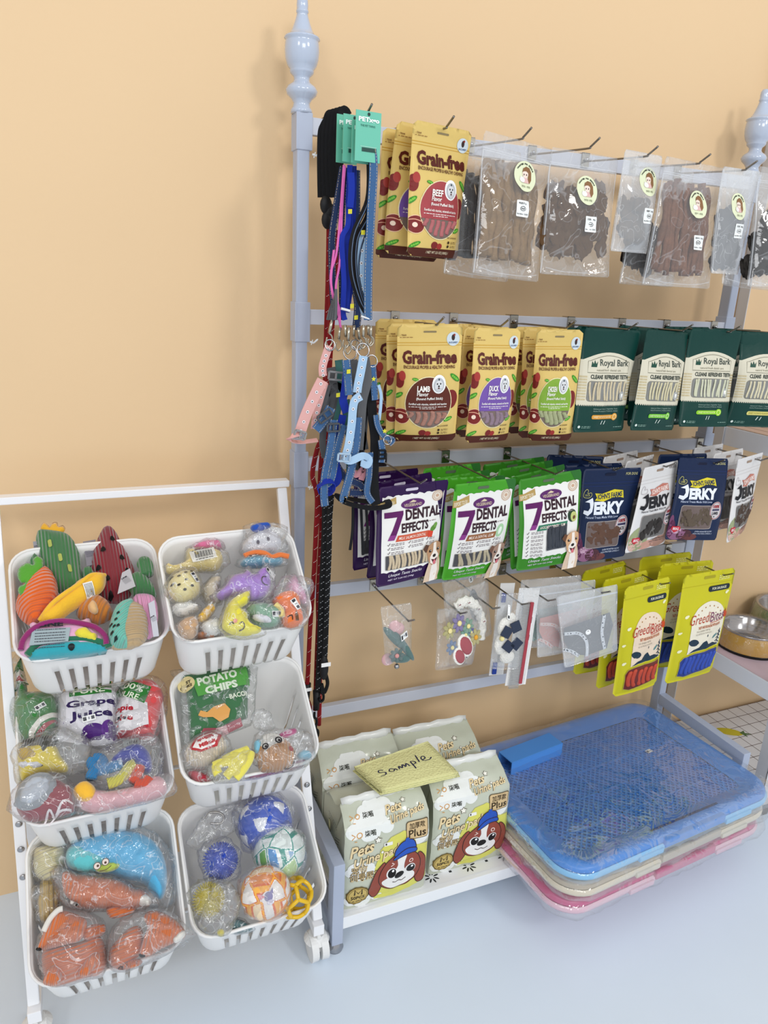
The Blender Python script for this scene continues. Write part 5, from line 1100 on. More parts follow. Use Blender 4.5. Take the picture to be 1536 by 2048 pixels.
# ================================================================ pet pad packs on the low shelf
sage = mat('sage plastic wrap', '#c3c7b4', .3, coat=.5, bump=('noise', 22, .5, 0, .004))
def padart(n):
    a = Art(); rnd_ = random.Random(n)
    def cloud(x, y, s, c='#eceeea', L=1):
        for dx, dy, r in ((-12, 0, 8), (-3, 5, 10), (9, 3, 9), (17, -2, 6), (2, -4, 9)): a.E(max(-49.5+r*s, min(49.5-r*s, x+dx*s)), y+dy*s, r*s, r*s*.85, c, L, 16)
    cloud(-24, 103, 1.3); cloud(-34, 52, 1.0); cloud(-30, 12, 1.1); cloud(36, 78, .9); cloud(-12, 122, 1.1)
    a.P([(-14, 6), (-18, 26), (-16, 52), (-10, 74), (2, 87), (18, 90), (30, 84), (34, 68), (49, 66), (49, 18), (30, 8), (8, 3)], '#d8d566', 2)
    # brand mark and lettering
    for yy, s in ((98, 1), (118, .8)):
        a.S([(-43, yy+3*s), (-39, yy), (-43, yy-3*s)], 1.1, '#d29a55', 3, sub=0); a.O(-34, yy, 3*s, 3*s, 1, '#d29a55', 3); a.S([(-40, yy-6), (-37, yy-6.6)], .9, '#d29a55', 3, sub=0); a.T('柒喵', -28, yy-3.4, -15, yy+3.4, '#3a3c34', 3, .02)
    def logo(x, y, s):
        for d, c, L in ((2.1, '#4f3d22', 4), (.5, '#e8d2a4', 6)):
            b = .012+d*.022
            a.T('Pets', x-1, y+10*s, x+26*s, y+24*s, c, L, b, 7, .3); a.T('Urine pads', x+2*s, y-4*s, x+60*s, y+11*s, c, L, b, 9, .3)
        for cx, cy, r in ((x+30*s, y+25*s, 4*s), (x+35*s, y+9*s, 2.2*s)):
            a.P([(cx+r*1.25*cos(pi/2+k*pi/5)*(1 if k % 2 == 0 else .5), cy+r*1.25*sin(pi/2+k*pi/5)*(1 if k % 2 == 0 else .5)) for k in range(10)], '#4f3d22', 6); a.P([(cx+r*cos(pi/2+k*pi/5)*(1 if k % 2 == 0 else .5), cy+r*sin(pi/2+k*pi/5)*(1 if k % 2 == 0 else .5)) for k in range(10)], '#f4f1e4', 7)
    logo(-43, 63, 1); logo(0, 106, .75)
    for t, x0, x1, y0, y1 in (('宠物', -43, -25, 50, 60), ('训导尿垫', -44, -8, 39.5, 49.5)): a.T(t, x0-.5, y0-.5, x1+.5, y1+.5, '#4f3d22', 4, .05); a.T(t, x0, y0, x1, y1, '#dcc08c', 6, .0)
    a.R(21, 76, 48, 99, '#4f3d22', 3, 3); a.R(21.8, 76.8, 47.2, 98.2, '#d6ba8c', 4, 2.6); a.T('加厚款', 25, 88.5, 44, 96.5, '#3a2c16', 5, .015); a.T('Plus', 24, 78.5, 45, 88, '#3a2c16', 5, .02)
    a.P([(-34+13*(1+.06*(k % 2))*cos(k*pi/12), 19+13*(1+.06*(k % 2))*sin(k*pi/12)) for k in range(24)], '#6e5a28', 3); a.E(-34, 19, 11.8, 11.8, '#cdb267', 4); a.O(-34, 19, 10.6, 10.6, .5, '#6e5a28', 5)
    a.S([(-38, 20.5), (-38, 28.5), (-34, 22.5), (-30, 28.5), (-30, 20.5)], 1.7, '#3a2e12', 6, sub=0); a.T('50PCS', -42, 13.6, -26, 18.6, '#3a2e12', 6, .03); a.lines(-40, -28, [10.6], .9, '#3a2e12', 6)
    a.R(-6, 78, 4, 82, '#ecebe6', 5, .6); a.R(-4.6, 79, -2.8, 81.2, '#3a3a3a', 6)
    # printed puppy
    o_ = '#3a241e'; br = '#94493a'; cx, cy = 15, 38
    def X(p, s=1): return [(cx+x*s, cy+y*s) for x, y in p]
    def sh(p, c, L, w=.9): q = [(v.x, v.y) for v in smooth_path([(x, y, 0) for x, y in X(p)], 4, True)]; a.P(q, c, L); a.S(q, w, o_, L+1, True, 0)
    sh([(-20, 20), (-30, 8), (-37, -14), (-33, -26), (-28, -27), (-22, -16), (-18, 2)], br, 8)
    sh([(22, 20), (31, 10), (33, -8), (30, -22), (23, -23), (19, -14), (20, 2)], br, 8)
    sh([(0, 27), (16, 23), (24, 10), (23, -8), (12, -20), (-4, -22), (-19, -17), (-26, -4), (-22, 12), (-12, 23)], br, 10)
    a.P([(v.x, v.y) for v in smooth_path([(x, y, 0) for x, y in X([(-6, 26), (6, 26), (4, 12), (6, 2), (17, -5), (18, -13), (10, -19), (-4, -21.4), (-17, -16), (-22, -7), (-12, -1), (-4, 8), (-4, 16)])], 4, True)], '#f0eeea', 12)
    for x, r in ((-11, 1), (12, 1)):
        a.E(cx+x, cy+2, 6.4, 6.8, '#f0eeea', 13, 18); a.E(cx+x+.6, cy+1.6, 5.2, 5.8, '#15110f', 14, 18); a.E(cx+x+2, cy+4.2, 1.5, 1.7, '#ffffff', 15, 10)
    a.E(cx-1, cy-3.5, 6, 4.3, '#15110f', 14, 18, 12); a.S([(cx-9, cy-11), (cx-5, cy-13), (cx-1, cy-11.6), (cx+3, cy-13.4), (cx+8, cy-11.4)], .9, o_, 14)
    a.S([(cx-11, cy+16), (cx-8, cy+13.6), (cx-12, cy+11.6)], 1.3, '#f3d9cf', 14, sub=0); a.O(cx+12, cy+13.5, 2.2, 2.2, 1, '#f3d9cf', 14)
    sh([(-8, 24), (-7, 33), (2, 40), (14, 39), (18, 30), (15, 24), (4, 29)], '#2c57b8', 16); sh([(-9, 22), (4, 30), (17, 29), (18, 24), (6, 24), (-7, 19)], '#2c57b8', 18); a.E(cx+7, cy+41, 2.6, 2.4, '#2c57b8', 19, 12)
    return a
PADA = padart(1)
def padpack(lab, x, y, w, D, h1, ry, rz, yaw=0, flapout=.02):
    t = thing('pet_pad_pack', lab, 'pet pads', mw=Matrix.Translation((x, y, .0785)) @ Matrix.Rotation(yaw, 4, 'Z'), group='sage packs of pet pads on the low shelf')
    pr = [(0, 0), (-.003, h1*.35), (-.003, h1*.7), (0, h1), (ry*.5, h1+(rz-h1)*.62), (ry, rz), (ry+.004, rz+.004), (ry+.008, rz-.001), (ry+flapout*1.3, rz-.012), (D*.82, h1+.016), (D, h1), (D+.003, h1*.5), (D, 0)]
    sl = [0]
    for a_, b_ in zip(pr, pr[1:]): sl.append(sl[-1]+math.dist(a_, b_))
    def ps(s):
        for i in range(len(pr)-1):
            if s <= sl[i+1] or i == len(pr)-2:
                k = (s-sl[i])/(sl[i+1]-sl[i]); a_, b_ = pr[i], pr[i+1]; T_ = V((0, b_[0]-a_[0], b_[1]-a_[1])).normalized()
                return V((0, a_[0]+(b_[0]-a_[0])*k, a_[1]+(b_[1]-a_[1])*k)), V((0, -T_.z, T_.y))
    nu = 24; stn = [];
    for i in range(len(sl)-1):
        m = max(1, int((sl[i+1]-sl[i])/.0075)); stn += [sl[i]+(sl[i+1]-sl[i])*k/m for k in range(m)]
    stn.append(sl[-1])
    def F(u, s, l=0):
        p, n = ps(max(0, min(sl[-1], s))); q = max(0, (p.z-h1)/(rz-h1)) if p.z > h1 else 0
        x_ = u*(1-.035*q); bul = (1-(2*u/w)**4)*.006*sin(pi*min(1, p.z/h1)) if p.z < h1 else 0
        nz = noise.noise(V((u*22+x*50, s*22, 3)))*.004*(1 if .02 < s < sl[-1]-.02 else 0)+noise.noise(V((u*70, s*60+x*9, 9)))*.0012
        edge = 1-min(1, (w/2-abs(u))/.008) if abs(u) > w/2-.008 else 0
        return p+V((x_, 0, 0))+n*(bul+nz-edge*.003+l)
    vs = []; fs = []; 
    for s in stn:
        for i in range(nu+1): vs.append(F(-w/2+w*i/nu, s))
    for j in range(len(stn)-1):
        for i in range(nu): a_ = j*(nu+1)+i; fs.append((a_, a_+1, a_+nu+2, a_+nu+1))
    pydata('pack_film', vs, fs, sage, t)
    for sd in (-1, 1):   # gusseted sides
        vs = []; fs = []; n = len(stn); e = [F(sd*w/2, s) for s in stn]
        for k, (f, ins) in enumerate(((0, 0), (.35, .01), (.8, .022))):
            for q in e:
                up = max(0, (q.z-h1*.55)/(rz-h1*.55)); vs.append(V((q.x-sd*ins*up*1.2, q.y+(D/2-q.y)*f*(1 if up > 0 else .9), q.z+(h1*.9-q.z)*(f*.15 if q.z > h1 else 0))))
        for k in range(2):
            for j in range(n-1): fs.append((k*n+j, k*n+j+1, (k+1)*n+j+1, (k+1)*n+j))
        fs.append(tuple(2*n+j for j in range(n)))
        g = pydata('side_gusset', vs, fs, sage, t)
        a = Art()
        for k in range(6): a.S([(20+k*2.6, 88-k*5), (40+k*3, 80-k*5)], 1, '#55564a', 1, sub=0)
        a.lines(30, 70, [100, 96], 1, '#55564a'); a.R(62, 72, 72, 90, '#55564a', 1, 3); a.R(63, 73, 71, 89, '#c9cba0', 2, 2.6); a.R(40, 40, 52, 62, '#6e7068', 1, 2); a.R(58, 26, 70, 46, '#6e7068', 1, 2)
        a.make('side_print', (lambda sd, w: lambda x_, y_, l: V((sd*(w/2-.004+l*2+.004), x_/100*D, y_/100*h1*.9)))(sd, w), t)
    sc = w/100
    PADA.make('printed_front', lambda x_, y_, l: F(x_*sc, y_*sl[3]/105 if y_ < 105 else sl[3]+(y_-105)*sc*.95, .0006+l), t, cuts=([-50+100*i/nu for i in range(1, nu)], [(s_*105/sl[3] if s_ <= sl[3] else 105+(s_-sl[3])/sc/.95) for s_ in stn if 0 < s_ < sl[5]]), dh=.00015, clip=((1, 1, min(134, 105+(sl[5]-sl[3])/sc/.95)),))
    # heat-sealed ridge
    rp = [F(-w/2*.97+w*.97*i/10, sl[6], .001)+V((0, 0, .002*sin(i*2.3))) for i in range(11)]
    vs, fs = sweep(rp, [(-.001, -.008), (.001, -.008), (.001, .008), (-.001, .008)], False, face=(0, .5, 1)); pydata('sealed_ridge', vs, fs, mat('white seal edge', '#e4e5e0', .3, coat=.5), t)
    return t
padpack('sage pet pad pack with printed puppy, front left beside the shelf leg', .111, -.256, .17, .122, .178, .036, .207)
padpack('sage pet pad pack behind the front left pack, mostly covered by the sample pads', .112, -.122, .172, .118, .185, .045, .232, .02)
padpack('sage pet pad pack with printed puppy, front right beside the wrapped trays', .302, -.235, .172, .118, .172, .05, .208)
padpack('sage pet pad pack at the back against the wall, right of the others', .298, -.108, .19, .112, .168, .06, .205)
# sample pads lying on top
sm = thing('sample_pads', 'folded yellow sample pet pads with handwriting, lying on the pad packs', 'pet pads', (.18, -.17, .31))
q = [at(708, 1535, Z=.312), at(763, 1583, Z=.305), at(917, 1547, Z=.3), at(855, 1484, Z=.312)]
def PF(u, v, l): return (q[1]*(1-u)*(1-v)+q[2]*u*(1-v)+q[0]*(1-u)*v+q[3]*u*v)+V((0, 0, .004*sin(pi*u)*sin(pi*v)+l+.0012*noise.noise(V((u*9, v*9, 0)))))
for k in range(4):
    vs = []; fs = []; n = 12
    for l in (0, .0022):
        for j in range(n+1):
            for i in range(n+1): vs.append(PF(.012*k*sin(k*9)+i/n, .01*k*sin(k*5)+j/n, -.0035*k+l)-sm.location)
    m_ = (n+1)**2
    for j in range(n):
        for i in range(n): a_ = j*(n+1)+i; fs.append((m_+a_, m_+a_+1, m_+a_+n+2, m_+a_+n+1)); fs.append((a_, a_+n+1, a_+n+2, a_+1))
    for i in range(n):
        for a_, b_ in ((i, i+1), (n*(n+1)+i, n*(n+1)+i+1), (i*(n+1), (i+1)*(n+1)), (i*(n+1)+n, (i+1)*(n+1)+n)): fs.append((a_, b_, m_+b_, m_+a_))
    pydata('pad_sheet', vs, fs, mat('quilted yellow pad', '#e2dfa0', .8, bump=('voronoi', 240, .7)), sm)
a = Art()
for st in ([(22, 56), (18, 60), (16, 54), (22, 48), (20, 42), (14, 42)], [(34, 50), (30, 54), (27, 47), (31, 43), (35, 50), (36, 43)], [(39, 44), (41, 53), (43, 45), (46, 54), (48, 46), (51, 54), (53, 45)], [(57, 34), (58, 56), (62, 54), (62, 48), (58, 46)], [(67, 48), (70, 70)], [(72, 52), (78, 56), (77, 62), (73, 58), (74, 50), (82, 50), (86, 55)]): a.S(st, 1.5, '#1d1f4a', 1)
a.make('handwriting', lambda x_, y_, l: PF(x_/100, y_/100, .0026+l)-sm.location, sm)

# ---------------------------------------------------------------- wrapped training trays
def rrect(w, d, r, n=8):
    p = []
    for cx, cy, a0 in ((w/2-r, -d/2+r, -90), (w/2-r, d/2-r, 0), (-w/2+r, d/2-r, 90), (-w/2+r, -d/2+r, 180)):
        p += [(cx+r*cos(radians(a0+90*k/n)), cy+r*sin(radians(a0+90*k/n))) for k in range(n+1)]
    return p
def loftrr(lv, w, d, closed_bottom=False, nz=0, seed=0, sub=1):
    vs = []; fs = []
    for ins, z, r in lv:
        p = rrect(w-2*ins, d-2*ins, max(r, .004), 8)
        if sub > 1:
            q = []
            for i in range(len(p)):
                a_, b_ = p[i], p[(i+1) % len(p)]; m = (30 if i % 18 == 17 else 44) if i % 9 == 8 else 1; q += [(a_[0]+(b_[0]-a_[0])*k/m, a_[1]+(b_[1]-a_[1])*k/m) for k in range(m)]
            p = q
        vs += [(x+(noise.noise(V((x*40, y*40, z*90+seed)))*nz), y+noise.noise(V((x*40+9, y*40, z*90+seed)))*nz, z+noise.noise(V((x*30, y*30+5, seed)))*nz*.5) for x, y in p]
    n = len(vs)//len(lv)
    for j in range(len(lv)-1):
        for i in range(n): k = (i+1) % n; fs.append((j*n+i, j*n+k, (j+1)*n+k, (j+1)*n+i))
    if closed_bottom: fs.append(tuple((len(lv)-1)*n+i for i in range(n)))
    return vs, fs
wrapm = film('loose tray wrap', haze=.02, crinkle=.9, scale=16, gloss=.3, crease=.08, csc=9, cap=.3)
def tray(lab, z, c1, c2, full, dx=0, dy=0, rot=0):
    w, d = .597, .408
    t = thing('training_tray', lab, 'pet tray', mw=Matrix.Translation((.688+dx, -.198+dy, z)) @ Matrix.Rotation(radians(5.2)+rot, 4, 'Z'), group='wrapped dog training trays stacked on the low shelf')
    m1 = mat('tray plastic '+c1, c1, .32, spec=.5); m2 = mat('tray base '+c2, c2, .35)
    vs, fs = loftrr([(.03, 0, .05), (.006, .002, .06), (.0, .006, .065), (-.001, .014, .065), (.004, .017, .06)], w, d, False); vs2, fs2 = vs, fs
    o = pydata('tray_base', vs, fs+[tuple(range(36))[::-1]], m2, t)
    vs, fs = loftrr([(.006, .014, .06), (.003, .020, .062), (.004, .026, .062), (.009, .030, .058), (.016, .032, .052), (.026, .031, .045), (.040, .025, .035), (.052, .020, .02), (.056, .0185, .015)], w, d); pydata('rim_frame', vs, fs, m1, t)
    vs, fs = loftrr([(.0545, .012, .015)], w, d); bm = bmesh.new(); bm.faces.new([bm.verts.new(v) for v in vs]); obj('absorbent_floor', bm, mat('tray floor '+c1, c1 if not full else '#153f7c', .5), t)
    if full:
        W2, D2 = (w-.112)/2, (d-.112)/2; bm = bmesh.new()
        def dl(c, sg, hw, z0, z1, keep=0):   # clipped diagonal rib
            P0 = []
            for xx in (-W2, W2):
                yy = sg*(xx-c)
                if -D2 <= yy <= D2: P0.append((xx, yy))
            for yy in (-D2, D2):
                xx = yy*sg+c
                if -W2 < xx < W2: P0.append((xx, yy))
            if len(P0) >= 2: beam(bm, (*P0[0], (z0+z1)/2), (*P0[-1], (z0+z1)/2), hw, z1-z0)
        k = -(W2+D2)
        while k < W2+D2: dl(k, 1, .0036, .0135, .0172); dl(k, -1, .0036, .0132, .0176); k += .0135
        g = obj('mesh_grid', bm, m1, t); g['kind'] = 'stuff'
        bm = bmesh.new()
        for xx in (-.16, -.07, .02, .11, .2): beam(bm, (xx, -D2, .0172), (xx, D2, .0172), .004, .002)
        for yy in (-.1, -.03, .04, .11): beam(bm, (-W2, yy, .0172), (W2, yy, .0172), .004, .002)
        g = obj('grid_ribs', bm, mat('tray plastic '+c1), t)
        # post holder packed on the mesh
        bm = bmesh.new()
        mt = Matrix.Translation((-.135, .128, .018)) @ Matrix.Rotation(radians(4), 4, 'Z')
        for lo, hi in (((-.078, -.026, .030), (.078, .02, .0325)), ((-.078, -.026, 0), (.078, -.0235, .032)), ((-.078, .0175, 0), (.078, .02, .032))):
            b0 = len(bm.verts); box(bm, lo, hi, .0008)
        bmesh.ops.transform(bm, matrix=mt, verts=bm.verts); obj('post_channel', bm, mat('channel blue', '#4f90dc', .3), t)
        a = Art(); a.R(0, 0, 14, 9, '#efefec', 1); a.R(1, 2, 5, 7, '#444448', 2); a.lines(6, 13, [6, 3.6], 1, '#777777', 2); a.make('price_sticker', plane_F((.137, .022, .021), (1, .1, 0), (-.1, 1, 0), (0, 0, 1), .0012), t)
    # snap-in hinge bar, latches and slot on the front
    bm = bmesh.new(); box(bm, (-.06, -d/2-.004, .010), (.115, -d/2+.012, .029), .003); obj('hinge_bar', bm, m1, t)
    bm = bmesh.new(); box(bm, (-.07, -d/2+.026, .0300), (.125, -d/2+.0305, .0322)); obj('slot', bm, mat('slot shade '+c2, '#173a66' if full else c2, .6), t)
    for x0, x1 in ((-.13, -.065), (.12, .20)): bm = bmesh.new(); box(bm, (x0, -d/2-.005, .003), (x1, -d/2+.006, .014), .002); obj('latch', bm, m2, t)
    lv = [(.17, .0345, .01), (.1, .0345, .02), (.03, .035, .04), (.0, .034, .055), (-.008, .026, .06), (-.010, .014, .06), (-.007, .003, .06), (.006, .0015, .05)]
    vs, fs = loftrr(lv, w, d, nz=.006 if full else .005, seed=z*70, sub=2); n = len(vs)//len(lv)
    pydata('plastic_wrap', vs, fs+[tuple(range(n))[::-1]], wrapm, t)
tray('pink training tray in clear wrap at the bottom of the stack', .080, '#c4628a', '#dfbccb', False, dx=-.012, dy=-.002)
tray('beige training tray in clear wrap in the middle of the stack', .1165, '#b6ac9c', '#d8cfbb', False, dx=-.003, rot=.006)
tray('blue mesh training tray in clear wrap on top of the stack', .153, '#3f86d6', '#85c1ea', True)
for i, (q_, R_) in enumerate((((.405, -.425, .09), .035), ((.94, -.39, .12), .03))):
    pass
# ================================================================ plush toys, balls and their wrappers
def c5(L): return [(x/4.518, 960+y/4.518) for x, y in L]
def c6(L): return [(300+x/4.518, 1030+y/4.518) for x, y in L]
def c7(L): return [(x/4.267, 1320+y/4.267) for x, y in L]
def c8(L): return [(330+x/4.655, 1320+y/4.655) for x, y in L]
def cA(L): return [(20+x/4.042, 1600+y/4.042) for x, y in L]
def cB(L): return [(340+x/4.267, 1560+y/4.267) for x, y in L]
def pdist(p, poly):
    best = 1e9; n = len(poly); x, y = p; ins = False
    for i in range(n):
        ax, ay = poly[i]; bx, by = poly[(i+1) % n]; dx, dy = bx-ax, by-ay; L = dx*dx+dy*dy
        t = max(0, min(1, ((x-ax)*dx+(y-ay)*dy)/L)) if L else 0
        d = (x-ax-t*dx)**2+(y-ay-t*dy)**2
        if d < best: best = d
        if (ay > y) != (by > y) and x < (bx-ax)*(y-ay)/(by-ay)+ax: ins = not ins
    return (math.sqrt(best), ins)
def inflate(poly, T, res=.0045, D=None, back=.6, nz=0, nsc=120, seed=0, flat=0):
    """pillow surface over a 2d outline"""
    xs = [p[0] for p in poly]; ys = [p[1] for p in poly]; pts_ = [V(p) for p in poly]; dd = [0]*len(poly); res = max(res, (max(xs)-min(xs))/42)
    y = min(ys)+res*.5; row = 0; ins_p = []
    while y < max(ys):
        x = min(xs)+res*(.5 if row % 2 else 1)
        while x < max(xs):
            d, i_ = pdist((x, y), poly)
            if i_ and d > res*.45: ins_p.append((x, y, d))
            x += res
        y += res*.87; row += 1
    mx = max([q[2] for q in ins_p] or [T]); D = min(D or mx*.95, mx*.98)
    allp = [V((x, y)) for x, y in poly]+[V((x, y)) for x, y, d in ins_p]; dd = [0]*len(poly)+[d for *_, d in ins_p]
    n = len(poly); r = delaunay_2d_cdt(allp, [(i, (i+1) % n) for i in range(n)], [], 1, 1e-7)
    co, tri, orig = r[0], r[2], r[3]; dv = []
    for k, v in enumerate(co): dv.append(dd[orig[k][0]] if orig[k] else 0)
    def H(d): q = min(1, d/D); return T*math.sqrt(max(0, 1-(1-q)**2))
    vs = []; fs = [tuple(f) for f in tri]; m = len(co)
    def rn(x, y): return (noise.noise(V((x*nsc+seed, y*nsc, seed)))+(.9-2.6*abs(noise.noise(V((x*nsc*.7, y*nsc*.7, seed+9))))-.5) if nsc < 110 else noise.noise(V((x*nsc+seed, y*nsc, seed))))*nz
    for v, d in zip(co, dv): vs.append(V((v[0], v[1], H(d)+(rn(v[0], v[1]) if d > 0 else 0))))
    bmap = {}
    for k, (v, d) in enumerate(zip(co, dv)):
        if d <= 0: bmap[k] = k
        else: bmap[k] = len(vs); vs.append(V((v[0], v[1], -H(d)*back)))
    fs += [tuple(bmap[i] for i in f[::-1]) for f in tri]
    return vs, fs, lambda x, y: (lambda q: H(q[0]) if q[1] else 0)(pdist((x, y), poly))
wrap = film('crackly toy bag', haze=.055, crinkle=1, scale=38, gloss=.5, crease=.42, csc=24, cap=.38)
class Toy:
    def __init__(s, k, off, name, lab, cat='plush toy', grp=None, ctr=None):
        s.P = BP[k].off(off); a, b = s.P.px(*ctr) if ctr else (0, 0); s.c = (a, b); s.h = None
        s.P = Pl(s.P.w(a, b), s.P.ex, s.P.ey); s.t = thing(name, lab, cat, mw=s.P.mat(), group=grp); s.off = off
    def loc(s, L): return [s.P.px(x, y) for x, y in L]
    def body(s, L, T, m, nm='plush_body', dz=0, sm=True, D=None, nz=0, back=.6, keep=True, res=.0045, nsc=120):
        p = s.loc(L)
        if sm: p = [(v.x, v.y) for v in smooth_path([(x, y, 0) for x, y in p], 5, True)]
        vs, fs, H = inflate(p, T, D=D, nz=nz, back=back, seed=len(BP)+s.c[0]*50, res=res, nsc=nsc); o = pydata(nm, vs, fs, m, s.t, mw=Matrix.Translation((0, 0, dz)))
        if keep: s.h = lambda x, y: H(x, y)+dz
        return o
    def print(s, art, px, py, sc=.001, rot=0, nm='embroidery', lift=.0014, cuts=True):
        a, b = s.P.px(px, py); c, q = cos(radians(rot)), sin(radians(rot)); h = s.h or (lambda x, y: 0)
        def F(x, y, l):
            X_, Y_ = a+(x*c-y*q)*sc, b+(x*q+y*c)*sc; return V((X_, Y_, h(X_, Y_)+l+lift))
        g = [-60+6*i for i in range(21)]
        return art.make(nm, F, s.t, cuts=(g, g) if cuts else None)
    def wrapfilm(s, L, T, dz=0, nz=.004, nm='plastic_bag', back=.3):
        p = [(v.x, v.y) for v in smooth_path([(x, y, 0) for x, y in s.loc(L)], 3, True)]
        p = [(x+.0035*noise.noise(V((x*160, y*160, 1))), y+.0035*noise.noise(V((x*160, y*160, 7)))) for x, y in p]
        vs, fs, H = inflate(p, T, nz=nz, back=back, seed=s.c[0]*90, res=.0048, nsc=95); return pydata(nm, vs, fs, wrap, s.t, mw=Matrix.Translation((0, 0, dz)))
    def tube(s, L, r, m, nm='rope', dz=0, **k):
        return tube(nm, [V((*s.P.px(q[0], q[1]), dz+(q[2] if len(q) > 2 else 0))) for q in L], r, m, s.t, 12, **k)
def fab(n, c, sc=None, rot=0, d=.0022, **k):
    return mat(n, c, .9, bump=(('wave', sc, 1.0, rot, d) if sc else ('noise', 260, .7, 0, .0015)), sheen=.5, var=.08, vscale=60, **k)
def stick_label(toy, px, py, rot=0, s=1):
    a = Art(); a.R(-9, -4.5, 9, 4.5, '#f3f3f1', 1); a.R(-8, -3, -3.5, 2.6, '#3a3a40', 2); a.R(-1, -2, 1, 2, '#a0a0a6', 2); a.R(3, -2.6, 7.4, 2.6, '#5a5a60', 2); toy.print(a, px, py, .0009*s, rot, 'price_sticker', .004, False)
def toycard(toy, L, rot=0, col='#8b8790', z=.006):
    p = toy.loc(L); bm = bmesh.new(); f = bm.faces.new([bm.verts.new((x, y, z)) for x, y in p]); r = bmesh.ops.extrude_face_region(bm, geom=[f]); [setattr(v, 'co', v.co+V((0, 0, .001))) for v in r['geom'] if isinstance(v, bmesh.types.BMVert)]
    o = obj('swing_card', bm, mat('card '+col, col, .5), toy.t); cx = sum(q[0] for q in p)/4; cy = sum(q[1] for q in p)/4; w = math.dist(p[0], p[1])
    a = Art(); a.T('LINE', -30, 26, 30, 40, '#20202a', 1, .05); a.lines(-36, 36, [18, 8, 0, -8, -16, -26, -34], 2, '#3a3a46', 1)
    an = math.atan2(p[1][1]-p[0][1], p[1][0]-p[0][0]); a.make('card_print', plane_F((cx, cy, z+.0014), (cos(an), sin(an), 0), (-sin(an), cos(an), 0), (0, 0, 1), w/90), o)
G1 = 'unwrapped corduroy plush toys'
# ---- top left basket
t = Toy(1, -.012, 'cactus_plush', 'green corduroy cactus plush with a yellow felt flower, back left of the top left basket', grp=G1, ctr=(115, 1130))
t.body(c5([(330, 500), (360, 480), (500, 490), (620, 520), (690, 600), (730, 700), (740, 850), (760, 1000), (700, 1060), (560, 1040), (470, 950), (400, 820), (350, 700), (325, 560)]), .03, fab('green corduroy', '#3d7a45', 62)); cact = t.h
t.body(c5([(265, 760), (290, 700), (340, 690), (370, 760), (360, 840), (290, 860)]), .016, fab('green corduroy', ''), 'arm', keep=False); t.body(c5([(740, 850), (800, 820), (850, 850), (840, 920), (760, 930)]), .016, fab('green corduroy', ''), 'arm', dz=.006, keep=False)
t.body(c5([(375, 470), (372, 430), (400, 405), (440, 430), (450, 445), (480, 405), (520, 405), (530, 440), (570, 430), (592, 460), (560, 500), (460, 500)]), .0035, fab('yellow felt', '#eeb32c'), 'felt_flower', dz=.006, keep=False)
t.h = cact
a = Art(); a.R(-3, -8, 3, 8, '#a9b35c', 1, 2.9)
for x, y in ((460, 670), (553, 800), (637, 890)): t.print(a, *c5([(x, y)])[0], sc=.0009, rot=4)
toycard(t, c5([(300, 580), (345, 575), (350, 690), (315, 690)]), col='#9a98a0')
t = Toy(1, -.016, 'watermelon_plush', 'dark red corduroy watermelon slice plush with black seeds, back of the top left basket', grp=G1, ctr=(225, 1140))
t.body(c5([(860, 590), (920, 460), (990, 438), (1050, 480), (1110, 600), (1180, 730), (1230, 880), (1180, 1050), (1040, 1120), (900, 1060), (830, 880), (820, 740)]), .026, fab('dark red corduroy', '#8a1226', 66))
a = Art(); a.P([(-4.6, -3), (-3, 3.4), (0, 7), (3, 3.4), (4.6, -3), (0, -6)], '#141012', 1)
for x, y in ((1015, 605), (932, 705), (1100, 775), (890, 860), (972, 965), (1150, 890), (1000, 1090)): t.print(a, *c5([(x, y)])[0], sc=.0009)
toycard(t, c5([(750, 580), (865, 560), (880, 780), (785, 800)])); 
t = Toy(1, .006, 'persimmon_plush', 'orange ribbed persimmon plush with green felt leaves, left side of the top left basket', grp=G1, ctr=(72, 1195))
t.body(c5([(400, 820), (470, 850), (515, 930), (525, 1040), (500, 1120), (420, 1220), (340, 1300), (260, 1310), (180, 1250), (140, 1150), (170, 1040), (250, 920)]), .034, fab('orange corduroy', '#ee6a22', 52, 1.2, .0028))
pers = t.h; t.body(c5([(210, 860), (260, 835), (310, 850), (310, 800), (350, 775), (395, 800), (395, 880), (350, 960), (330, 1060), (280, 1130), (220, 1140), (180, 1100), (185, 1050), (240, 1020), (200, 1010), (172, 960), (175, 900)]), .004, fab('leaf green felt', '#52a02a'), 'felt_leaf', dz=.026, keep=False)
t = Toy(1, .014, 'banana_plush', 'yellow banana plush lying across the middle of the top left basket', grp=G1, ctr=(145, 1200))
t.body(c5([(355, 1290), (380, 1230), (480, 1130), (600, 1020), (720, 920), (850, 870), (930, 865), (958, 875), (950, 960), (900, 1030), (780, 1110), (640, 1200), (520, 1290), (420, 1310)]), .021, fab('yellow plush', '#f0bb2c', None)); bn = t.h
t.tube([(*q, h) for q, h in zip(c5([(360, 1280), (470, 1190), (600, 1090), (720, 1010), (830, 920), (950, 875)]), (.004, .02, .022, .021, .019, .004))], .0035, fab('yellow plush', ''), 'seam')
t.h = bn; a = Art(); a.R(-7, -10, 7, 10, '#eeeeea', 1); [a.S([(x, -8), (x, 8)], .7, '#3a3a3a', 2, sub=0) for x in (-5, -3, -1, 1, 3, 5)]; t.print(a, *c5([(810, 1045)])[0], sc=.0010, rot=12, nm='care_tag', lift=.002)
t = Toy(1, .0, 'shell_plush', 'small orange ruffled plush under the banana tip, middle of the top left basket', grp=G1, ctr=(190, 1225))
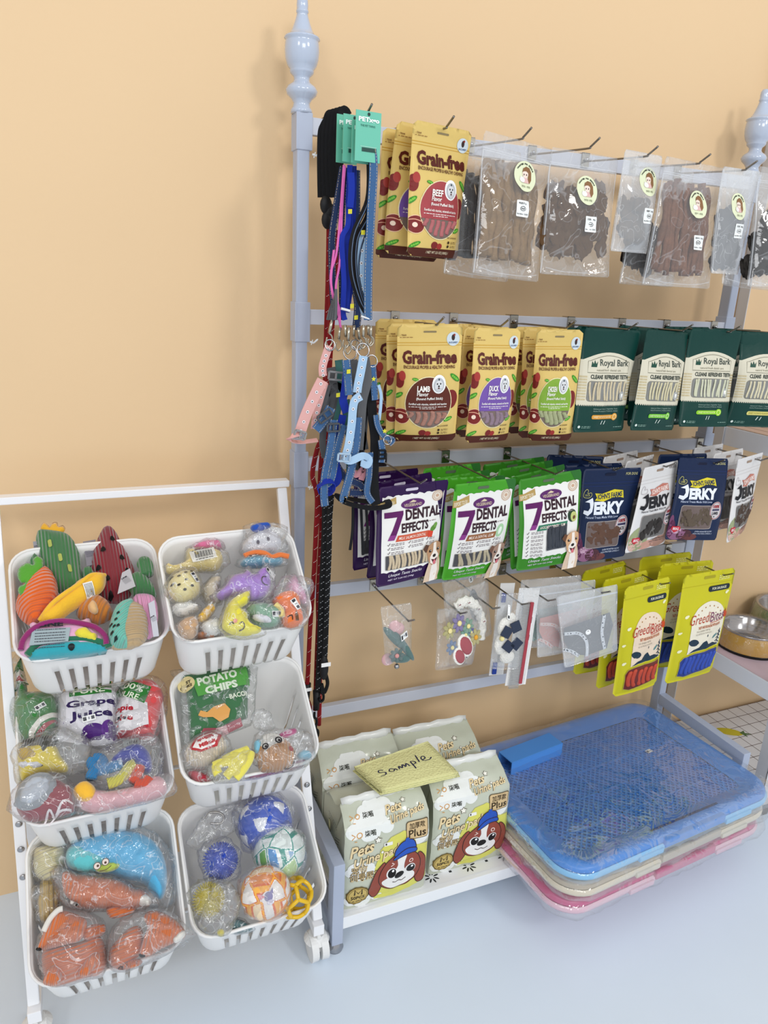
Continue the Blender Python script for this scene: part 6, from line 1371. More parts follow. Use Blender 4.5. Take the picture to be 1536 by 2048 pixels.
t.body(c5([(700, 1170), (780, 1100), (880, 1065), (960, 1100), (1020, 1180), (1010, 1250), (940, 1290), (870, 1310), (780, 1280), (700, 1240)]), .026, fab('burnt orange plush', '#c97a2e', 40, .5, .0025)); t.body(c5([(800, 1200), (860, 1160), (890, 1240), (870, 1290), (810, 1260)]), .008, fab('cream plush', '#e0b27a'), 'felt_patch', dz=.024, keep=False)
t = Toy(1, .004, 'aubergine_plush', 'pink and green ribbed plush with a curled stalk, right side of the top left basket', grp=G1, ctr=(290, 1190))
t.body(c5([(1190, 1080), (1300, 1050), (1400, 1080), (1430, 1180), (1420, 1300), (1380, 1420), (1300, 1420), (1200, 1250)]), .024, fab('pink corduroy', '#e39cc4', 60)); t.body(c5([(1150, 960), (1190, 890), (1260, 880), (1330, 920), (1390, 1000), (1410, 1080), (1300, 1080), (1200, 1060)]), .024, fab('green corduroy', ''), 'cap', dz=.006, keep=False)
t.tube([(*q, .02) for q in c5([(1310, 930), (1300, 860), (1285, 820), (1300, 800), (1325, 830), (1330, 920)])], .009, fab('green corduroy', ''), 'stalk')
toycard(t, c5([(1100, 930), (1170, 890), (1220, 1050), (1060, 1120)]), col='#b9b7bb', z=.028)
t = Toy(1, .016, 'two_tone_plush', 'turquoise and tan striped melon plush, front right of the top left basket', grp=G1, ctr=(255, 1255))
t.body(c5([(1010, 1230), (1060, 1160), (1150, 1120), (1260, 1140), (1330, 1220), (1350, 1340), (1320, 1450), (1240, 1510), (1130, 1530), (1010, 1525), (970, 1430), (985, 1320)]), .03, fab('tan corduroy', '#bb9f76', 58, 1.5)); bd = t.h
t.body(c5([(1015, 1230), (1060, 1165), (1150, 1125), (1215, 1130), (1220, 1230), (1200, 1350), (1170, 1460), (1150, 1525), (1010, 1520), (972, 1430), (988, 1320)]), .030, fab('turquoise corduroy', '#6fc0ac', 58, .9), 'turquoise_half', dz=.003)
a = Art(); a.P([(-3, -2), (-2, 3), (2.4, 4), (3, -1)], '#1c2626', 1)
for x, y in ((1065, 1305), (1045, 1360), (1030, 1420), (1065, 1420), (1010, 1465), (1045, 1510), (1000, 1390)): t.print(a, *c5([(x, y)])[0], sc=.0008)
toycard(t, c5([(1335, 1180), (1390, 1150), (1430, 1470), (1380, 1480)]), col='#c3c5cf', z=.02)
t = Toy(1, .012, 'dragonfruit_plush', 'pink plush with purple piping and leafy tips, front left of the top left basket', grp=G1, ctr=(125, 1280))
t.body(c5([(190, 1580), (185, 1520), (230, 1430), (290, 1370), (265, 1310), (310, 1285), (400, 1320), (520, 1310), (640, 1290), (740, 1270), (800, 1245), (830, 1300), (870, 1350), (960, 1440), (960, 1520), (800, 1560), (500, 1570), (300, 1600)]), .012, fab('pale pink plush', '#e6aed0'), back=1.2)
t.tube([(*q, .013) for q in c5([(195, 1575), (215, 1490), (290, 1400), (400, 1340), (560, 1315), (700, 1330), (860, 1370), (950, 1450), (960, 1520)])], .0042, fab('magenta felt', '#8c1f66'), 'piping')
toycard(t, c5([(300, 1395), (640, 1375), (620, 1500), (270, 1540)]), col='#9fb0b6', z=.0135)
t = Toy(1, .014, 'fish_plush', 'teal plush with dark green piping and yellow fin, front of the top left basket', grp=G1, ctr=(140, 1300))
t.body(c5([(250, 1600), (330, 1530), (450, 1490), (620, 1465), (800, 1470), (950, 1510), (970, 1535), (800, 1560), (600, 1580), (350, 1607)]), .012, fab('teal plush', '#2ba0ad'), back=2.2, D=.02); fh = t.h
t.tube([(*q, .006) for q in c5([(250, 1600), (330, 1515), (450, 1480), (620, 1460), (800, 1460), (960, 1500), (985, 1530)])], .0052, fab('dark green felt', '#1c6a4c'), 'piping')
a = Art(); a.E(0, 0, 5, 5, '#10181c', 1); t.h = fh; t.print(a, *c5([(648, 1543)])[0], sc=.0009)
t.body(c5([(670, 1410), (720, 1365), (790, 1360), (830, 1400), (880, 1420), (870, 1480), (800, 1475), (700, 1455)]), .009, fab('lemon plush', '#e5d63e'), 'yellow_fin', dz=.008, keep=False)
for q_, c_ in (((-.07, .03, -.05), '#2ba0ad'), ((-.01, .03, -.055), '#2ba0ad'), ((.05, .03, -.055), '#8a7450')):   # the fish's padded underside seen through the front slots
    pass
# ---- top right basket (all in clear bags)
G2 = 'wrapped small plush toys in the top right basket'
def W(k, off, name, lab, L, T, m, film_pts=None, ctr=None, grp=G2, fT=None, **kw):
    cx = sum(p[0] for p in L)/len(L); cy = sum(p[1] for p in L)/len(L); t = Toy(k, off, name, lab, grp=grp, ctr=(cx, cy)); t.body(L, T, m, **kw)
    if film_pts is None:
        film_pts = [(cx+(x-cx)*1.22+(2 if i % 2 else -2), cy+(y-cy)*1.22) for i, (x, y) in enumerate(L)]
    t.wrapfilm(film_pts, fT or T*1.15, nz=.0045); return t
t = W(2, -.014, 'pink_plush', 'bright pink plush partly buried at the back of the top right basket', c6([(380, 300), (480, 250), (600, 240), (650, 290), (620, 330), (480, 340)]), .018, fab('hot pink plush', '#d9709a'))
t = W(2, -.008, 'pear_plush', 'pale yellow plush with a barcode card, back left of the top right basket', c6([(150, 440), (210, 470), (320, 420), (330, 320), (420, 330), (560, 320), (640, 350), (660, 430), (600, 500), (420, 510), (240, 540), (150, 520)]), .022, fab('cream yellow plush', '#e3cf86'))
a = Art(); a.R(-20, -11, 20, 11, '#e4e2da', 1, 1); [a.R(-14+i*1.5, -6, -14+i*1.5+(.5 if i % 3 else 1), 5, '#26262a', 2) for i in range(19)]; a.lines(-17, 17, [8.4], 1.2, '#4a4a4a', 2); a.lines(-14, 14, [-8.6], 1, '#4a4a4a', 2); t.print(a, *c6([(465, 415)])[0], sc=.00098, rot=4, nm='barcode_card', lift=.006, cuts=False)
t = W(2, .004, 'shark_plush', 'white plush with a blue band and coloured fins, back right of the top right basket', c6([(830, 300), (870, 220), (960, 170), (1080, 150), (1150, 190), (1190, 270), (1120, 340), (1000, 360), (880, 350)]), .024, fab('white plush', '#d3d3d9'), film_pts=c6([(800, 340), (840, 180), (860, 90), (1080, 90), (1240, 130), (1230, 250), (1260, 330), (1120, 400), (900, 400)]))
t.body(c6([(890, 170), (910, 135), (1000, 115), (1060, 120), (1070, 155), (1010, 185), (930, 205)]), .008, fab('royal blue felt', '#1d4fb0'), 'blue_band', dz=.018, keep=False)
a = Art(); a.E(-8, 0, 2.2, 3, '#5a5560', 1); a.E(8, 3, 2.2, 3, '#5a5560', 1); t.print(a, *c6([(1000, 300)])[0], sc=.0011)
t = W(2, .010, 'dino_plush', 'blue and orange crested plush below the white one in the top right basket', c6([(815, 450), (850, 400), (960, 380), (1080, 400), (1200, 400), (1180, 450), (1080, 475), (900, 480)]), .016, fab('dusty blue plush', '#5b98b0'))
t.tube([(*q, .012) for q in c6([(840, 400), (930, 370), (1020, 375), (1090, 410), (1160, 390), (1240, 405)])], .0045, fab('orange plush', '#e2793a'), 'crest'); stick_label(t, *c6([(915, 400)])[0], rot=18)
t = W(2, .008, 'potato_plush', 'round cream dotted plush, left side of the top right basket', c6([(160, 650), (200, 560), (300, 520), (400, 540), (450, 620), (440, 710), (370, 770), (270, 790), (190, 740)]), .03, fab('pale cream plush', '#eadc9c'))
a = Art(); a.E(0, 0, 3, 1.9, '#3a3428', 1, 10)
for x, y in ((240, 565), (300, 540), (185, 605), (245, 622), (305, 590), (360, 570), (310, 660), (190, 680), (245, 700), (365, 705), (300, 738)): t.print(a, *c6([(x, y)])[0], sc=.0009, cuts=False)
stick_label(t, *c6([(390, 630)])[0], rot=-60)
t = W(2, .018, 'whale_plush', 'lilac plush with a stitched sleepy eye, centre of the top right basket', c6([(600, 720), (680, 640), (740, 560), (830, 540), (870, 500), (930, 550), (1000, 490), (1060, 500), (1090, 590), (1080, 680), (1010, 760), (900, 780), (800, 740), (700, 750), (640, 770)]), .024, fab('lilac plush', '#a87ed2'))
a = Art(); a.S([(6, 8), (-2, 8), (-6, 0), (-2, -7), (6, -8)], 2, '#2a2030', 1); t.print(a, *c6([(1010, 650)])[0], sc=.0008); stick_label(t, *c6([(1075, 555)])[0], rot=-30, s=1.1)
t = W(2, .024, 'moon_plush', 'lemon yellow crescent plush with a smiling face, front of the top right basket', c6([(650, 1000), (670, 880), (720, 780), (830, 710), (915, 700), (890, 790), (820, 850), (880, 900), (900, 980), (1000, 1030), (980, 1070), (850, 1095), (740, 1080), (670, 1040)]), .022, fab('lemon yellow plush', '#eadf3a'))
a = Art(); a.S([(-18, 5), (-14, 8), (-11, 4)], 1.8, '#4a3a20', 1); a.E(-8, 8, 3.4, 3.4, '#e59a8a', 1); a.S([(-2, 2), (3, 4), (6, -1), (4, -6), (-3, -7)], 1.8, '#4a3a20', 1); t.print(a, *c6([(800, 1040)])[0], sc=.0009)
t = W(2, .012, 'avocado_plush', 'sage green plush with cream edge beside the yellow crescent', c6([(870, 850), (950, 810), (1080, 820), (1180, 870), (1190, 950), (1120, 1010), (980, 1010), (900, 940)]), .024, fab('sage plush', '#7fa98f'))
t.tube([(*q, .017) for q in c6([(1110, 850), (1160, 900), (1170, 960)])], .006, fab('cream yellow plush', ''), 'edge_band'); t.body(c6([(895, 960), (960, 935), (1060, 960), (1070, 1010), (960, 1005)]), .008, fab('white plush', ''), 'white_paw', dz=.018, keep=False); stick_label(t, *c6([(1120, 945)])[0], rot=0)
t = W(2, .016, 'carrot_plush', 'bright orange plush with ears, front right of the top right basket', c6([(1105, 770), (1180, 710), (1270, 700), (1340, 750), (1360, 850), (1385, 940), (1350, 1000), (1250, 1020), (1180, 960), (1190, 870), (1120, 830)]), .024, fab('bright orange plush', '#f07a30'), film_pts=c6([(1080, 760), (1200, 560), (1340, 560), (1480, 620), (1440, 780), (1440, 920), (1390, 1010), (1230, 1030), (1140, 950)]))
a = Art(); a.P([(-3, -8), (-4, 2), (0, 8), (2, 0), (3, -8)], '#6d4a30', 1); t.print(a, *c6([(1300, 955)])[0], sc=.0009); a = Art(); a.S([(-4, 3), (3, 3), (4, -4)], 1.8, '#3a2a20', 1); t.print(a, *c6([(1240, 975)])[0], sc=.0009); stick_label(t, *c6([(1285, 865)])[0], rot=-68, s=1.2)
t = W(2, .0, 'pink_ear_plush', 'pale pink eared plush at the right rim of the top right basket', c6([(1230, 680), (1260, 580), (1310, 560), (1350, 640), (1400, 700), (1410, 800), (1330, 780)]), .018, fab('pale pink plush', ''))
t = W(2, .004, 'bun_plush', 'tan bun plush in the front left corner of the top right basket', c6([(250, 1010), (300, 950), (390, 930), (440, 980), (430, 1060), (380, 1120), (290, 1100)]), .022, fab('tan plush', '#c9a075'))
t = W(2, .012, 'cone_plush', 'golden yellow tube plush pointing to the front left of the top right basket', c6([(430, 960), (440, 900), (520, 820), (570, 810), (590, 860), (520, 940), (460, 970)]), .014, fab('golden plush', '#e5b533'))
t = W(2, .0, 'white_cloth_plush', 'white crumpled plush between tan bun and yellow crescent', c6([(440, 1010), (520, 950), (620, 960), (650, 1040), (600, 1090), (500, 1090)]), .018, fab('ivory plush', '#dedbd3'))
t = W(2, -.004, 'white_cloth_plush', 'white plush under the cream dotted one, left rim of the top right basket', c6([(200, 830), (300, 800), (420, 820), (430, 880), (300, 920), (230, 900)]), .018, fab('ivory plush', ''))
t = W(2, -.006, 'grey_plush', 'grey and cream plush in the middle left of the top right basket', c6([(490, 640), (560, 570), (640, 580), (620, 700), (640, 790), (520, 800), (470, 720)]), .018, fab('greige plush', '#c9bda6'))
t = W(2, -.012, 'brown_plush', 'rusty brown plush in the front left depth of the top right basket', c6([(400, 1110), (480, 1060), (560, 1090), (640, 1100), (540, 1135)]), .018, fab('rust plush', '#b9713a'))
# ---- middle left basket
G3 = 'drink and food plush toys in the middle left basket'
def bottle_art(): pass
t = W(3, -.012, 'bottle_plush', 'green bottle plush with a white neck label, back left of the middle left basket', c7([(130, 70), (165, 0), (185, 0), (230, 230), (250, 290), (400, 290), (480, 330), (510, 450), (480, 600), (330, 690), (200, 690), (130, 560), (120, 380), (150, 300), (120, 130)]), .03, fab('bottle green plush', '#2f7d35'), grp=G3, sm=True)
a = Art(); a.P([(-24, -20), (-20, -4), (-6, 10), (10, 17), (22, 20), (22, 14), (10, 10), (-4, 3), (-14, -8), (-18, -20)], '#e9e4da', 1); a.P([(-16, -20), (-12, -8), (0, 2), (14, 8), (22, 10), (22, 7), (12, 4), (2, -3), (-8, -12), (-11, -20)], '#a5222c', 2); a.P([(-8, -20), (-4, -12), (4, -6), (12, -3), (22, -2), (22, -20)], '#1d5a2a', 2); a.T('BEER', -6, -18, 18, -11, '#e9e4da', 3, .04, 12); t.print(a, *c7([(390, 610)])[0], sc=.0011)
a = Art(); a.P([(-9, -16), (-11, 12), (4, 14), (10, -8)], '#e4e2d8', 1); a.P([(-6, -2), (1, 6), (0, 0), (6, -3), (2, -8)], '#b5202c', 2); a.S([(-11, 12), (4, 14)], 2.4, '#2c6b3a', 2, sub=0); a.S([(-9, -13), (10, -6)], 2.4, '#2c6b3a', 2, sub=0); t.print(a, *c7([(180, 190)])[0], sc=.0011); stick_label(t, *c7([(360, 470)])[0], rot=28)
t = W(3, .0, 'grape_carton_plush', 'purple grape juice carton plush, back centre of the middle left basket', c7([(520, 300), (560, 280), (700, 250), (880, 240), (960, 250), (1000, 330), (990, 450), (970, 580), (955, 700), (900, 715), (760, 700), (560, 600), (520, 590), (515, 420)]), .022, fab('purple plush', '#5d3c8c'), grp=G3, D=.018)
a = Art(); a.P([(-34, -34), (-34, 22), (-16, 30), (30, 30), (36, 20), (34, -48), (8, -48)], '#d8d6dc', 1); a.R(-20, 14, 30, 40, '#2f7a34', 2); a.T('100%', -16, 28, 24, 38, '#e6ecd8', 3, .02); a.T('PURE', -16, 16, 22, 25, '#e6ecd8', 3, .02); a.T('Grape', -24, -4, 34, 8, '#2c1c50', 3, .035); a.T('Juice', -20, -20, 30, -7, '#2c1c50', 3, .035); a.E(6, -36, 14, 11, '#4a2470', 3); a.E(26, -34, 10, 12, '#5a2c80', 4)
t.print(a, *c7([(745, 440)])[0], sc=.00126, rot=-3); stick_label(t, *c7([(765, 555)])[0], rot=4, s=1.2)
t = W(3, -.004, 'apple_carton_plush', 'red apple juice carton plush, back right of the middle left basket', c7([(1060, 230), (1150, 190), (1270, 180), (1360, 230), (1400, 330), (1370, 450), (1330, 600), (1280, 680), (1100, 670), (985, 640), (985, 450), (1020, 330)]), .026, fab('coral red plush', '#dd4a4c'), grp=G3, D=.02)
a = Art(); a.P([(-34, -36), (-34, 16), (-20, 24), (14, -4), (12, -38)], '#dcd8da', 1); a.P([(-28, 22), (-14, 40), (22, 18), (10, -4)], '#2f7a34', 2); a.T('100%', -20, 20, 14, 29, '#e6ecd8', 3, .02, -32); a.T('PURE', -22, 9, 6, 17, '#e6ecd8', 3, .02, -32); a.T('Apple', -38, -10, -4, 1, '#b01a2c', 3, .035, -14); a.T('Juice', -36, -24, -6, -13, '#b01a2c', 3, .035, -14); a.P([(-34, -30), (-10, -36), (12, -34), (12, -38), (-34, -38)], '#b01a2c', 3)
t.print(a, *c7([(1160, 420)])[0], sc=.0012); stick_label(t, *c7([(1040, 555)])[0], rot=-25)
t = W(3, .01, 'bee_plush', 'yellow shaggy plush with dark stripes, left side of the middle left basket', c7([(160, 780), (280, 720), (400, 700), (480, 740), (520, 820), (580, 900), (560, 960), (400, 960), (280, 1000), (190, 1030), (160, 920)]), .024, fab('bee yellow plush', '#ddc730'), grp=G3, film_pts=c7([(90, 780), (200, 690), (400, 600), (560, 580), (760, 680), (780, 860), (740, 960), (500, 1000), (300, 1040), (150, 1070), (100, 900)]), nz=.003)
t.body(c7([(200, 720), (330, 690), (460, 680), (500, 740), (440, 790), (400, 860), (350, 850), (320, 790), (220, 780)]), .012, fab('dark fringe', '#46443c', 90, .4), 'fringe', dz=.014, keep=False); t.body(c7([(160, 800), (260, 780), (340, 830), (330, 880), (200, 890)]), .01, fab('straw fringe', '#cfae58', 90, .9), 'straw_fringe', dz=.016, keep=False); t.body(c7([(170, 910), (330, 900), (370, 940), (220, 960)]), .008, fab('white plush', ''), 'white_stripe', dz=.016, keep=False)
t = W(3, .012, 'rope_octopus_plush', 'dark blue dome plush with knotted rope legs, right side of the middle left basket', c7([(930, 890), (980, 820), (1080, 750), (1180, 730), (1270, 790), (1300, 900), (1270, 970), (1180, 960), (1100, 900), (1000, 950)]), .026, fab('navy blue plush', '#28339a'), grp=G3, film_pts=c7([(740, 860), (900, 740), (1080, 660), (1300, 640), (1390, 760), (1400, 960), (1330, 1090), (1150, 1130), (900, 1120), (760, 1060), (720, 960)]))
for L, c, n in ((c7([(800, 880), (860, 880), (880, 930), (830, 960), (790, 920), (800, 880)]), '#2a7cb4', 'knot'), (c7([(780, 1050), (800, 990), (870, 970), (950, 950), (1040, 915)]), '#2a7cb4', 'rope_leg'), (c7([(920, 1090), (1000, 1060), (1060, 1010), (1100, 950), (1150, 920)]), '#cfc75c', 'rope_leg'), (c7([(1130, 1080), (1170, 1010), (1190, 940)]), '#d9553e', 'rope_leg'), (c7([(1150, 1090), (1230, 1090), (1270, 1040)]), '#d9553e', 'rope_leg')):
    t.tube([(*q, .016) for q in L], .0085, mat('twisted cord '+c, c, .85, bump=('wave', 85, 1, .7, .0016), sheen=.3), n)
a = Art(); a.R(-12, -8, 12, 8, '#9aa0a0', 1); [a.S([(-10+i*3.4, -6), (-8+i*3.4, 6)], 1.1, '#2a2c30', 2, sub=0) for i in range(6)]; t.print(a, *c7([(1120, 725)])[0], sc=.001, nm='tag', lift=.004, cuts=False)
t = Toy(3, .02, 'can_plush', 'dark red can plush with grey lid, front left of the middle left basket', grp=G3, ctr=(90, 1600))
t.body(c7([(140, 1240), (160, 1140), (240, 1040), (370, 1000), (470, 1010), (560, 1060), (620, 1100), (640, 1200), (620, 1300), (480, 1340), (330, 1380), (230, 1370), (160, 1310)]), .026, fab('dark red plush', '#8c1c30')); t.body(c7([(140, 1240), (165, 1140), (240, 1050), (350, 1005), (440, 1020), (490, 1080), (480, 1170), (420, 1250), (320, 1310), (220, 1330), (155, 1300)]), .008, fab('grey felt', '#8c9298'), 'lid', dz=.022, keep=False); t.body(c7([(185, 1230), (210, 1140), (290, 1060), (380, 1050), (440, 1080), (430, 1160), (370, 1230), (280, 1280), (200, 1270)]), .005, fab('silver felt', '#b3bac4'), 'lid_disc', dz=.0275, keep=False)
a = Art(); a.S([(-20, -4), (-10, 6), (-6, -2), (8, 8), (18, 2)], 2.4, '#e6dfe0', 1); a.S([(-16, -8), (0, 0), (14, -4)], 2, '#e6dfe0', 1); t.print(a, *c7([(510, 1320)])[0], sc=.0011, rot=14); t.wrapfilm(c7([(60, 1240), (130, 1090), (300, 990), (470, 960), (640, 1040), (680, 1180), (660, 1300), (440, 1370), (240, 1390), (120, 1340)]), .034)
t = W(3, .014, 'pencil_plush', 'pale pink pencil plush with a yellow round end, front right of the middle left basket', c7([(640, 1150), (720, 1090), (820, 1110), (950, 1120), (1150, 1080), (1300, 1000), (1400, 1020), (1420, 1130), (1300, 1190), (1000, 1260), (800, 1300), (680, 1260)]), .02, fab('dusty pink plush', '#d9a5ab'), grp=G3)
t.body(c7([(625, 1160), (660, 1090), (740, 1065), (810, 1110), (820, 1190), (760, 1250), (670, 1220)]), .015, fab('golden yellow felt', '#f0b735'), 'yellow_end', dz=.014, keep=False)
# ---- middle right basket
G4 = 'wrapped toys in the middle right basket'
t = W(4, -.012, 'chips_bag_plush', 'green potato chips bag plush standing at the back of the middle right basket', c8([(130, 150), (300, 120), (600, 60), (790, 50), (800, 140), (775, 300), (770, 540), (640, 600), (400, 700), (230, 760), (215, 500), (190, 260)]), .014, fab('chip bag green', '#3d7048'), grp=G4, D=.018, sm=False)
a = Art(); a.P([(-30, 2), (-34, 26), (40, 34), (42, 8)], '#59a04c', 1); a.T('POTATO', -28, 18, 26, 30, '#dfe9d6', 3, .05, 4); a.T('CHIPS', -20, 4, 24, 15, '#dfe9d6', 3, .05, 4); a.T('BACON', 10, -9, 38, -2, '#dfe6d2', 3, .03, 4); a.E(-42, 24, 11, 10, '#e0cf96', 2); a.T('BEST', -48, 24, -36, 28, '#3a3020', 3, .04); a.T('CHOICE', -50, 19, -35, 23, '#3a3020', 3, .04)
a.P([(-34, -24), (-30, -18), (-22, -22), (-12, -16), (2, -14), (8, -24), (4, -34), (-8, -38), (-16, -30), (-28, -28)], '#dfa35a', 3); a.P([(-38, -52), (-30, -42), (-10, -44), (20, -36), (22, -46), (-14, -56), (-30, -60)], '#b5606c', 3); a.P([(-14, -44), (0, -42), (2, -52), (-12, -56)], '#d9b5b8', 4)
t.print(a, *c8([(515, 350)])[0], sc=.00125, rot=1)
t = W(4, .008, 'milk_bottle_plush', 'cream milk bottle plush with red label, left side of the middle right basket', c8([(180, 860), (230, 780), (340, 710), (460, 690), (550, 730), (570, 830), (500, 920), (380, 990), (260, 990), (190, 930)]), .024, fab('cream corduroy', '#dccbb0', 60), grp=G4)
a = Art(); a.P([(-24, -4), (-10, 12), (16, 16), (26, 4), (14, -12), (-10, -14)], '#b52a30', 1); a.P([(-19, -4), (-8, 9), (13, 12), (20, 4), (11, -9), (-8, -11)], '#ece4e0', 2); a.T('Milkult', -10, -7, 14, -1, '#b52a30', 3, .05, 6); a.T('Milkult', -11, 2, 13, 8, '#b52a30', 3, .05, 186); t.print(a, *c8([(365, 805)])[0], sc=.0011, rot=6)
t = Toy(4, .014, 'banana_bunch_plush', 'bunch of pale yellow finger bananas plush, front of the middle right basket', grp=G4, ctr=c8([(620, 1000)])[0])
for L in ([(450, 1010), (520, 985), (620, 960), (720, 930)], [(560, 1110), (620, 1050), (680, 1000), (740, 930)], [(650, 1120), (720, 1040), (770, 960), (790, 890)], [(540, 960), (620, 920), (700, 890), (760, 860)], [(470, 1010), (475, 1060), (490, 1090)], [(590, 1020), (650, 960), (700, 900)]): t.tube([(*q, .01+.004*sin(i)) for i, q in enumerate(c8(L))], .0072, fab('banana yellow cloth', '#e4d95c'), 'finger')
t.wrapfilm(c8([(380, 1010), (500, 900), (640, 830), (780, 820), (830, 900), (780, 1030), (700, 1130), (520, 1150), (400, 1120)]), .026)
t = W(4, .012, 'cow_plush', 'tan and white striped cow head plush, right of the middle right basket', c8([(820, 880), (840, 790), (890, 730), (1000, 700), (1100, 730), (1170, 790), (1220, 870), (1200, 960), (1120, 1020), (1000, 1050), (890, 1040), (860, 960)]), .026, fab('caramel corduroy', '#bf8a56', 58, .2), grp=G4, film_pts=c8([(790, 900), (820, 740), (880, 670), (1100, 640), (1300, 650), (1380, 760), (1400, 900), (1330, 960), (1180, 1030), (960, 1060), (850, 1000)]))
cw = t.h; t.body(c8([(890, 740), (1000, 710), (1060, 740), (1100, 800), (1020, 870), (930, 910), (890, 900), (870, 820)]), .012, fab('white corduroy', '#dedad2', 58, .2), 'white_face', dz=.016, keep=False); t.body(c8([(820, 800), (860, 760), (900, 790), (890, 880), (830, 890)]), .008, fab('sky felt', '#7fbcd2'), 'blue_ear', dz=.012, keep=False); t.body(c8([(1050, 720), (1110, 680), (1200, 660), (1215, 700), (1140, 745), (1070, 750)]), .006, fab('magenta ear felt', '#c43f84'), 'pink_ear', dz=.012, keep=False)
a = Art(); a.O(0, 0, 5, 5, 2.2, '#1f1a20', 1); a.E(1, -1, 2.4, 2.4, '#1f1a20', 2); t.print(a, *c8([(1030, 815)])[0], sc=.00095, lift=.009); t.print(a, *c8([(910, 870)])[0], sc=.0008, lift=.009); a = Art(); a.E(0, 0, 4, 5, '#a52a30', 1); t.print(a, *c8([(1155, 870)])[0], sc=.0009); a = Art(); a.S([(-12, -10), (2, -8), (10, 4), (8, 14)], 1.6, '#3a2418', 1); t.print(a, *c8([(1160, 960)])[0], sc=.0009)
t = Toy(4, .0, 'crinkled_bag', 'crumpled clear bag with a blue toy foot behind the cow head', 'plastic bag', ctr=c8([(950, 560)])[0]); t.body(c8([(1230, 880), (1290, 840), (1360, 860), (1350, 920), (1250, 920)]), .012, fab('pale blue plush', '#7fb6cc'), 'blue_foot'); t.wrapfilm(c8([(800, 520), (850, 460), (960, 480), (1010, 560), (1010, 650), (880, 660), (810, 600)]), .014, nz=.009)
t = W(4, -.012, 'red_plush', 'dark red plush at the front rim of the middle right basket', c8([(220, 1040), (330, 1040), (440, 1110), (430, 1150), (300, 1160), (240, 1110)]), .014, fab('crimson plush', '#b52a3c'), grp=G4)
t = W(4, -.014, 'magenta_plush', 'magenta plush under the cow head, right of the middle right basket', c8([(1180, 960), (1260, 930), (1310, 950), (1260, 1000), (1000, 1070), (760, 1110), (800, 1060)]), .014, fab('magenta plush', '#8f2f68'), grp=G4)
# ---- bottom left basket
G5 = 'orange fox plush toys in the bottom left basket'
fox = fab('fox corduroy', '#d8743f', 60, .3); fox2 = fab('fox corduroy across', '#cf6c38', 60, 1.5); wht = fab('ivory plush', '')
t = W(5, -.008, 'dog_plush', 'pale cream ribbed dog head plush, back left of the bottom left basket', cA([(190, 450), (210, 390), (320, 360), (440, 350), (460, 440), (440, 540), (360, 640), (260, 650), (195, 580)]), .028, fab('cream rib plush', '#e0d5a0', 58, 1.4), grp='wrapped plush toys in the bottom left basket'); t.body(cA([(240, 650), (350, 640), (400, 760), (370, 950), (300, 980), (250, 880)]), .018, fab('straw plush', '#c9ac6a', 50), 'plush_leg', dz=-.01, keep=False)
t = W(5, .0, 'blue_duck_plush', 'big sky blue and turquoise plush in a clear bag, back of the bottom left basket', cA([(450, 480), (470, 390), (560, 310), (720, 260), (900, 240), (1060, 270), (1180, 350), (1250, 480), (1270, 640), (1240, 780), (1180, 800), (1080, 680), (920, 640), (760, 600), (600, 600), (480, 560)]), .034, fab('sky blue plush', '#56b4e0'), grp='wrapped plush toys in the bottom left basket', D=.035)
dk = t.h; t.body(cA([(455, 480), (480, 400), (560, 370), (680, 370), (780, 460), (810, 540), (720, 590), (600, 600), (490, 560)]), .018, fab('turquoise plush', '#62c3c8'), 'hood', dz=.016, keep=False); t.body(cA([(690, 560), (760, 520), (840, 520), (910, 530), (860, 580), (780, 605), (710, 600)]), .008, fab('lime felt', '#b9cc5a'), 'lime_bill', dz=.024, keep=False)
a = Art(); a.O(-6, 0, 5, 5, 1, '#6a5a50', 1); a.E(-6, 0, 4.4, 4.4, '#e6d6cc', 2); a.E(-5, 0, 1.8, 1.8, '#5a4038', 3); a.O(6, 3, 5, 5, 1, '#6a5a50', 1); a.E(6, 3, 4.4, 4.4, '#e6d6cc', 2); a.E(6, 2, 1.8, 1.8, '#5a4038', 3); a.S([(-4, -8), (6, -8), (14, -4)], 1, '#5a4038', 2); t.h = lambda x, y: .041; t.print(a, *cA([(745, 560)])[0], sc=.0010, cuts=False)
t = W(5, .018, 'fox_plush', 'orange ribbed fox plush lying across the middle of the bottom left basket', cA([(420, 620), (460, 570), (560, 600), (720, 620), (880, 650), (1000, 720), (1060, 720), (1130, 780), (1130, 850), (1060, 860), (1010, 880), (900, 890), (760, 880), (620, 880), (520, 860), (440, 760)]), .028, fox, grp=G5)
t.body(cA([(1030, 790), (1080, 765), (1140, 810), (1130, 855), (1050, 860)]), .010, wht, 'white_tail_tip', dz=.014, keep=False); t.body(cA([(440, 760), (480, 810), (560, 850), (540, 870), (460, 830)]), .006, wht, 'white_cheek', dz=.022, keep=False); t.body(cA([(780, 880), (900, 860), (1020, 880), (960, 930), (820, 960)]), .012, fox2, 'leg', dz=.006, keep=False)
t = Toy(5, .012, 'fox_plush', 'orange fox plush with a pointed black nose, front left of the bottom left basket', grp=G5, ctr=cA([(450, 1200)])[0])
t.body(cA([(260, 1240), (340, 1180), (560, 1150), (700, 1090), (770, 1180), (780, 1330), (720, 1410), (600, 1440), (440, 1490), (330, 1500), (270, 1400)]), .026, fox2, 'torso', D=.04); t.body(cA([(235, 1220), (260, 1130), (310, 1020), (380, 920), (440, 905), (560, 940), (625, 990), (610, 1080), (560, 1150), (450, 1180), (330, 1210)]), .024, fox, 'head', dz=.020, keep=False)
t.body(cA([(225, 1210), (260, 1190), (270, 1225), (235, 1230)]), .007, mat('black nose', '#131316', .4), 'nose', dz=.026, keep=False); t.tube([(*q, .036) for q in cA([(290, 1080), (340, 980), (400, 915), (440, 900)])], .004, wht, 'white_edge')
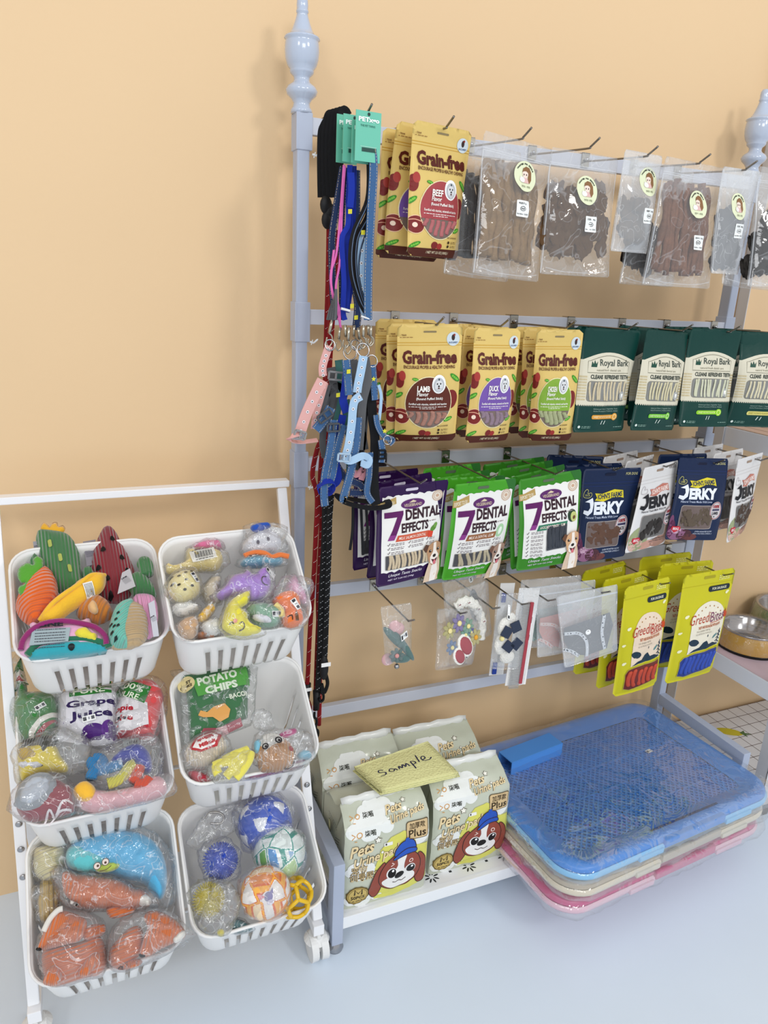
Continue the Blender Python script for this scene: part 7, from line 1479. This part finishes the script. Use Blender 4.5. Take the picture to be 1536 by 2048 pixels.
t.body(cA([(280, 1480), (310, 1390), (370, 1330), (410, 1360), (430, 1440), (380, 1500), (320, 1505)]), .014, fox, 'paw', dz=.022, keep=False); t.body(cA([(560, 1420), (590, 1330), (660, 1250), (720, 1240), (730, 1300), (680, 1370), (620, 1430)]), .014, fox, 'paw', dz=.022, keep=False); t.body(cA([(600, 1040), (700, 1010), (770, 1020), (760, 1090), (640, 1140), (590, 1120)]), .012, fox2, 'arm', dz=.014, keep=False)
t.body(cA([(340, 1130), (420, 1050), (500, 1010), (560, 1020), (450, 1090), (370, 1150)]), .008, fox2, 'ear', dz=.038, keep=False); t.wrapfilm(cA([(200, 1240), (230, 1100), (340, 930), (460, 860), (650, 900), (780, 1000), (800, 1200), (780, 1400), (620, 1460), (420, 1510), (290, 1500), (240, 1380)]), .05, nz=.004)
t = Toy(5, .016, 'fox_plush', 'orange fox plush with white ear tip, front right of the bottom left basket', grp=G5, ctr=cA([(1150, 1150)])[0])
t.body(cA([(800, 1240), (840, 1160), (960, 1040), (1060, 1030), (1080, 1200), (1000, 1300), (900, 1370), (810, 1330)]), .022, fox2, 'torso'); t.body(cA([(1045, 1260), (1080, 1120), (1110, 1040), (1080, 960), (1120, 910), (1200, 910), (1320, 970), (1400, 1050), (1410, 1110), (1330, 1160), (1220, 1210), (1120, 1270)]), .022, fox, 'head', dz=.018, keep=False)
t.body(cA([(1310, 1130), (1350, 1080), (1400, 1070), (1405, 1110), (1350, 1160), (1320, 1165)]), .009, wht, 'white_ear_tip', dz=.032, keep=False); t.body(cA([(1040, 1255), (1080, 1250), (1090, 1275), (1055, 1280)]), .006, mat('black nose'), 'nose', dz=.026, keep=False); t.body(cA([(870, 1370), (960, 1300), (1050, 1290), (1060, 1330), (960, 1370)]), .012, fox, 'paw', dz=.012, keep=False)
t.wrapfilm(cA([(760, 1250), (800, 1060), (900, 960), (1060, 880), (1240, 880), (1400, 980), (1500, 1080), (1480, 1110), (1400, 1180), (1200, 1290), (1000, 1380), (830, 1380)]), .046, nz=.005)
t = Toy(5, -.01, 'crinkled_bag', 'crumpled clear bag and straw plush tail at the left rim of the bottom left basket', 'plastic bag', ctr=cA([(330, 850)])[0]); t.body(cA([(230, 780), (330, 700), (400, 740), (380, 900), (280, 1000), (230, 920)]), .012, fab('straw plush', ''), 'plush_tail'); t.wrapfilm(cA([(170, 720), (300, 660), (420, 720), (440, 860), (380, 960), (260, 1030), (190, 920)]), .03, nz=.008)
# ---- bottom right basket: balls
PHI = (1+5**.5)/2
ico = [V(v).normalized() for v in ([(0, s, q*PHI) for s in (1, -1) for q in (1, -1)]+[(s, q*PHI, 0) for s in (1, -1) for q in (1, -1)]+[(q*PHI, 0, s) for s in (1, -1) for q in (1, -1)])]
dod = [V(v).normalized() for v in ([(a_, b_, c_) for a_ in (1, -1) for b_ in (1, -1) for c_ in (1, -1)]+[(0, s/PHI, q*PHI) for s in (1, -1) for q in (1, -1)]+[(s/PHI, q*PHI, 0) for s in (1, -1) for q in (1, -1)]+[(q*PHI, 0, s/PHI) for s in (1, -1) for q in (1, -1)])]
import numpy as np
def panel_np(C, R_):
    A = np.array([list(c) for c in ico+dod])*np.array([1.0]*12+[1.03]*20)[:, None]; D = (C @ np.array(R_).T) @ A.T; o = np.argsort(-D, axis=1)[:, :2]
    r = np.arange(len(C)); return o[:, 0], D[r, o[:, 0]]-D[r, o[:, 1]]
def ball(k, off, px, py, rpx, name, lab, colfn, groove=None, m=None, nm='ball_shell', grp='toy balls in the bottom right basket', wrapit=True, fs_=1.2, sub=6, rot=None):
    t = Toy(k, off, name, lab, 'pet ball', ctr=(px, py), grp=grp); a0 = t.P.px(px-rpx, py); a1 = t.P.px(px+rpx, py); R = math.dist(a0, a1)/2
    bm = bmesh.new(); bmesh.ops.create_icosphere(bm, subdivisions=sub, radius=1); C = np.array([list(f.calc_center_median().normalized()) for f in bm.faces]); pi_, pg = panel_np(C, rot); cols = [colfn((int(a_), float(b_))) for a_, b_ in zip(pi_, pg)]; VC = np.array([list(v.co.normalized()) for v in bm.verts]); _, vg = panel_np(VC, rot); bm.verts.ensure_lookup_table()
    for v, g_ in zip(bm.verts, vg): v.co = v.co*R*(1-(.012 if groove and g_ < .012 else 0))
    me = bpy.data.meshes.new(nm); bm.to_mesh(me); bm.free(); ca = me.color_attributes.new('Col', 'FLOAT_COLOR', 'CORNER'); buf = []
    lc = {c: [*lin(c), 1]*3 for c in set(cols)}
    for c in cols: buf += lc[c]
    ca.data.foreach_set('color', buf); o = link(nm, me, m or mat('glossy rubber', attr=True, rough=.3, coat=.5), t.t); t.R = R
    if wrapit:
        L = [(px+rpx*fs_*(1+.10*(i % 3-1))*cos(i*pi/7), py+rpx*fs_*(1+.1*(i % 2))*sin(i*pi/7)) for i in range(14)]; t.wrapfilm(L, R*1.06, nz=.005)
    return t
RA = Matrix.Rotation(.5, 3, 'X') @ Matrix.Rotation(.3, 3, 'Y') @ Matrix.Rotation(.2, 3, 'Z')
ball(6, .002, *cB([(810, 370)])[0], 54, 'football_toy', 'royal blue toy football with white pentagons, back of the bottom right basket', lambda q: '#e6e8ee' if q[0] < 12 else '#1c4fc0', True, rot=RA)
cs = ['#dfe8e4', '#3f8fd0', '#dfe8e4', '#5fa53c', '#dfe8e4', '#8fb8dc', '#dfe8e4', '#b9d89a']
ball(6, .012, *cB([(935, 620)])[0], 51, 'printed_ball_toy', 'blue and green cell patterned toy ball, right side of the bottom right basket', lambda q: '#3a9a8c' if q[1] < .018 else ('#eef2f0' if q[1] < .045 else cs[q[0] % 8]), rot=RA @ RA, wrapit=True, fs_=1.15)
co = ['#f0ebe6', '#e58f4a', '#f0ebe6', '#f3c04a', '#f0ebe6', '#f0ebe6', '#f2d9b0']
t = ball(6, .026, *cB([(815, 960)])[0], 50, 'printed_ball_toy', 'orange and white cell patterned toy ball, front of the bottom right basket', lambda q: '#f6b44a' if q[1] < .022 else ('#e0703a' if q[1] < .04 else co[q[0] % 7]), rot=RA, fs_=1.12)
t.h = lambda x, y: math.sqrt(max(0, t.R**2-x*x-y*y)); a = Art(); a.E(0, 0, 9, 8, '#e9e4e4', 1); a.P([(-14, 8), (-8, 6), (-4, 2), (-10, 0)], '#e39aa6', 2); a.E(1, 1, 6, 6, '#8a86a8', 2); a.P([(4, 6), (9, 11), (8, 3)], '#8a86a8', 2); a.E(3, -6, 5, 3, '#c9c4d4', 3); t.print(a, *cB([(810, 1060)])[0], sc=.0011)
def spiky(px, py, rpx, off, c, lab, name='spiky_ball_toy'):
    t = Toy(6, off, name, lab, 'pet ball', ctr=(px, py), grp='toy balls in the bottom right basket'); a0 = t.P.px(px-rpx, py); a1 = t.P.px(px+rpx, py); R = math.dist(a0, a1)/2*.86
    m_ = mat('translucent rubber '+c, c, .25, coat=.6); bm = bmesh.new(); bmesh.ops.create_uvsphere(bm, u_segments=32, v_segments=20, radius=R); obj('ball_shell', bm, m_, t.t, True)
    vs = []; fs = []; N_ = 260
    for i in range(N_):
        z = 1-2*(i+.5)/N_; r_ = math.sqrt(1-z*z); an = i*2.39996; d = V((r_*cos(an), r_*sin(an), z)); x = d.orthogonal().normalized(); y = d.cross(x); b = len(vs)
        vs += [d*R*.97+(x*cos(q*pi/3)+y*sin(q*pi/3))*R*.075 for q in range(6)]+[d*R*1.1+(x*cos(q*pi/3)+y*sin(q*pi/3))*R*.04 for q in range(6)]+[d*R*1.17]
        for q in range(6): fs += [(b+q, b+(q+1) % 6, b+6+(q+1) % 6, b+6+q), (b+6+q, b+6+(q+1) % 6, b+12)]
    o = pydata('spikes', vs, fs, m_, t.t); o['kind'] = 'stuff'; L = [(px+rpx*1.25*(1+.1*(i % 3-1))*cos(i*pi/7), py+rpx*1.25*(1+.1*(i % 2))*sin(i*pi/7)) for i in range(14)]; t.wrapfilm(L, R*1.15, nz=.006); return t
spiky(*cB([(430, 690)])[0], 37, .0, '#1440b4', 'royal blue spiky rubber ball, left side of the bottom right basket')
spiky(*cB([(330, 1020)])[0], 34, .004, '#c4b428', 'mustard yellow spiky ball in a crumpled bag, front left of the bottom right basket')
t = Toy(6, .018, 'crinkled_bag', 'crumpled clear bag with a glitter toy, front left of the bottom right basket', 'plastic bag', ctr=cB([(430, 1100)])[0]); t.body(cB([(400, 1300), (420, 1270), (460, 1280), (460, 1330), (420, 1335)]), .008, fab('lemon plush', ''), 'yellow_tip'); t.wrapfilm(cB([(240, 1230), (300, 1000), (380, 850), (520, 880), (600, 1000), (580, 1200), (480, 1330), (340, 1320)]), .03, nz=.009)
t = Toy(6, -.004, 'crinkled_bag', 'loose folded clear bag at the back left of the bottom right basket', 'plastic bag', ctr=cB([(380, 400)])[0]); t.tube([(*q, .006) for q in cB([(300, 340), (340, 290), (420, 290), (460, 330), (430, 380), (340, 380)])], .002, mat('brushed steel'), 'wire_coil'); t.wrapfilm(cB([(130, 560), (220, 400), (290, 280), (470, 220), (640, 200), (640, 360), (480, 480), (300, 590)]), .018, nz=.008)
# yellow lattice ball
px, py = cB([(1060, 1000)])[0]; t = Toy(6, .008, 'lattice_ball_toy', 'yellow open lattice rubber ball behind the orange cell ball', 'pet ball', ctr=(px, py), grp='toy balls in the bottom right basket'); R = .029
for i in range(20):
    for j in range(i+1, 20):
        if (dod[i]-dod[j]).length < .75:
            mid = (dod[i]+dod[j]).normalized()*R*1.02; tube('lattice_bar', [dod[i]*R, mid, dod[j]*R], .0034, mat('yellow rubber', '#e3b81c', .35, coat=.3), t.t, 8, sub=3)
t = W(6, -.016, 'teal_toy', 'dark teal and pink toy deep at the front of the bottom right basket', cB([(500, 1250), (560, 1180), (660, 1220), (700, 1280), (560, 1310)]), .012, fab('dark teal plush', '#2c6a70'), grp=None)
